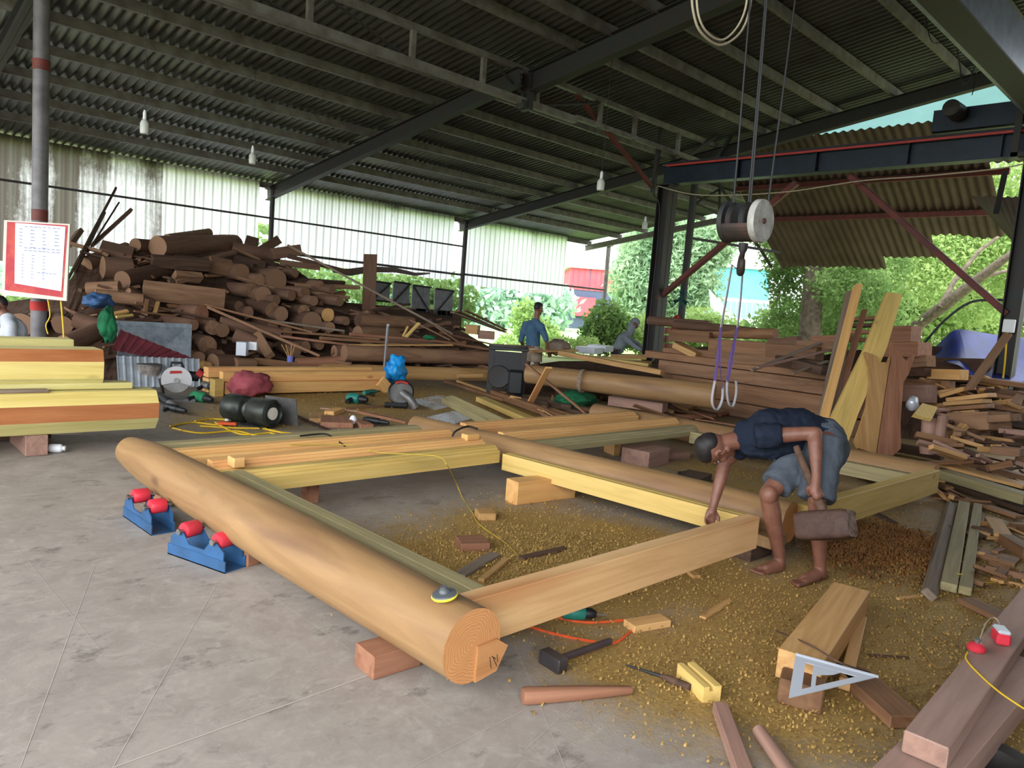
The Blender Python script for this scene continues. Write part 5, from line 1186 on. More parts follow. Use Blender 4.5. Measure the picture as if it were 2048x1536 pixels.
# three battens
o1 = timber('batten', PZ(1858, 1190, .035), PZ(1903, 1010, .035), .075, .045, 'grey_wood', 'grooved grey batten leftmost of three lying together', 'batten', roll=R(35))
timber('batten', PZ(1897, 1175, .035), PZ(1928, 1008, .035), .085, .05, 'grey_green', 'flat yellowish batten in the middle of three lying together', 'batten')
timber('batten', PZ(1930, 1182, .035), PZ(1955, 1012, .035), .065, .05, 'grey_green', 'flat yellowish batten rightmost of three lying together', 'batten')
strip('wood_strip', (1795, 1200), (1845, 1193), .02, .012, 'tan_wood', 'thin splinter by the near end of the grooved grey batten', 'stick')
z_board('board', (1930, 1200), (2015, 1240), .02, .12, .03, 'brown_wood', 'brown board beyond the big pinkish beam, beneath the battens', 'board')
for a, b, w, h, m, l in (((1985, 1050), (2005, 1085), .12, .06, 'tan_wood', 'pale angled block standing right of the three battens'), ((1955, 1110), (2035, 1130), .20, .03, 'brown_wood', 'pointed brown board lying right of the three battens'),
                         ((1980, 1160), (2048, 1175), .03, .02, 'tan_wood', 'thin pale lath right of the three battens'), ((2010, 1090), (2060, 1120), .10, .08, 'brown_wood', 'short thick block at the right edge'),
                         ((2000, 1010), (2070, 1030), .10, .05, 'dark_wood', 'dark board at the right edge behind the pale angled block'), ((2020, 1060), (2075, 1065), .06, .06, 'brown_wood', 'squared stub at the right edge'),
                         ((1715, 1010), (1790, 1050), .05, .02, 'dark_wood', 'dark strip on the floor under the knotty cross beam')):
    strip('offcut', a, b, w, h, m, l, 'board')
# long boards beyond the far log, running away
for a, b, z, w, h, m, l in (((2060, 1000), (1885, 948), .12, .16, .09, 'grey_green', 'long yellowish beam on the floor right of the far log'), ((2060, 975), (1890, 930), .16, .20, .03, 'tan_wood', 'wide tan board behind the long yellowish beam'),
                            ((2050, 1022), (1895, 968), .05, .06, .04, 'dark_wood', 'dark lath in front of the long yellowish beam'), ((2040, 1035), (1840, 968), .03, .10, .03, 'brown_wood', 'brown board lying lowest right of the far log'),
                            ((1885, 912), (1785, 893), .08, .14, .10, 'dark_wood', 'dark squared beam behind the far log by the carved panels'), ((2070, 960), (1930, 925), .10, .12, .05, 'brown_wood', 'brown board at the back of the boards right of the far log'),
                            ((1760, 960), (1680, 925), .04, .10, .03, 'pink_wood', 'pinkish board on the floor inside the far bay'), ((1830, 940), (1700, 905), .04, .06, .05, 'dark_wood', 'dark lath inside the far bay')):
    z_board('board', a, b, z, w, h, m, l)
# ------------------------------------------------------------ yellow plank stack, motor and tools in the middle distance
def yplank(x0, x1, y, z, w, h, mat, label): return timber('plank', (x0, y, z), (x1, y, z), w, h, mat, label, 'plank', ch=.004)
p0 = PZ(440, 782); p1 = PZ(775, 778)
Y0 = 9.35
xa = PY(445, 760, Y0).x; xb = PY(770, 760, Y0).x
yplank(xa-.1, xb-.1, Y0+.30, .27, .16, .13, 'rail_orange', 'topmost orange-yellow plank of the stack under the faded red cloth')
yplank(xa, xb, Y0+.05, .24, .12, .13, 'rail_orange', 'moulded orange-yellow plank on the front of the stack, upper')
yplank(xa, xb, Y0, .10, .20, .15, 'rail_orange', 'thick orange-yellow plank at the bottom front of the stack')
yplank(xa-.1, xb-.1, Y0+.30, .10, .20, .18, 'rail_orange', 'orange-yellow plank at the bottom rear of the stack')
timber('plank_end', PY(760, 762, Y0-.15), PY(785, 792, Y0-.15)-Vector((0, 0, -.02)), .05, .18, 'rail_orange', 'short orange-yellow piece leaning at the right end of the plank stack', 'block')
cuboid('wood_block', PZ(433, 792), (.12, .16, .22), R(0), 'beam_yellow', 'small yellow block at the left end of the plank stack', 'block')
bag('red_cloth_bundle', Vector((0, 0, 0))+PZ(500, 795), (.28, .20, .17), 'pink_cloth', 'crumpled faded red cloth bundle against the yellow planks', 'cloth', seed=9, amp=.3)
MT['motor_paint'] = plain('motor_dark_green', '#33372f', .4, .2, noise_to='#1f2220', ns=12)
def motor():
    A = PZ(455, 812, .16); B = PZ(548, 828, .16); m, L = axis_m(A, B); L = min(L, 1.1)
    s = empty('polishing_machine', PZ(500, 840)); tag(s, 'dark two-drum machine lying on the floor behind the near timber', 'machine'); iv = s.matrix_world.inverted()
    q = m @ Matrix.Rotation(R(90), 4, 'Y')
    obj('drum', MB().lathe([(0, 0), (.11, .0), (.14, .03), (.14, L*.40), (.11, L*.44)], 26, q), 'motor_paint', s, iv)
    obj('waist', MB().lathe([(.085, L*.42), (.085, L*.55)], 20, q), 'steel_dull', s, iv)
    obj('drum', MB().lathe([(.11, L*.54), (.14, L*.58), (.145, L*.97), (.12, L), (.11, L*.96), (.06, L*.955)], 26, q), 'motor_paint', s, iv)
    obj('hub', MB().lathe([(0, L*.99), (.065, L*.985), (.06, L*.93), (0, L*.93)], 20, q), plain('pale_hub', '#d6cfc2', .5), s, iv)
    obj('foot_rail', MB().box((L*.1, -.10, -.16), (L*.9, .10, -.145), 0, 0, m), 'dark_steel', s, iv)
motor()
pa = [PZ(574, 848), PZ(520, 826), PZ(520, 826)+Vector((0, 0, .32)), PZ(574, 848)+Vector((0, 0, .34))]
pa = [PZ(552, 842), PZ(572, 846)]
def plate(name, c, X, w, h, th, mat, label, cat, lean=0):
    X = Vector(X).normalized(); N = Vector((X.y, -X.x, 0)); m = Matrix((X, N, Vector((0, 0, 1)))).transposed().to_4x4(); m.translation = c; m = m @ Matrix.Rotation(lean, 4, 'X')
    return tag(obj(name, MB().box((-w/2, -th/2, 0), (w/2, th/2, h), 0, .002), mat, None, m), label, cat)
plate('steel_plate', PZ(566, 848), (.4, -.75, 0), .38, .30, .012, 'steel_dull', 'grey steel plate standing beside the two-drum machine', 'plate', lean=R(-12))
# blue bag and pole
bag('blue_bag', PZ(790, 775), (.19, .16, .22), 'blue_bag', 'bright blue plastic bag with a red patch right of the yellow planks', seed=12, amp=.45)
pl_ = obj('metal_pole', MB().tube([PZ(768, 742, .12), PD(776, 650, 11.9)], .022, 10), 'white_metal'); tag(pl_, 'slim pale metal pole standing up behind the plank stack', 'pole')
# circular saw at the left
def circular_saw():
    c = PZ(352, 800); s = empty('mitre_saw', c); tag(s, 'silver circular mitre saw before the pale ribbed sheet', 'saw'); iv = s.matrix_world.inverted(); N = (CAM-c); N.z = 0; N.normalize()
    X = Vector((-N.y, N.x, 0)); b = Matrix((X, Vector((0, 0, 1)), N)).transposed().to_4x4(); b.translation = c+Vector((0, 0, .24))
    obj('blade_guard', MB().prism([(.17*math.cos(a), .17*math.sin(a)) for a in np.linspace(R(-20), R(200), 22)]+[(-.05, -.03), (.05, -.03)], -.03, .03, b), plain('saw_grey', '#b9b7b8', .4, .2), s, iv)
    obj('blade', MB().lathe([(0, -.002), (.15, -.002), (.15, .002), (0, .002)], 30, b), 'steel', s, iv)
    obj('red_decal', MB().prism([(-.08, .08), (.06, .09), (.05, .12), (-.07, .115)], .031, .033, b), 'red_cloth', s, iv)
    obj('hub', MB().lathe([(0, .05), (.03, .05), (.035, .0)], 16, b), 'steel', s, iv)
    obj('motor', MB().tube([b @ Vector((.05, .06, -.05)), b @ Vector((.24, .04, -.08))], .06, 16), 'black', s, iv)
    obj('red_motor_end', MB().tube([b @ Vector((.22, .10, -.06)), b @ Vector((.28, .06, -.06))], .05, 14), 'red_cloth', s, iv)
    obj('handle', MB().tube([b @ Vector((-.07, .14, 0)), b @ Vector((-.06, .21, 0)), b @ Vector((.05, .21, 0)), b @ Vector((.07, .15, 0))], .016, 8), 'black', s, iv)
    obj('base', MB().box((-.22, -.25, -.16), (.22, -.20, .16), 0, .01, b), 'steel_dull', s, iv)
    obj('arm', MB().tube([b @ Vector((-.14, -.2, -.1)), b @ Vector((-.18, .0, -.05)), b @ Vector((-.05, .05, 0))], .022, 8), 'dark_steel', s, iv)
circular_saw()
def tool(label, pxa, pxb, r, m1, m2, name='power_tool', z=.06, cat='power tool'):
    a, b = PZ(*pxa, z), PZ(*pxb, z); s = empty(name, Vector(((a+b)/2).to_tuple())*1.0); s.location.z = 0; bpy.context.view_layer.update(); tag(s, label, cat); iv = Matrix.Translation(s.location).inverted()
    obj('body', MB().tube([a, a.lerp(b, .15), a.lerp(b, .6), a.lerp(b, .65)], [r*.7, r, r, r*.6], 14), m1, s, iv)
    obj('nose', MB().tube([a.lerp(b, .6), a.lerp(b, .8), b], [r*.7, r*.8, r*.4], 12), m2, s, iv)
    p = (b-a).cross(Vector((0, 0, 1))).normalized(); obj('handle', MB().tube([a.lerp(b, .3), a.lerp(b, .3)+p*r*2.2-Vector((0, 0, z*.5))], r*.5, 10), 'black', s, iv)
tool('black power tool lying in front of the rusty tin can', (318, 790), (352, 815), .05, 'black', 'steel_dull')
tool('green power tool lying right of the silver saw', (385, 790), (425, 800), .06, 'green_cloth', 'black')
tool('small black tool at the foot of the silver saw', (330, 812), (372, 822), .04, 'black', 'black')
tool('dark pipe-shaped tool left of the yellow block', (405, 768), (428, 775), .05, 'steel_dull', 'black', z=.1)
tool('green planer with a cord on the floor before the plank stack', (695, 795), (735, 800), .07, 'green_tool', 'black', z=.07)
tool('small green tool tray beside the planer', (728, 786), (755, 782), .04, 'green_tool', 'green_tool')
tool('black cordless tool among offcuts behind the near bay', (728, 838), (778, 846), .035, 'black', 'black')
# chop saw
def chop_saw():
    c = PZ(800, 815); s = empty('chop_saw', c); tag(s, 'black round-guarded cut-off saw lying on the floor in the middle', 'saw'); iv = s.matrix_world.inverted(); N = (CAM-c); N.z = 0; N.normalize(); N = (N+Vector((0, 0, .5))).normalized()
    X = Vector((-N.y, N.x, 0)).normalized(); Yv = N.cross(X); b = Matrix((X, Yv, N)).transposed().to_4x4(); b.translation = c+Vector((0, 0, .2))
    obj('guard', MB().lathe([(.09, -.04), (.165, -.04), (.17, .03), (.155, .035), (.15, -.02), (.09, -.02)], 30, b), 'black', s, iv)
    obj('blade', MB().lathe([(0, -.002), (.15, -.002), (.15, .002), (0, .002)], 30, b), 'steel_dull', s, iv)
    obj('red_arc', MB().prism([(.15*math.cos(a), .15*math.sin(a)) for a in np.linspace(.9, 2.2, 9)]+[(.12*math.cos(a), .12*math.sin(a)) for a in np.linspace(2.2, .9, 9)], .036, .04, b), 'red_cloth', s, iv)
    obj('motor', MB().tube([b @ Vector((.02, -.02, .05)), b @ Vector((.12, -.12, .12)), b @ Vector((.2, -.22, .06))], [.05, .055, .05], 14), 'steel_dull', s, iv)
    obj('foot', MB().box((-.2, -.22, -.06), (.1, -.16, .06), 0, .01, b), 'black', s, iv)
chop_saw()
floor_cable('black cable trailing left of the cut-off saw', [(715, 803), (740, 810), (765, 812), (785, 815)], .008, 'black')
# bits on the floor behind the frame
for fl, fr, br, h, m, l in (((641, 855), (706, 857), (700, 842), .06, 'red_wood', 'reddish flat block on the floor with slanted end'), ((720, 858), (747, 858), (745, 848), .05, 'red_wood', 'small reddish block right of the slanted one'),
                            ((618, 845), (648, 846), (640, 833), .05, 'tan_wood', 'tan splintered block behind the reddish flat block'), ((648, 830), (668, 832), (664, 822), .05, 'rail_orange', 'small orange chip behind the tan splintered block')):
    block_px(fl, fr, br, h, m, l)
strip('wood_strip', (718, 826), (815, 848), .06, .03, 'red_wood', 'long reddish strip before the cut-off saw', 'strip')
strip('wood_strip', (640, 818), (715, 824), .03, .02, 'pink_wood', 'thin pinkish strip behind the small chips', 'strip')
strip('wood_strip', (572, 825), (655, 862), .05, .02, 'dark_wood', 'dark steel-like bar lying slantwise behind the rails', 'bar')
strip('wood_strip', (690, 820), (800, 812), .04, .03, 'brown_wood', 'brown strip under the cut-off saw cord', 'strip')
b_ = empty('light_bulb', PZ(706, 840, .05)); tag(b_, 'white round bulb lying on the floor by the cordless tool', 'light bulb'); obj('bulb', MB().lathe([(0, -.05), (.035, -.04), (.045, 0), (.03, .035), (.02, .05), (0, .055)], 16), 'white', b_)
# pale metal sheets on the floor
for P, l in (([(818, 800), (880, 790), (935, 805), (870, 820)], 'pale metal sheet lying flat behind the cut-off saw'), ([(850, 835), (905, 822), (960, 832), (900, 850)], 'pale metal sheet under the long thin planks')):
    q = [PZ(x, y, .006) for x, y in P]; mb = MB().add(q+[p-Vector((0, 0, .005)) for p in q], [(0, 1, 2, 3), (7, 6, 5, 4), (0, 4, 5, 1), (1, 5, 6, 2), (2, 6, 7, 3), (3, 7, 4, 0)]); tag(obj('metal_sheet', mb, 'white_metal'), l, 'sheet')
# bundles of long planks
for k in range(6):
    t = k/5.0
    timber('plank', PZ(884+t*20, 800-t*3, .08+.012*k), PZ(1000+t*30, 860-t*5, .08+.012*k), .025, .09, 'grey_green', ['thin yellowish plank standing on edge, %s of six in the bundle' % w for w in ('first from the left', 'second', 'third', 'fourth', 'fifth', 'sixth')][k], 'plank', 'six thin planks on edge')
for a, b, z, w, h, m, l in (((962, 798), (1095, 856), .06, .16, .07, 'beam_yellow', 'yellowish beam right of the six thin planks'), ((985, 786), (1165, 850), .08, .08, .10, 'brown_wood', 'brown beam right of the yellowish beam, nearer one'),
                            ((1005, 786), (1180, 846), .05, .08, .05, 'tan_wood', 'tan beam right of the yellowish beam, farther one'), ((890, 762), (1008, 800), .05, .06, .05, 'brown_wood', 'brown plank with pale top leading toward the bench, front one'),
                            ((915, 762), (1012, 796), .04, .05, .04, 'tan_wood', 'tan plank leading toward the bench, rear one'), ((1105, 812), (1200, 838), .05, .14, .08, 'dark_wood', 'dark beam under the green netting'),
                            ((1160, 818), (1260, 842), .06, .12, .08, 'brown_wood', 'brown squared beam left of the tan round timber'), ((1250, 812), (1380, 842), .05, .10, .05, 'brown_wood', 'brown board beneath the rear log'),
                            ((1270, 835), (1420, 832), .05, .10, .05, 'red_wood', 'reddish board in front of the rear log'), ((1300, 845), (1395, 858), .05, .06, .04, 'pink_wood', 'pink lath lying behind the pale rails'),
                            ((1330, 815), (1430, 832), .04, .12, .04, 'pink_wood', 'pinkish flat board under the near end of the rear log'), ((1390, 838), (1480, 852), .03, .04, .02, 'red_wood', 'thin reddish lath reaching toward the worker'),
                            ((1045, 800), (1145, 816), .10, .10, .08, 'dark_wood', 'dark block under the far end of the rear log'), ((1015, 790), (1070, 806), .05, .10, .06, 'dark_wood', 'dark short beam before the bench')):
    z_board('board', a, b, z, w, h, m, l)
timber('prop_block', PZ(1222, 800, .16), PZ(1330, 815, .16), .24, .14, 'pink_wood', 'pinkish squared block under the rear log', 'block')
timber('prop_block', PZ(1120, 775, .16), PZ(1180, 786, .16), .24, .26, 'dark_wood', 'dark block propping the far end of the rear log', 'block')
log('column_log', PZ(1428, 792, .44), PZ(1055, 748, .44), .175, .14, 'log_tan', 'log_end', 'long tan log lying on blocks behind the frame with a strap around it', n=32, wob=.015, seed=21, seg=16)
log('column_log', PZ(1500, 880, .12), PZ(1270, 835, .12), .10, .09, 'tan_wood', 'tan_wood', 'low round tan timber behind the pale rails of the far bay', n=24, wob=.02, seed=22, seg=8)
st = MB(); C0 = PZ(1165, 762, .44); AX = (PZ(1428, 792, .44)-PZ(1055, 748, .44)).normalized(); q1 = AX.cross(Vector((0, 0, 1))).normalized()
ribbon(st, [C0+(q1*math.cos(a)+Vector((0, 0, 1))*math.sin(a))*.168 for a in np.linspace(0, 2*math.pi, 30)], .05, .006, AX)
tag(obj('strap', st, 'grey_wood'), 'worn webbing strap around the long tan log behind the frame', 'strap')
timber('plank', PZ(1055, 815, .02), PD(1098, 735, 9.6), .09, .03, 'rail_orange', 'bright orange-tan plank leaning up against the long tan log', 'plank')
timber('plank', PZ(1185, 838, .02), PD(1052, 728, 10.3), .05, .03, 'brown_wood', 'brown lath leaning the other way against the long tan log', 'plank')
timber('beam', PD(1120, 706, 12.5), PD(1325, 745, 11.2), .12, .08, 'tan_wood', 'pale board with a clean end lying above the long tan log', 'board')
timber('beam', PD(1105, 704, 13.5), PD(1300, 730, 12.6), .16, .05, 'beam_yellow', 'pale yellow board behind the pale board with a clean end', 'board')
bag('green_netting', PZ(1150, 815), (.38, .22, .12), 'green_cloth', 'dark green netting heaped on the boards', 'netting', seed=15, amp=.4)
# saw bench
def bench():
    c = PD(1014, 740, 11.9); c.z = 0; s = empty('saw_bench', c, R(-44)); tag(s, 'black iron saw bench with a plank on it, before the standing man', 'bench')
    obj('bench_top', MB().box((-.32, -.35, .74), (.32, .45, .79), 0, .01), 'dark_steel', s)
    for x in (-.26, .26):
        for y in (-.28, .28): obj('leg', MB().box((x-.04, y-.04, 0), (x+.04, y+.04, .74)), 'dark_steel', s)
    obj('motor', MB().lathe([(0, -.18), (.13, -.16), (.13, .16), (0, .18)], 18, Matrix.Translation((0, 0, .28)) @ Matrix.Rotation(R(90), 4, 'Y')), 'black', s)
    obj('wheel', MB().lathe([(.04, -.02), (.17, -.03), (.18, 0), (.17, .03), (.04, .02)], 24, Matrix.Translation((-.12, -.36, .32)) @ Matrix.Rotation(R(90), 4, 'X')), 'dark_steel', s)
    obj('side_panel', MB().box((-.24, -.31, .14), (.24, -.28, .72)), 'black', s)
    obj('belt_cover', MB().box((.02, -.42, .05), (.28, -.31, .45), 0, .04), 'black', s)
bench()
timber('plank', PD(985, 690, 12.1), PD(1062, 694, 12.4), .3, .03, 'red_wood', 'reddish plank lying on the black saw bench', 'plank')
timber('plank', PD(1060, 703, 12.9), PD(1150, 700, 13.6), .2, .03, 'tan_wood', 'tan plank sticking out right of the saw bench', 'plank')
bag('sawdust_sack', PD(1115, 712, 13.6), (.22, .2, .14), 'grey_wood', 'greyish lump on the boards right of the standing man', 'sack', seed=18)
for i, (x, y, d) in enumerate(((1178, 706, 14.5), (1200, 702, 15))): cuboid('stacked_sheet', PD(x, y, d), (.5, .4, .12), R(20), 'white_metal', ['stack of pale flat pieces left of the hooded man', 'second stack of pale flat pieces left of the hooded man'][i], 'stack')
# table of offcuts before the hooded man
for k, (a, b, m) in enumerate((((1170, 716), (1290, 716), 'beam_yellow'), ((1175, 722), (1300, 724), 'tan_wood'), ((1225, 712), (1300, 712), 'tan_wood'))):
    timber('board', PD(*a, 14.2-k*.4), PD(*b, 14.4-k*.4), .2, .05, m, ['yellow board on the pile before the hooded man', 'tan board lowest before the hooded man', 'tan board right before the hooded man'][k], 'board')
heap('offcut_heap', [(1010, 720), (1060, 730), (1120, 722), (1200, 722), (1300, 726), (1345, 735)], 'low heap of dark offcuts behind the long tan log', lambda x, y: 13.6-(y-700)*.02, 'dark_wood', [(1010, 790), (1345, 790)], seed=3)
# brick stack
for k in range(4):
    for j in range(3):
        p = PD(1322+j*11, 715-k*16, 15.8); cuboid('brick', p, (.10, .20, .13), R(10), 'red_wood' if (k+j) % 3 else 'pink_wood', '%s brick, %s row, %s of three, beside the crane post' % ('reddish' if (k+j) % 3 else 'pinkish', ('bottom', 'second', 'third', 'top')[k], ('left', 'middle', 'right')[j]), 'brick')['group'] = 'bricks stacked beside the crane post'
timber('pallet', PD(1318, 722, 15.9)-Vector((0, 0, .28)), PD(1352, 722, 15.9)-Vector((0, 0, .28)), .3, .5, 'dark_wood', 'dark base under the small brick stack', 'block')

# ------------------------------------------------------------ right-hand timber stack
rs = [PX(1480, y, 10.4).z for y in (850, 806, 767, 739, 722)]
names = ['lowest', 'second', 'third', 'fourth']
for k in range(4):
    z0, z1_ = max(0, rs[k] if k else 0), rs[k+1]
    for j in range(2):
        timber('beam', (10.55+j*.42, 3.9+.25*((k+j) % 2), (z0+z1_)/2), (10.55+j*.42, 7.5-.3*((k*2+j) % 3), (z0+z1_)/2), .34, (z1_-z0)-.012, 'brown_wood' if (k+j) % 2 else 'dusty_light',
               '%s long brown beam %s in the timber stack behind the worker' % (names[k], 'at the front' if j == 0 else 'in the second row'), 'beam', end='dusty_end', ch=.008)
RT = [((1345, 672), (1425, 676), 12.6, 12.0, .2, .18, 'brown_wood', 'brown block at the top left of the timber stack'), ((1425, 690), (1545, 700), 12.0, 11.2, .25, .22, 'brown_wood', 'brown timber under the round logs on the timber stack'),
      ((1332, 705), (1440, 712), 12.6, 11.9, .22, .16, 'brown_wood', 'brown timber with a slanted end on the left of the timber stack'), ((1440, 715), (1560, 722), 11.7, 10.9, .25, .16, 'dusty_light', 'light brown timber in the fourth layer of the stack'),
      ((1355, 690), (1400, 712), 12.3, 12.0, .3, .10, 'tan_wood', 'diamond-shaped board end facing out of the stack'), ((1540, 700), (1640, 708), 11.0, 10.4, .25, .20, 'brown_wood', 'brown timber at the right top of the stack'),
      ((1560, 722), (1650, 735), 10.6, 10.0, .25, .16, 'dark_wood', 'dark timber right in the stack'), ((1600, 690), (1680, 694), 10.8, 10.3, .2, .14, 'dusty_light', 'light timber near the leaning boards'),
      ((1630, 680), (1700, 676), 10.9, 10.4, .2, .10, 'red_wood', 'reddish timber topmost left of the leaning boards'), ((1503, 741), (1640, 686), 9.6, 10.4, .05, .03, 'grey_wood', 'long grey lath poking out left from the stack'),
      ((1515, 735), (1660, 700), 9.5, 10.3, .05, .03, 'pink_wood', 'long pinkish lath under the grey one'), ((1585, 747), (1655, 722), 9.4, 9.9, .04, .025, 'grey_wood', 'short grey lath lowest beside the leaning boards'),
      ((1540, 690), (1600, 684), 11.2, 10.9, .2, .18, 'dusty', 'dusty block in the upper stack'), ((1590, 728), (1650, 742), 9.9, 9.6, .2, .12, 'dark_wood', 'dark board in the shade by the leaning boards'),
      ((1700, 640), (1760, 636), 10.8, 10.4, .25, .05, 'brown_wood', 'brown board in the small stack between the leaning boards'), ((1700, 652), (1760, 650), 10.8, 10.4, .25, .05, 'dark_wood', 'dark board in the small stack between the leaning boards'),
      ((1700, 665), (1765, 664), 10.8, 10.4, .25, .05, 'red_wood', 'reddish board in the small stack between the leaning boards'), ((1700, 680), (1765, 680), 10.8, 10.4, .25, .06, 'brown_wood', 'lower brown board in the small stack between the leaning boards'),
      ((1775, 670), (1832, 668), 10.2, 9.9, .3, .22, 'red_wood', 'squared reddish block behind the carved panels'), ((1780, 700), (1850, 700), 10.0, 9.6, .35, .20, 'red_wood', 'reddish carved timber behind the top of the carved panels'),
      ((1800, 728), (1862, 722), 9.9, 9.5, .2, .15, 'dusty_light', 'shaped brown timber right of the carved panels'), ((1805, 745), (1860, 745), 9.7, 9.3, .2, .10, 'dusty', 'dusty board right of the carved panels'),
      ((1808, 765), (1870, 768), 9.5, 9.1, .22, .10, 'brown_wood', 'brown board lying above the pinkish block'), ((1812, 786), (1862, 788), 9.3, 9.0, .25, .22, 'pink_wood', 'squared pinkish block right of the carved panels'),
      ((1863, 748), (1928, 750), 9.4, 9.0, .18, .13, 'rail_orange', 'bright orange block with a fresh cut face'), ((1865, 768), (1905, 770), 9.3, 9.1, .15, .10, 'brown_wood', 'brown block under the bright orange block'),
      ((1878, 792), (1925, 778), 8.9, 8.8, .08, .05, 'tan_wood', 'pale stick under the bright orange block'), ((1870, 785), (1950, 775), 9.2, 8.9, .12, .05, 'tan_wood', 'tan board by the bright orange block'),
      ((1900, 800), (1985, 790), 8.8, 8.4, .20, .05, 'tan_wood', 'tan board topmost in the small board pile at right'), ((1895, 808), (1975, 802), 8.8, 8.4, .20, .05, 'tan_wood', 'tan board second in the small board pile at right'),
      ((1900, 818), (1980, 812), 8.8, 8.4, .20, .05, 'brown_wood', 'brown board third in the small board pile at right'), ((1905, 828), (1960, 824), 8.8, 8.5, .20, .05, 'tan_wood', 'tan board lowest in the small board pile at right'),
      ((1915, 845), (2000, 842), 8.5, 8.0, .35, .20, 'dusty_light', 'hollow light brown timber low at right'), ((1985, 838), (2032, 835), 8.0, 7.8, .25, .08, 'dusty_light', 'light brown board end low at right'),
      ((1900, 880), (1930, 850), 8.0, 8.0, .10, .06, 'tan_wood', 'short tan prop low at right'), ((1850, 885), (1910, 880), 8.3, 8.0, .25, .20, 'brown_wood', 'brown block behind the upright round posts'),
      ((1985, 900), (2045, 905), 7.4, 7.2, .15, .08, 'dusty_light', 'pale curved piece at the right edge'), ((2000, 860), (2060, 868), 7.8, 7.6, .12, .05, 'pink_wood', 'pinkish board at the right edge'),
      ((1935, 755), (2060, 772), 9.8, 9.2, .3, .06, 'brown_wood', 'long brown board on the rack below the blue tarpaulin'), ((1930, 772), (2060, 790), 9.6, 9.0, .3, .05, 'dusty', 'second board on the rack below the blue tarpaulin'),
      ((1990, 790), (2070, 800), 9.2, 8.9, .3, .05, 'brown_wood', 'third board on the rack below the blue tarpaulin'), ((1980, 810), (2070, 822), 8.9, 8.6, .3, .06, 'dusty_light', 'fourth board on the rack below the blue tarpaulin')]
for a, b, d0, d1, w, h, m, l in RT: timber('timber', PD(*a, d0), PD(*b, d1), w, h, m, l, 'timber', ch=.006)
for x, y, r, d, l in ((1420, 651, 9.5, 12.2, 'round log end sticking up on the timber stack'), (1480, 660, 9, 11.7, 'second round log end on the timber stack, behind the sling'), (1512, 664, 9, 11.6, 'third round log end on the timber stack')):
    A = PD(x, y, d); log('log', A, A+Vector((-.05, 1.2, 0)), r*d/CF, r*d/CF, 'dusty', 'dusty_end', l, n=18, seed=int(x), seg=4)
log('log', PD(1350, 664, 12.7), PD(1552, 668, 11.2), .085, .085, 'brown_wood', 'dusty_end', 'long round log along the top of the timber stack', seed=4)
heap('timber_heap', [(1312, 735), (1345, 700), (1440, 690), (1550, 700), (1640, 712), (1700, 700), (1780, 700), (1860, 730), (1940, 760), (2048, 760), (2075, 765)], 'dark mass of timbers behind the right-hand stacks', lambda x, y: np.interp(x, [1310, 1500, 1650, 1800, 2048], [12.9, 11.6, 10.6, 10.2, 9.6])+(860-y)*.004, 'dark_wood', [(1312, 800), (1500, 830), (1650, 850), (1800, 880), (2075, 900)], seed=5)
scatter(70, (1898, 2060), lambda x: (770, 930), lambda x, y: np.interp(y, [770, 930], [9.3, 7.2]), 'brown offcuts thrown at the right side', 'the heap by the crane post', 'offcut', ['brown_wood', 'dusty_light', 'tan_wood', 'dark_wood', 'pink_wood'], lr=(.15, .6), wr=(.04, .10))
scatter(35, (1080, 1460), lambda x: (795, 850), lambda x, y: CFW.dot(PZ(x, y, .05)-CAM), 'offcuts on the floor below the long tan log', 'the litter before the long tan log', 'offcut', ['brown_wood', 'dark_wood', 'tan_wood', 'red_wood'], lr=(.15, .7), wr=(.03, .08))
scatter(28, (1880, 2060), lambda x: (925, 1010), lambda x, y: CFW.dot(PZ(x, y, .08)-CAM), 'offcuts strewn beyond the three battens', 'the litter beyond the three battens', 'offcut', ['brown_wood', 'dark_wood', 'tan_wood'], lr=(.12, .5), wr=(.03, .07))
scatter(22, (1960, 2060), lambda x: (1020, 1200), lambda x, y: CFW.dot(PZ(x, y, .03)-CAM), 'offcuts at the right edge by the battens', 'the litter beside the pinkish beam', 'offcut', ['brown_wood', 'dark_wood', 'tan_wood'], lr=(.08, .25), wr=(.03, .06))
# leaning boards
def slab_px(name, pts, d, th, mat, label, cat='board', side=None):
    P = [PD(x, y, dd) for (x, y), dd in zip(pts, d or [8.35+(908-y)/205*.3 for x, y in pts])]; N = Vector((0, 0, 0))
    for i in range(len(P)): N += P[i].cross(P[(i+1) % len(P)])
    N.normalize()
    if N.dot(CAM-P[0]) < 0: N = -N
    o = min(P, key=lambda p: p.z); X = (max(P, key=lambda p: p.z)-o); X = (X-N*X.dot(N)).normalized(); Yv = N.cross(X); M = Matrix((X, Yv, N)).transposed().to_4x4(); M.translation = o; iv = M.inverted(); Q = [iv @ p for p in P]
    n = len(Q); mb = MB().add([Vector((q.x, q.y, 0)) for q in Q]+[Vector((q.x, q.y, -th)) for q in Q], [tuple(range(n))]+[tuple(range(2*n-1, n-1, -1))]+[(i, (i+1) % n, n+(i+1) % n, n+i) for i in range(n)])
    return tag(obj(name, mb, mat, None, M), label, cat)
slab_px('leaning_board', [(1693, 583), (1716, 576), (1668, 860), (1628, 868)], [9.2, 9.2, 8.7, 8.7], .05, 'grey_wood', 'wide shaded face of a leaning plank, its shade painted grey')  # broad face of one plank, its shade put in as grey wood
slab_px('leaning_board', [(1714, 566), (1726, 569), (1650, 868), (1636, 868)], [9.1, 9.1, 8.55, 8.55], .10, 'rail_orange', 'lit narrow edge of the leaning plank, its light painted orange-yellow')  # narrow edge of that same plank, lit tone put in as orange wood
slab_px('leaning_board', [(1727, 617), (1735, 620), (1668, 862), (1652, 862)], [9.3, 9.3, 8.7, 8.7], .05, 'red_wood', 'thin reddish plank leaning between the two yellow ones')
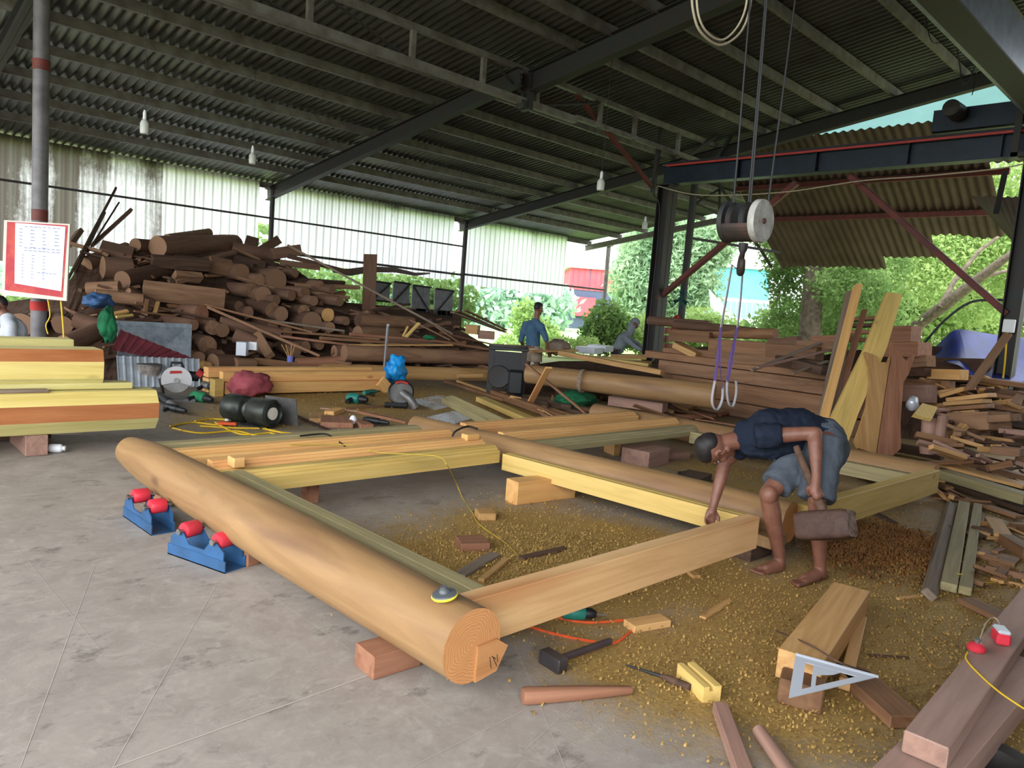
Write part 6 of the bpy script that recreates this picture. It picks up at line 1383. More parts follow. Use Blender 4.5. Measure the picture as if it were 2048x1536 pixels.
slab_px('leaning_board', [(1776, 582), (1808, 586), (1768, 700), (1716, 828), (1690, 905), (1664, 905), (1660, 842), (1720, 705)], [9.2, 9.2, 9.0, 8.6, 8.4, 8.4, 8.5, 9.0], .06, 'beam_yellow', 'wide yellow-green board leaning up with a dark split')
slab_px('leaning_board', [(1738, 745), (1742, 790), (1712, 850), (1690, 862), (1700, 830)], [8.8, 8.8, 8.7, 8.7, 8.7], .05, 'red_wood', 'reddish shaped board behind the foot of the yellow-green board')
slab_px('carved_panel', [(1730, 703), (1755, 712), (1758, 724), (1777, 725), (1781, 712), (1766, 810), (1752, 908), (1717, 896), (1711, 882), (1722, 850), (1734, 813), (1741, 764), (1740, 733)], None, .06, 'tan_wood', 'carved tan panel with a waisted outline, left of the pair', 'panel')
slab_px('carved_panel', [(1783, 682), (1800, 708), (1812, 722), (1834, 700), (1818, 747), (1807, 765), (1801, 841), (1802, 897), (1786, 911), (1754, 908), (1768, 810), (1783, 712)], None, .06, 'red_wood', 'carved reddish panel with a waisted outline, right of the pair', 'panel')
log('round_post', PD(1857, 908, 8.1), PD(1860, 836, 8.1), .085, .08, 'pink_wood', 'pink_wood', 'stout pale round post standing upright right of the carved panels', 'post', n=20)
log('round_post', PD(1876, 908, 8.0), PD(1886, 832, 8.0), .06, .055, 'pink_wood', 'pink_wood', 'slimmer pale round post leaning beside the stout one', 'post', n=20)
slab_px('offcut', [(1826, 829), (1845, 806), (1875, 815), (1864, 838), (1840, 833)], [7.9, 8.1, 8.1, 7.9, 7.9], .04, 'beam_yellow', 'square yellow offcut with a notch on top of the round posts')
bag('white_bundle', PD(1823, 822, 8.6), (.07, .07, .08), 'white_metal', 'white crumpled bundle between the stacks', 'bundle', seed=22, sub=2)
timber('leaning_board', PD(1938, 778, 8.6), PD(2016, 668, 8.9), .10, .03, 'dusty_light', 'light brown board leaning against the right crane post', 'board')
# tarpaulin
tv = []; pts = [[(1862, 720), (1895, 664), (1915, 656), (1950, 662), (1985, 668), (2012, 670), (2060, 672)], [(1875, 718), (1900, 685), (1925, 680), (1955, 690), (1985, 700), (2010, 705), (2060, 710)],
                [(1885, 722), (1915, 718), (1930, 722), (1960, 728), (1990, 735), (2010, 738), (2060, 745)], [(1900, 728), (1925, 732), (1935, 752), (1965, 758), (1990, 760), (2010, 762), (2060, 770)]]
mb = MB(); vs = []
grid = [[PD(x, y, 11.4-j*.45+.12*math.sin(i*1.7+j)) for i, (x, y) in enumerate(row)] for j, row in enumerate(pts)]
for row in grid: vs += row
mb.add(vs, [(j*7+i, j*7+i+1, (j+1)*7+i+1, (j+1)*7+i) for j in range(3) for i in range(6)], 0, True)
# back skirt of the tarpaulin
bk = [p+Vector((.8, .6, -.5)) for p in grid[0]]; b0 = len(mb.v)-28
mb.add(grid[0]+bk, [(i, i+1, 8+i, 7+i) for i in range(6)], 0, True)
tp = tag(obj('tarpaulin', mb, 'blue_tarp'), 'blue tarpaulin draped over stacked timber by the right crane post', 'tarpaulin')
sd = tp.modifiers.new('thick', 'SOLIDIFY'); sd.thickness = .01; sb_ = tp.modifiers.new('sub', 'SUBSURF'); sb_.levels = 2; sb_.render_levels = 2
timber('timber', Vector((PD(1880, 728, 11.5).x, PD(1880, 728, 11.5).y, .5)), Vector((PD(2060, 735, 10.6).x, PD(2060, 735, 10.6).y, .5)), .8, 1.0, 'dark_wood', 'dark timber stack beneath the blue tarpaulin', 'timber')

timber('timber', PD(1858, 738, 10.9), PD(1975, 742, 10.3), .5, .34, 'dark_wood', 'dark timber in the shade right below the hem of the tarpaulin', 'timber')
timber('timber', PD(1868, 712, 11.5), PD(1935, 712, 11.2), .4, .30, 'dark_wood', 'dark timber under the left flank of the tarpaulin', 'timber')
hm_ = empty('hammer', PZ(1368, 958)); tag(hm_, 'dark hammer lying beyond the middle log in the far bay', 'hammer')
obj('head', MB().box((-.07, -.035, 0), (.05, .035, .07), 0, .01), 'black', hm_); obj('handle', MB().tube([(.04, 0, .03), (.25, -.10, .02)], .012, 8), 'dark_wood', hm_)
# ------------------------------------------------------------ people
MT['skin'] = plain('skin', '#7c5343', .5, noise_to='#6c4638', ns=20); MT['skin_face'] = plain('skin_face', '#9c6a55', .5)
MT['eye_white'] = plain('eye_white', '#a39c94', .4); MT['hair'] = plain('black_hair', '#151313', .6, noise_to='#262020', ns=40)
def fabric(name, a, b, s=14):
    M = Mat(name, .9, spec=.1); n = M.noise(s*.25, M.mp((1, 1, 1)), 5, .6, 1.5); M.base(M.ramp(n, [(.35, a), (.65, b)])); M.bump(n, .6, .02); return M.m
MT['navy_shirt'] = fabric('navy_shirt', '#191e2a', '#232a38'); MT['grey_shorts'] = fabric('grey_shorts', '#474c54', '#555b64'); MT['blue_shirt'] = fabric('blue_shirt', '#3d566c', '#49657f')
MT['beige_shorts'] = fabric('beige_shorts', '#9a8a78', '#b0a08c'); MT['grey_hoodie'] = fabric('grey_hoodie', '#6c7478', '#7d8589'); MT['pale_shirt'] = fabric('pale_shirt', '#a9adb5', '#c0c3c9')
def capsule(mb, A, B, ra, rb, n=14, m=5):
    A = Vector(A); B = Vector(B); d = B-A; L = max(d.length, 1e-5); q = Vector((0, 0, 1)).rotation_difference(d/L).to_matrix(); rings = []
    for i in range(m+1):
        a = -math.pi/2+i*(math.pi/2)/m; rings.append((max(ra*math.cos(a), 1e-4), ra*math.sin(a)))
    for i in range(m+1):
        a = i*(math.pi/2)/m; rings.append((max(rb*math.cos(a), 1e-4), L+rb*math.sin(a)))
    vs = [A+q @ Vector((r*math.cos(2*math.pi*k/n), r*math.sin(2*math.pi*k/n), z)) for r, z in rings for k in range(n)]
    M = len(rings); mb.add(vs, [(i*n+k, i*n+(k+1) % n, (i+1)*n+(k+1) % n, (i+1)*n+k) for i in range(M-1) for k in range(n)]+[tuple(range(n-1, -1, -1)), tuple((M-1)*n+k for k in range(n))], 0, True)
def ellip(mb, c, s, rot=None, n=20, m=12):
    c = Vector(c); rot = rot or Matrix.Identity(3); vs = []
    for i in range(m+1):
        a = -math.pi/2+math.pi*i/m
        for k in range(n): vs.append(c+rot @ Vector((s[0]*max(math.cos(a), 1e-3)*math.cos(2*math.pi*k/n), s[1]*max(math.cos(a), 1e-3)*math.sin(2*math.pi*k/n), s[2]*math.sin(a))))
    mb.add(vs, [(i*n+k, i*n+(k+1) % n, (i+1)*n+(k+1) % n, (i+1)*n+k) for i in range(m) for k in range(n)]+[tuple(range(n-1, -1, -1)), tuple(m*n+k for k in range(n))], 0, True)
def cone(mb, A, B, ra, rb, n=24, flat=1.0, side=None):   # open-ended garment leg or sleeve: flat ends
    mb.tube([A, Vector(A).lerp(Vector(B), .5), B], [ra, (ra+rb)/2, rb], n, 0, True, True)
def blob(name, fn, mat, parent, voxel, smooth=4, loc=None):
    mb = MB(); fn(mb); o = obj(name, mb, mat, parent, Matrix.Translation(-Vector(loc)) if loc is not None else None)
    r = o.modifiers.new('skin', 'REMESH'); r.mode = 'VOXEL'; r.voxel_size = voxel; r.use_smooth_shade = True
    if smooth: s = o.modifiers.new('smooth', 'SMOOTH'); s.factor = .6; s.iterations = smooth
    return o
def head_parts(mb, c, X, Y, Z, s=1.0):
    """head: c centre, Y the way the face looks, Z the crown"""
    rot = Matrix((X, Y, Z)).transposed()
    def P(x, y, z): return c+rot @ Vector((x, y, z))*s
    ellip(mb, P(0, -.012, .025), (.074*s, .093*s, .092*s), rot); ellip(mb, P(0, .018, -.035), (.060*s, .068*s, .075*s), rot)
    capsule(mb, P(0, .070, -.092), P(0, .050, -.088), .020*s, .030*s)               # chin
    capsule(mb, P(.048, .0, -.055), P(.02, .06, -.09), .022*s, .018*s); capsule(mb, P(-.048, .0, -.055), P(-.02, .06, -.09), .022*s, .018*s)
    capsule(mb, P(0, .082, .012), P(0, .104, -.026), .008*s, .013*s)                # nose
    capsule(mb, P(-.03, .083, .022), P(.03, .083, .022), .012*s, .012*s)            # brow
    capsule(mb, P(-.02, .080, -.055), P(.02, .080, -.055), .009*s, .009*s)          # lips
    for q in (-1, 1):
        capsule(mb, P(.036*q, .067, -.022), P(.040*q, .060, -.03), .018*s, .018*s)  # cheek
        for a in np.linspace(-1.5, 2.2, 6):                                          # ear rim
            p = P(.074*q, -.008-.018*math.cos(a), -.008+.028*math.sin(a)); capsule(mb, p, p+(X*q*.006*s), .007*s, .007*s, 8, 3)
        capsule(mb, P(.070*q, -.002, -.03), P(.078*q, -.004, -.012), .008*s, .009*s, 8, 3)
def hair_parts(mb, c, X, Y, Z, s=1.0, length=0):
    rot = Matrix((X, Y, Z)).transposed()
    def P(x, y, z): return c+rot @ Vector((x, y, z))*s
    ellip(mb, P(0, -.012, .062), (.0735*s, .088*s, .060*s), rot); ellip(mb, P(0, -.048, .030), (.066*s, .060*s, .068*s), rot)
def face_bits(parent, loc, c, X, Y, Z, s=1.0):
    rot = Matrix((X, Y, Z)).transposed()
    def P(x, y, z): return c+rot @ Vector((x, y, z))*s-loc
    for q in (-1, 1):
        m = MB(); ellip(m, P(.032*q, .078, .002), (.010*s, .006*s, .005*s), rot, 12, 8); obj('eye', m, MT['eye_white'], parent)
        m = MB(); ellip(m, P(.032*q, .0855, .002), (.006*s, .003*s, .006*s), rot, 10, 6); obj('iris', m, 'black', parent)
        m = MB(); m.tube([P(.016*q, .093, .024), P(.032*q, .094, .029), P(.05*q, .080, .023)], .0035*s, 6); obj('eyebrow', m, 'hair', parent)
    m = MB(); m.tube([P(-.022, .085, -.055), P(0, .0905, -.056), P(.022, .085, -.055)], .003*s, 6); obj('mouth', m, plain('lip', '#6d3b34', .5), parent)
def ortho(Y, Z):
    Z = Vector(Z).normalized(); Y = Vector(Y); Y = (Y-Z*Y.dot(Z)).normalized(); return Y.cross(Z).normalized(), Y, Z
def finger(mb, pts, r0, r1):
    n = len(pts)-1
    for i in range(n): capsule(mb, pts[i], pts[i+1], r0+(r1-r0)*i/n, r0+(r1-r0)*(i+1)/n, 10, 4)
def foot(mb, heel, toe, side):
    heel = Vector(heel); toe = Vector(toe); f = (toe-heel).normalized(); sd = Vector((-f.y, f.x, 0))*side; L = (toe-heel).length; up = Vector((0, 0, 1))
    capsule(mb, heel+f*.035+up*.034, heel+f*.05+up*.045, .034, .036); capsule(mb, heel+f*.05+up*.05, heel+f*L*.62+up*.03, .038, .026); capsule(mb, heel+f*L*.35+sd*.012+up*.030, heel+f*L*.72+sd*.022+up*.020, .028, .020)
    capsule(mb, heel+f*.05-sd*.008+up*.022, heel+f*L*.68-sd*.024+up*.016, .024, .016)
    for i, (o_, l, r) in enumerate(((.030, 1.0, .0125), (.012, .985, .0095), (-.003, .96, .009), (-.017, .93, .0085), (-.030, .89, .008))):
        a = heel+f*L*.70+sd*o_*.95+up*.016; b = heel+f*(L*l-r)+sd*o_*1.08+up*(r+.001); capsule(mb, a, b, r*1.05, r, 10, 4)
# --- the bending worker
def worker():
    base = PZ(1590, 1150); base.z = 0; w = empty('person', base); tag(w, 'barefoot man in navy T-shirt and grey shorts bending over the frame, holding a wooden mallet', 'person')
    bpy.context.view_layer.update()
    D = PD; pel = D(1645, 880, 4.33); mid = D(1596, 858, 4.33); che = D(1535, 864, 4.33); upc = D(1503, 872, 4.34); nek = D(1478, 880, 4.34)
    nh = D(1650, 890, 4.22); fh = D(1622, 892, 4.40); nk = D(1634, 995, 4.12); fk = D(1537, 988, 4.22)
    n_an = D(1637, 1135, 4.10); f_an = D(1524, 1105, 4.40)
    nheel = PZ(1650, 1158); nheel.z = .0; ntoe = PZ(1583, 1172); fheel = Vector((4.17, 1.86, 0)); ftoe = Vector((3.94, 1.93, 0))
    n_an = nheel+(ntoe-nheel)*.20+Vector((0, 0, .085)); f_an = fheel+(ftoe-fheel)*.20+Vector((0, 0, .085))
    hc = D(1430, 896, 4.34); crown = (-CR*1.0-CU*.30).normalized(); face = (CR*.20-CU*1.0+CFW*.55); X, Y, Z = ortho(face, crown)
    ns = D(1532, 872, 4.20); ne = D(1630, 866, 4.10); nw = D(1633, 952, 4.02)
    fs = D(1500, 880, 4.47); fe = D(1450, 925, 4.56); fw = D(1426, 1015, 4.50)
    hA = D(1592, 893, 4.16); hB = D(1642, 1012, 3.99); ax = (hB-hA).normalized()
    def body(mb):
        capsule(mb, pel, mid, .105, .10); capsule(mb, mid, che, .10, .12); capsule(mb, che, upc, .115, .09); capsule(mb, upc, nek, .075, .058)
        capsule(mb, nek, hc+Y*-.0+Z*-.055-Y*.02, .055, .052)
        head_parts(mb, hc, X, Y, Z, 1.0)
        for h, k, a, q in ((nh, nk, n_an, 1), (fh, fk, f_an, 1)):
            capsule(mb, h, k, .082, .052); capsule(mb, k, k+(a-k)*.3, .050, .054); capsule(mb, k+(a-k)*.3, a, .053, .033); ellip(mb, k+Vector((-.01, -.01, 0)), (.05, .05, .055))
            capsule(mb, k+(a-k)*.2-CFW*-.015, k+(a-k)*.45-CFW*-.012, .045, .036)
        capsule(mb, n_an, nheel+(ntoe-nheel)*.22+Vector((0, 0, .045)), .034, .038); capsule(mb, f_an, fheel+(ftoe-fheel)*.22+Vector((0, 0, .045)), .034, .038)
        foot(mb, nheel, ntoe, 1); foot(mb, fheel, ftoe, -1)
        capsule(mb, che.lerp(upc, .5), ns, .085, .055); capsule(mb, ns, ne, .050, .038); capsule(mb, ne, ne.lerp(nw, .25), .037, .041); capsule(mb, ne.lerp(nw, .25), nw, .041, .025)
        capsule(mb, che.lerp(upc, .6), fs, .085, .055); capsule(mb, fs, fe, .050, .038); capsule(mb, fe, fe.lerp(fw, .3), .038, .040); capsule(mb, fe.lerp(fw, .3), fw, .040, .024)
        # near hand closed on the handle
        pc = D(1634, 978, 4.00); v = (CAM-pc).normalized(); side = ax.cross(v).normalized()
        hc0 = hA+ax*((pc-hA).dot(ax)); rad = .031
        palm = hc0+side*.0+v*.030
        capsule(mb, nw, palm, .026, .030); capsule(mb, palm-ax*.020, palm+ax*.028, .026, .024); capsule(mb, palm-ax*.02-side*.014, palm+ax*.028-side*.014, .020, .018)
        for i in range(4):
            t = .040-i*.020; ln = (2.5, 2.8, 2.7, 2.2)[i]; r0 = (.0095, .0100, .0098, .0085)[i]; c = hc0+ax*(t-.002)
            pts = [c+(v*math.cos(a)-side*math.sin(a))*(rad+.002) for a in np.linspace(.35, .35+ln, 5)]; finger(mb, pts, r0, r0*.85)
        c = hc0-ax*.028; finger(mb, [palm-ax*.015+side*.008, c+(v*math.cos(.7)+side*math.sin(.7))*.038, c+ax*.02+(v*math.cos(1.5)+side*math.sin(1.5))*.036, c+ax*.038+(v*math.cos(1.9)+side*math.sin(1.9))*.034], .013, .0095)
        # far hand reaching down behind the beam
        d = (fw-fe).normalized(); p2 = fw+d*.055; sd = d.cross(CFW).normalized(); capsule(mb, fw, fw+d*.03, .025, .028); capsule(mb, fw+d*.03+sd*.014, p2+sd*.016, .020, .018); capsule(mb, fw+d*.03-sd*.014, p2-sd*.016, .020, .017)
        for i in range(4):
            q = p2+sd*(.027-.018*i); l = (.055, .068, .064, .050)[i]; k = q+d*l*.5-CFW*.006; finger(mb, [q-d*.01, q+d*l*.45, k+d*l*.3-CFW*.012, k+d*l*.45-CFW*.03], .0092, .0075)
        finger(mb, [fw+d*.02+sd*.02, fw+d*.045+sd*.045-CFW*.01, fw+d*.075+sd*.052-CFW*.02], .0115, .009)
    blob('body', body, 'skin', w, .0055, 3, base)
    def shirt(mb):
        capsule(mb, pel+(mid-pel)*.15, mid, .128, .126); capsule(mb, mid, che, .128, .138); capsule(mb, che, upc, .136, .108); capsule(mb, upc, nek+(upc-nek)*.25, .10, .072)
        capsule(mb, che.lerp(upc, .5), ns, .10, .070); mb.tube([ns-(ne-ns)*.2, ns+(ne-ns)*.12, ns+(ne-ns)*.36], [.072, .070, .064], 20)
        capsule(mb, che.lerp(upc, .6), fs, .10, .070); mb.tube([fs-(fe-fs)*.2, fs+(fe-fs)*.2, fs+(fe-fs)*.60], [.072, .070, .062], 20)
        dn = Vector((0, 0, -1)); capsule(mb, che+dn*.04, mid+dn*.05, .115, .11); capsule(mb, upc+dn*.05-CR*.0, che+dn*.06, .085, .11)
    sh = blob('t_shirt', shirt, 'navy_shirt', w, .010, 6, base)
    tx = bpy.data.textures.new('cloth_folds', 'CLOUDS'); tx.noise_scale = .07; dm = sh.modifiers.new('folds', 'DISPLACE'); dm.texture = tx; dm.strength = .034; dm.mid_level = .5; dm.texture_coords = 'LOCAL'
    def shorts(mb):
        capsule(mb, pel+(mid-pel)*.35, pel, .126, .135); ellip(mb, pel.lerp(nh, .3)-Vector((0, 0, .04)), (.14, .15, .14)); capsule(mb, pel-Vector((0, 0, .05)), nh.lerp(fh, .5)-Vector((0, 0, .06)), .125, .12)
        mb.tube([nh+Vector((0, 0, .04)), nh.lerp(nk, .5), nh.lerp(nk, 1.04)], [.112, .100, .098], 26); mb.tube([fh+Vector((0, 0, .03)), fh.lerp(fk, .4), fh.lerp(fk, .84)], [.112, .102, .092], 26)
    so = blob('shorts', shorts, 'grey_shorts', w, .010, 4, base); dm = so.modifiers.new('folds', 'DISPLACE'); dm.texture = tx; dm.strength = .022; dm.mid_level = .5; dm.texture_coords = 'LOCAL'
    blob('hair', lambda mb: hair_parts(mb, hc, X, Y, Z, 1.02), 'hair', w, .007, 3, base)
    face_bits(w, base, hc, X, Y, Z)
    # the mallet he holds
    hc_ = PD(1650, 1050, 3.96); mt = empty('mallet', hc_); tag(mt, 'big worn wooden mallet hanging from the bending man\'s hand', 'mallet'); bpy.context.view_layer.update(); iv = Matrix.Translation(-hc_)
    hx = (CR*.80+CU*.22-CFW*.80).normalized(); up = (ax*-1); up = (up-hx*up.dot(hx)).normalized(); sdv = hx.cross(up); M = Matrix((hx, sdv, up)).transposed().to_4x4(); M.translation = hc_
    hm = MB(); vs = []; segs = 9; n = 20
    for i in range(segs):
        x = -.145+.29*i/(segs-1); q = 1.0 if 0 < i < segs-1 else .9
        for k in range(n):
            a = 2*math.pi*k/n; cx = math.copysign(abs(math.cos(a))**.35, math.cos(a)); sy = math.copysign(abs(math.sin(a))**.35, math.sin(a)); f = 1+.03*noise.noise(Vector((x*14, cx*2, sy*2)))
            vs.append(M @ Vector((x+.012*noise.noise(Vector((cx*3, sy*3, x*9))) if i == segs-1 else x, cx*.065*q*f, sy*.078*q*f)))
    hm.add(vs, [(i*n+k, i*n+(k+1) % n, (i+1)*n+(k+1) % n, (i+1)*n+k) for i in range(segs-1) for k in range(n)], 0, True); hm.f += [tuple(range(n-1, -1, -1)), tuple((segs-1)*n+k for k in range(n))]; hm.mi += [1, 1]; hm.sm += [False, False]
    obj('mallet_head', hm, [wood('wood_mallet', '#4c372e', '#35251f', grain=(3, 12, 12), var=.02), plain('wood_mallet_end', '#8f7a6f', .9, noise_to='#4f3a30', ns=30)], mt, iv)
    obj('handle', MB().tube([hA, hA.lerp(hB, .5), hB, hB+ax*.05], [.018, .022, .025, .024], 14), 'dark_wood', mt, iv)
worker()
def simple_person(label, base, j, mats, hcfg, extra=None, vox=.012):
    """j: dict of joints in space; skin, top and bottom garments are grown round them"""
    p = empty('person', base); tag(p, label, 'person'); bpy.context.view_layer.update(); hc, face, crown = hcfg; X, Y, Z = ortho(face, crown)
    def arm(mb, s, e, w_, g=False):
        if g: capsule(mb, s, e, .062, .052); mb.tube([s, s.lerp(e, .62)], [.066, .062], 16); return
        capsule(mb, s, e, .048, .038); capsule(mb, e, w_, .038, .025); d = (w_-e).normalized(); capsule(mb, w_, w_+d*.06, .028, .030); sd = d.cross(Vector((.7, .7, 0))).normalized()
        for i in range(4): finger(mb, [w_+d*.06+sd*(.027-.018*i), w_+d*.10+sd*(.03-.019*i), w_+d*(.135 if i in (1, 2) else .12)+sd*(.03-.019*i)-Vector((0, 0, .01))], .0105, .009)
        finger(mb, [w_+d*.02+sd*.02, w_+d*.06+sd*.05, w_+d*.085+sd*.05], .013, .010)
    def body(mb):
        capsule(mb, j['pel'], j['che'], .105, .12); capsule(mb, j['che'], j['nek'], .10, .055); capsule(mb, j['nek'], hc-Z*.06-Y*.02, .055, .052); head_parts(mb, hc, X, Y, Z)
        for s, e, w_ in j['arms']: capsule(mb, j['che'].lerp(j['nek'], .6), s, .07, .055); arm(mb, s, e, w_)
        for h, k, a, t in j['legs']:
            capsule(mb, h, k, .08, .055); capsule(mb, k, k.lerp(a, .35), .05, .055); capsule(mb, k.lerp(a, .35), a, .054, .035); foot(mb, Vector((a.x, a.y, a.z-.08))-t*.05, Vector((a.x, a.y, a.z-.08))+t*.19, 1)
    blob('body', body, 'skin', p, vox*.7, 3, base)
    def top(mb):
        capsule(mb, j['pel']+(j['che']-j['pel'])*.1, j['che'], .125, .14); capsule(mb, j['che'], j['che'].lerp(j['nek'], .75), .135, .085)
        for s, e, w_ in j['arms']:
            capsule(mb, j['che'].lerp(j['nek'], .6), s, .085, .068); arm(mb, s, e, w_, True)
            if extra == 'long': capsule(mb, s, e, .060, .050); mb.tube([e, w_.lerp(e, .08)], [.050, .036], 14)
    blob('shirt', top, mats[0], p, vox, 5, base)
    def bot(mb):
        capsule(mb, j['pel']+(j['che']-j['pel'])*.12, j['pel'], .125, .13)
        for h, k, a, t in j['legs']: mb.tube([h+Vector((0, 0, .05)), h.lerp(k, .5), h.lerp(k, .95) if extra != 'long' else k], [.11, .10, .095], 18); 
        if extra == 'long':
            for h, k, a, t in j['legs']: capsule(mb, k, a, .075, .055)
    blob('trousers' if extra == 'long' else 'shorts', bot, mats[1], p, vox, 4, base)
    if extra == 'long':
        def hood(mb): hair_parts(mb, hc, X, Y, Z, 1.12); capsule(mb, hc-Z*.05-Y*.03, j['nek'], .085, .09); mb.prism([(-.06, .06), (.06, .06), (.05, .15), (-.05, .15)], .03, .045, Matrix.Translation(hc) @ Matrix((X, Y, Z)).transposed().to_4x4())
        blob('hood', hood, mats[0], p, vox, 3, base)
    else: blob('hair', lambda mb: hair_parts(mb, hc, X, Y, Z, 1.03), 'hair', p, vox*.8, 3, base)
    face_bits(p, base, hc, X, Y, Z); return p
# standing man at the bench, seen from behind
b = PD(1068, 700, 13.3); b.z = 0; V = lambda x, y, d: PD(x, y, d)
f = (CR*.55+CFW*.8); f.z = 0; f.normalize(); s_ = Vector((f.y, -f.x, 0))
pel = V(1066, 698, 13.3); nek = V(1073, 640, 13.3); che = V(1066, 658, 13.3)
simple_person('standing man in blue-grey T-shirt and beige shorts seen from behind at the saw bench', b,
    dict(pel=pel, che=che, nek=nek, arms=[(che+s_*.17+Vector((0, 0, .06)), V(1092, 678, 13.1), V(1097, 700, 13.2)), (che-s_*.17+Vector((0, 0, .06)), V(1042, 680, 13.4), V(1048, 698, 13.6))],
         legs=[(pel+s_*.08-Vector((0, 0, .03)), Vector((pel.x, pel.y, .46))+s_*.09+f*.03, Vector((pel.x, pel.y, .08))+s_*.10, f), (pel-s_*.08-Vector((0, 0, .03)), Vector((pel.x, pel.y, .46))-s_*.09, Vector((pel.x, pel.y, .08))-s_*.10, f)]),
    ('blue_shirt', 'beige_shorts'), (V(1077, 618, 13.3), f-Vector((0, 0, .25)), Vector((0, 0, 1))+f*.15))
# hooded man bending over far work
b = PD(1235, 715, 16); b.z = 0; f = CR*1.0-CFW*.15; f.z = 0; f.normalize(); s_ = Vector((f.y, -f.x, 0)); pel = V(1232, 704, 16); che = V(1247, 678, 16); nek = V(1262, 662, 16)
simple_person('person in grey hooded top and dark cap bending over far boards', b,
    dict(pel=pel, che=che, nek=nek, arms=[(che+s_*.15+Vector((.02, .02, .05)), V(1268, 692, 15.8), V(1284, 702, 15.7)), (che-s_*.15+Vector((0, 0, .05)), V(1272, 685, 16.3), V(1290, 700, 16.2))],
         legs=[(pel+s_*.09, Vector((pel.x, pel.y, .40))+s_*.1+f*.06, Vector((pel.x, pel.y, .08))+s_*.1, f), (pel-s_*.09, Vector((pel.x, pel.y, .40))-s_*.1, Vector((pel.x, pel.y, .08))-s_*.1, f)]),
    ('grey_hoodie', 'black'), (V(1269, 648, 16), f-Vector((0, 0, .9)), Vector((0, 0, 1))+f*.8), 'long')
# seated man at the left edge
b = PD(15, 700, 8.6); b.z = 0; f = -CR*.9-CFW*.4; f.z = 0; f.normalize(); s_ = Vector((f.y, -f.x, 0)); pel = Vector((b.x, b.y, .42)); che = V(28, 662, 8.6); nek = V(12, 632, 8.6); 
simple_person('seated man in a pale grey T-shirt at the left edge behind the timbers', b,
    dict(pel=pel, che=che, nek=nek, arms=[(che-s_*.17+Vector((0, 0, .07)), V(22, 690, 8.3), V(-10, 684, 8.2)), (che+s_*.17+Vector((0, 0, .07)), V(-5, 690, 8.8), V(-30, 684, 8.7))],
         legs=[(pel+s_*.09, pel+s_*.1+f*.42, Vector((pel.x, pel.y, .08))+s_*.1+f*.45, f), (pel-s_*.09, pel-s_*.1+f*.42, Vector((pel.x, pel.y, .08))-s_*.1+f*.45, f)]),
    ('pale_shirt', 'black'), (V(-4, 612, 8.6), f-Vector((0, 0, .4)), Vector((0, 0, 1))+f*.3))
cuboid('stool', Vector((b.x, b.y, 0)), (.34, .34, .30), .3, 'dark_wood', 'low dark stool under the seated man at the left edge', 'stool')
# ------------------------------------------------------------ ground and planting outside
def ground_mat():
    M = Mat('outside_ground', .95); v = M.mp((1, 1, 1))
    c = M.ramp(M.noise(.25, v, 5), [(.35, '#8f9a62'), (.65, '#a9a284')]); c = M.mix(M.math('MULTIPLY', M.noise(6, v, 4), .5), c, '#6f8a45'); M.base(c); return M.m
MT['ground'] = ground_mat()
mb = MB().add([(-60, -60, -.03), (150, -60, -.03), (150, 150, -.03), (-60, 150, -.03)], [(0, 1, 2, 3)]); o = struct('ground', mb, 'ground')
MT['grass'] = plain('pale_grass', '#a8c77a', .9, noise_to='#8db564', ns=3)
def leaf_mat(name, c1, c2, tr=.45):
    M = Mat(name, .6); v = M.mp((1, 1, 1)); c = M.ramp(M.noise(1.1, v, 5, .7), [(.35, c1), (.65, c2)])
    out = M.nt.nodes['Material Output']; d = M.n('BsdfDiffuse'); t = M.n('BsdfTranslucent'); x = M.n('MixShader'); x.inputs[0].default_value = tr
    M.l(c, d.inputs[0]); M.l(c, t.inputs[0]); M.l(d.outputs[0], x.inputs[1]); M.l(t.outputs[0], x.inputs[2]); M.l(x.outputs[0], out.inputs['Surface']); return M.m
MT['leaf'] = leaf_mat('leaf_green', '#56743f', '#8ba566'); MT['leaf_bright'] = leaf_mat('leaf_bright', '#7c9c56', '#b3c882'); MT['leaf_pale'] = leaf_mat('leaf_pale', '#93b5a0', '#b9d0b8'); MT['leaf_dark'] = leaf_mat('leaf_dark', '#3c6130', '#62884a')  # leaf_pale has distance haze mixed into its colour
MT['leaf_bamboo'] = leaf_mat('leaf_bamboo', '#83a37e', '#aec69e')
MT['bark'] = plain('bark', '#6b5f50', .9, noise_to='#453c32', ns=10)
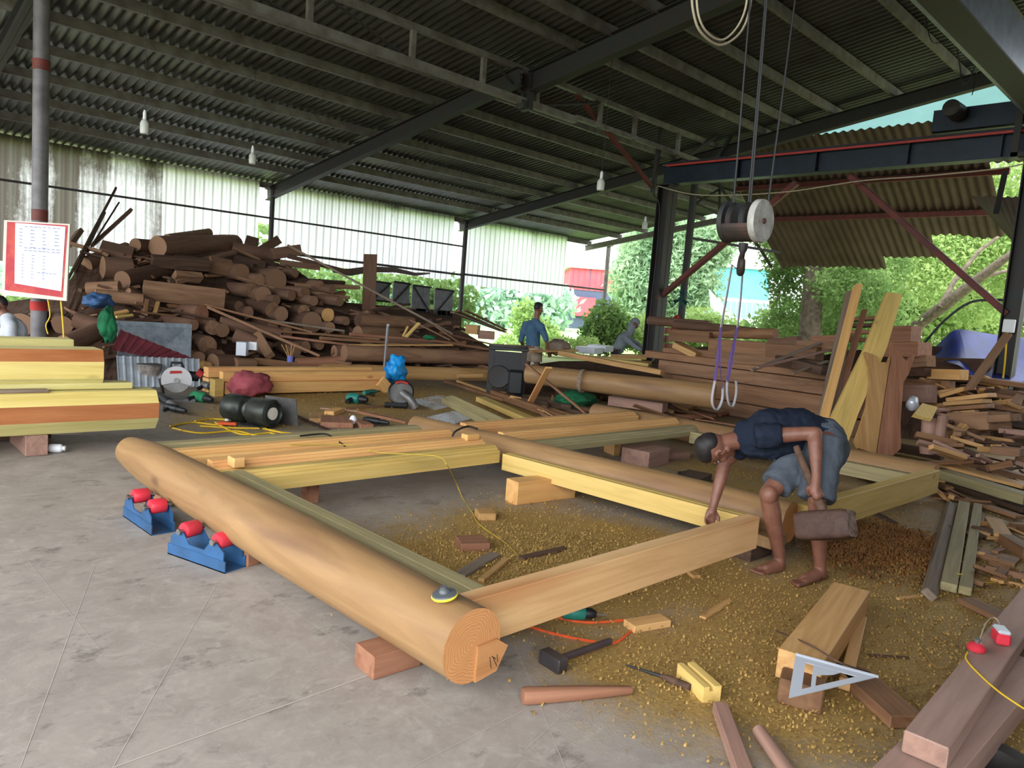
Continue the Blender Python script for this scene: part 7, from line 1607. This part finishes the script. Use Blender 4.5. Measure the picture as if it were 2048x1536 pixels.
def leaves(blobs, n, size, seed, hollow=.55, shape=1.9):
    rr = np.random.RandomState(seed); mb = MB(); vol = np.array([b[3]*b[4]*b[5] for b in blobs])**.8; cnt = (n*vol/vol.sum()).astype(int); V = []; F = []
    for (x, y, z, a, b, c), m in zip(blobs, cnt):
        if m <= 0: continue
        d = rr.normal(size=(m, 3)); d /= np.linalg.norm(d, axis=1)[:, None]; r = (hollow+(1-hollow)*rr.rand(m))*(1+.25*rr.randn(m)*.4); P = d*r[:, None]*np.array([a, b, c])+np.array([x, y, z])
        P[:, 2] = np.maximum(P[:, 2], .02)
        u = rr.normal(size=(m, 3)); u /= np.linalg.norm(u, axis=1)[:, None]; w = np.cross(u, rr.normal(size=(m, 3))); w /= np.linalg.norm(w, axis=1)[:, None]
        s = size*(.6+.8*rr.rand(m))[:, None]
        q = np.stack([P-u*s*shape*.5, P+w*s*.5, P+u*s*shape*.5, P-w*s*.5], 1).reshape(-1, 3); b0 = len(V)*1
        V.append(q)
    V = np.concatenate(V); k = len(V)//4
    me = bpy.data.meshes.new('leaves'); me.vertices.add(len(V)); me.vertices.foreach_set('co', V.ravel()); me.loops.add(len(V)); me.loops.foreach_set('vertex_index', np.arange(len(V)))
    me.polygons.add(k); me.polygons.foreach_set('loop_start', np.arange(k)*4); me.polygons.foreach_set('loop_total', np.full(k, 4)); me.update(calc_edges=True); return me
def plant(name, label, cat, base, blobs, n, size, mat, trunk=None, seed=1, shape=1.9, group=None):
    base = Vector(base); s = empty(name, base); tag(s, label, cat, group)
    me = leaves([(b[0]-base.x, b[1]-base.y, b[2]-base.z, b[3], b[4], b[5]) for b in blobs], n, size, seed, shape=shape); me.materials.append(MT[mat])
    o = bpy.data.objects.new('foliage', me); C.objects.link(o); o.parent = s
    if trunk:
        t = MB()
        for pts, r in trunk: t.tube([Vector(p)-base for p in pts], r, 9)
        obj('trunk', t, 'bark', s)
    return s
def B(x, y, d, a, b=None, c=None): p = PD(x, y, d); return (p.x, p.y, p.z, a, b or a, c or a)
def gp(x, d): # ground under pixel column
    p = PD(x, 700, d); p.z = -.02; return p
# hedge and shrubs
plant('shrub', 'rounded leafy shrub just right of the standing man', 'shrub', gp(1215, 24), [B(1215, 655, 24, .75, .75, .9), B(1185, 672, 24, .5), B(1240, 675, 24, .5)], 3500, .09, 'leaf', seed=2)
plant('shrub', 'clipped yellow-green shrub behind the standing man', 'shrub', gp(1055, 27), [B(1050, 640, 27, .55, .55, .8), B(1062, 665, 27, .6), B(1090, 672, 27, .6)], 2600, .09, 'leaf_bright', seed=3)
plant('shrub', 'low yellow-green planting at the edge of the lawn', 'shrub', gp(1130, 23), [B(1090, 690, 23, .5, .5, .3), B(1130, 690, 23, .6, .6, .3), B(1175, 690, 23, .5, .5, .3), B(1015, 690, 26, .5, .5, .4)], 1800, .07, 'leaf_bright', seed=4)
lw = MB().add([(x, y, -.01) for x, y in ((19, 17), (60, 17), (60, 60), (8, 60), (8, 20))], [(0, 1, 2, 3, 4)]); o = tag(obj('lawn', lw, 'grass'), 'pale sunlit lawn beyond the far wall', 'lawn', kind='stuff')
# pale tree line far away
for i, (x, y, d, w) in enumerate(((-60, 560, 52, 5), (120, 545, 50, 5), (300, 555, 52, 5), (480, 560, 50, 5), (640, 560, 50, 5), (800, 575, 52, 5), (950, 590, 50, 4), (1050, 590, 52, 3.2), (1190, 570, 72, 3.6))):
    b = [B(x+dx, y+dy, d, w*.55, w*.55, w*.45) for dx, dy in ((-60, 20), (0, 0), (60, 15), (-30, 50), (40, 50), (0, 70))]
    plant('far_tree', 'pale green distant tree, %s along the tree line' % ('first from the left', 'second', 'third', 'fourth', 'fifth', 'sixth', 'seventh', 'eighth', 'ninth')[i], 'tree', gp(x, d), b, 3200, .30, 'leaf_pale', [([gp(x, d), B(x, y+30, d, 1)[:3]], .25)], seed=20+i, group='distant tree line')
# bamboo-like clump in the centre
b = [B(x, y, 29, a, a, c) for x, y, a, c in ((1290, 500, 1.1, 1.2), (1340, 490, 1.4, 1.4), (1400, 480, 1.3, 1.1), (1270, 560, 1.1, 1.2), (1330, 570, 1.6, 1.4), (1380, 560, 1.3, 1.5), (1350, 620, 1.2, 1.2), (1290, 620, 1.2, 1.1), (1430, 500, .8, .8), (1455, 460, .7, .8))]
plant('bamboo_clump', 'tall feathery bamboo clump beyond the thick crane post', 'bamboo', gp(1350, 29), b, 24000, .085, 'leaf_bamboo', [([gp(1340+k*12, 29), B(1330+k*18, 520, 29, 1)[:3]], .05) for k in range(5)], seed=40, shape=3.2)
# big tree right
def tree_right():
    T = [([gp(1625, 19), B(1622, 640, 19, 1)[:3], B(1628, 540, 19, 1)[:3], B(1615, 470, 19, 1)[:3], B(1600, 400, 19, 1)[:3]], [.36, .27, .24, .20, .14]),
         ([B(1628, 540, 19, 1)[:3], B(1680, 470, 18.5, 1)[:3], B(1740, 400, 18, 1)[:3]], [.12, .09, .05]), ([B(1622, 500, 19, 1)[:3], B(1560, 440, 19.5, 1)[:3]], [.10, .05])]
    b = [B(x, y, d, a, a, c) for x, y, d, a, c in ((1565, 520, 21, .7, .6), (1580, 470, 20, 1.0, .7), (1580, 600, 20.5, .6, .9), (1560, 660, 20.5, .6, .6), (1560, 560, 20.5, .5, .5), (1690, 610, 20.5, 1.0, 1.0), (1700, 560, 18, 1.0, .8),
                                                 (1680, 500, 19, 1.0, .7), (1740, 620, 18.5, 1.1, .8), (1700, 680, 20.5, 1.0, .6), (1760, 530, 19, .9, .7), (1600, 520, 20, .8, .6), (1740, 480, 19, .8, .5), (1660, 450, 23, 1.5, .8), (1560, 460, 24, 1.2, .7))]
    plant('leafy_tree', 'big leafy tree with a thick dark trunk behind the timber stack', 'tree', gp(1625, 19), b, 22000, .065, 'leaf', T, seed=50)
    T = [([gp(1800, 21), B(1835, 650, 20, 1)[:3], B(1890, 610, 19, 1)[:3], B(1960, 555, 18, 1)[:3], B(2060, 480, 17, 1)[:3]], [.25, .17, .15, .12, .07]),
         ([B(1880, 615, 19, 1)[:3], B(1910, 560, 19, 1)[:3], B(1960, 500, 19, 1)[:3], B(2030, 450, 19, 1)[:3]], [.08, .06, .05, .03]), ([B(1960, 555, 18, 1)[:3], B(2020, 540, 18, 1)[:3], B(2080, 545, 18, 1)[:3]], [.06, .04, .03])]
    b = [B(x, y, d, a, a, c) for x, y, d, a, c in ((1840, 560, 21, 1.2, .8), (1900, 500, 21, 1.3, .9), (1960, 460, 21, 1.3, .8), (2030, 420, 21, 1.3, .8), (1880, 430, 22, 1.4, .7), (2000, 540, 21, 1.2, .8), (1950, 610, 22, 1.3, .7), (1820, 480, 21, 1.1, .8), (2080, 500, 20, 1.2, 1.2), (2060, 350, 20, 1.2, .9), (1930, 380, 22, 1.3, .7), (2000, 330, 20, .9, .6))]
    plant('leafy_tree', 'spreading tree with a long slanting branch at the right', 'tree', gp(1800, 21), b, 24000, .065, 'leaf_bright', T, seed=51)
tree_right()
plant('hedge', 'bright sunlit hedge behind the blue tarpaulin', 'hedge', gp(1900, 24), [B(x, y, 25, 1.6, 1.4, 1.1) for x, y in ((1790, 640), (1860, 650), (1930, 640), (2000, 630), (2070, 640), (1830, 590), (1900, 590), (1970, 580), (2050, 570), (2120, 600), (1880, 520), (1960, 500), (2050, 480))], 22000, .10, 'leaf_bright', seed=60)
plant('hedge', 'green undergrowth behind the timber stack', 'hedge', gp(1650, 25), [B(x, y, 25, 1.2, 1.2, 1.0) for x, y in ((1500, 695), (1560, 695), (1620, 680), (1690, 680), (1750, 670), (1580, 650), (1700, 630), (1690, 590), (1740, 570))], 9000, .12, 'leaf', seed=61)
plant('hedge', 'yellow-green planting below the bamboo', 'hedge', gp(1380, 24), [B(x, y, 24, .8, .8, .6) for x, y in ((1300, 680), (1360, 680), (1410, 680), (1440, 665), (1280, 665), (1400, 650))], 5000, .09, 'leaf_bright', seed=62)
# buildings
def building(name, label, px, d, mats, W):
    x0, x1, yt, ym, yb = px; a = PD(x0, yt, d); b = PD(x1, yt, d); X = (b-a); X.z = 0; w = X.length; X.normalize(); N = Vector((X.y, -X.x, 0)); m = Matrix((X, -N, Vector((0, 0, 1)))).transposed().to_4x4(); m.translation = Vector((a.x, a.y, 0))
    s = empty(name, M=m); tag(s, label, 'building'); zt = a.z; zm = PD(x0, ym, d).z
    obj('upper_wall', MB().box((0, 0, zm), (w, 8, zt)), mats[0], s); obj('lower_wall', MB().box((.02, .05, -.03), (w-.02, 8, zm)), mats[1], s)
    obj('roof', MB().add([(-.3, -.3, zt), (w+.3, -.3, zt), (w+.3, 8.3, zt), (-.3, 8.3, zt), (-.3, 4, zt+.9), (w+.3, 4, zt+.9)], [(0, 1, 5, 4), (2, 3, 4, 5), (0, 4, 3), (1, 2, 5), (3, 2, 1, 0)]), mats[2], s)
    return s, w, zm, zt
MT['red_clad'] = plain('red_cladding', '#d9525c', .6, noise_to='#c63f4c', ns=.5); MT['navy_wall'] = plain('navy_wall', '#454c63', .7); MT['pale_roof'] = plain('pale_roof', '#b4bab6', .6)
s, w, zm, zt = building('red_building', 'red clad building with a dark lower storey far behind the lawn', (1142, 1245, 535, 578, 610), 62, ('red_clad', 'navy_wall', 'pale_roof'), 5)
for k in range(9): obj('rib', MB().box((w*(k+.5)/9-.03, -.05, zm), (w*(k+.5)/9+.03, 0, zt)), 'navy_wall' if k == 3 else 'red_clad', s)
obj('sign', MB().box((.4, -.3, zm-2.2), (2.3, -.1, zm-.6)), 'red_clad', s)
MT['blue_clad'] = plain('blue_cladding', '#5aa8c4', .6, noise_to='#4b97b8', ns=.5); MT['white_wall'] = plain('white_wall', '#c9d1d6', .7); MT['window_dark'] = plain('window_glass', '#66788a', .2)
s, w, zm, zt = building('blue_building', 'pale blue building with a row of windows behind the slings', (1395, 1545, 530, 590, 640), 48, ('blue_clad', 'white_wall', 'pale_roof'), 5)
for k in range(7):
    x = w*(k+.5)/7; f = obj('window', MB().box((x-.38, -.06, zm-1.35), (x+.38, .04, zm-.15)), 'white', s); obj('pane', MB().box((x-.32, -.09, zm-1.28), (x-.03, -.05, zm-.22)).box((x+.03, -.09, zm-1.28), (x+.32, -.05, zm-.22)), 'window_dark', f)
sheet = [PD(1418, 578, 26), PD(1432, 590, 26), PD(1478, 645, 26), PD(1476, 668, 26), PD(1440, 650, 26)]
mb = MB()
for k in range(6):
    t0 = k/6; t1 = (k+.72)/6; a0 = sheet[0].lerp(PD(1422, 615, 26), t0); a1 = sheet[0].lerp(PD(1422, 615, 26), t1); b0 = PD(1478, 645, 26).lerp(PD(1474, 672, 26), t0); b1 = PD(1478, 645, 26).lerp(PD(1474, 672, 26), t1); q = Vector((.05, .05, 0))
    mb.add([a0, b0, b1, a1, a0+q, b0+q, b1+q, a1+q], [(0, 1, 2, 3), (7, 6, 5, 4), (0, 4, 5, 1), (2, 6, 7, 3)])
tag(obj('slatted_panel', mb, 'white'), 'white slatted panel leaning outside beyond the slings', 'panel')
plant('ground_plants', 'green plants outside below the left wall sheets', 'plants', gp(560, 22), [B(x, y, 22, 1, 1, .9) for x, y in ((20, 640), (120, 620), (540, 500), (560, 560), (700, 600), (780, 590), (840, 600), (900, 610), (640, 590))], 6000, .12, 'leaf', seed=70)

# ------------------------------------------------------------ loose shavings on the floor
def shavings(name, label, spots, n, size, mat, seed):
    rr = np.random.RandomState(seed); w = np.array([q[2]**2*q[3] for q in spots]); idx = rr.choice(len(spots), n, p=w/w.sum()); sp_ = np.array(spots)[idx]
    clump = rr.rand(n) < .6; cx = rr.randint(0, 60, n); off = rr.normal(size=(60, 2))*.55
    xy = sp_[:, :2]+np.where(clump[:, None], off[cx]*sp_[:, 2:3]+rr.normal(size=(n, 2))*.09, rr.normal(size=(n, 2))*.6*sp_[:, 2:3])
    a = rr.rand(n)*6.283; L = size*(.5+rr.rand(n)*1.2); W = L*(.25+.3*rr.rand(n)); h = L*(.15+.5*rr.rand(n)); z = .002+.012*rr.rand(n)*clump
    dx, dy = np.cos(a), np.sin(a); V = np.zeros((n, 6, 3))
    for k, (s, up) in enumerate(((-.5, 0), (0, 1), (.5, .1))):
        for j, q in enumerate((-.5, .5)):
            V[:, k*2+j, 0] = xy[:, 0]+dx*L*s-dy*W*q; V[:, k*2+j, 1] = xy[:, 1]+dy*L*s+dx*W*q; V[:, k*2+j, 2] = z+h*up
    b = np.arange(n)[:, None]*6; F = np.concatenate([b+np.array([0, 2, 3, 1]), b+np.array([2, 4, 5, 3])], 1).reshape(-1)
    me = bpy.data.meshes.new(name); me.vertices.add(n*6); me.vertices.foreach_set('co', V.ravel()); me.loops.add(n*8); me.loops.foreach_set('vertex_index', F); me.polygons.add(n*2)
    me.polygons.foreach_set('loop_start', np.arange(n*2)*4); me.polygons.foreach_set('loop_total', np.full(n*2, 4)); me.update(calc_edges=True); me.materials.append(MT[mat])
    o = bpy.data.objects.new(name, me); C.objects.link(o); return tag(o, label, 'shavings', kind='stuff')
MT['shaving'] = plain('shaving', '#be9a58', .8, noise_to='#8f6f3a', ns=9); MT['shaving_red'] = plain('shaving_orange', '#9c6a35', .8, noise_to='#7c4f26', ns=9)
shavings('wood_shavings', 'yellow wood shavings and sawdust scattered over the floor', [q for q in SAW if q[0] < 7], 46000, .013, 'shaving', 5)
PP = PZ(1775, 1100)
shavings('wood_shavings', 'heap of orange shavings right of the mallet', [(PP.x, PP.y, .42, 1), (PP.x+.4, PP.y+.1, .3, .8), (PP.x-.4, PP.y+.1, .25, .6)], 9000, .02, 'shaving_red', 6)
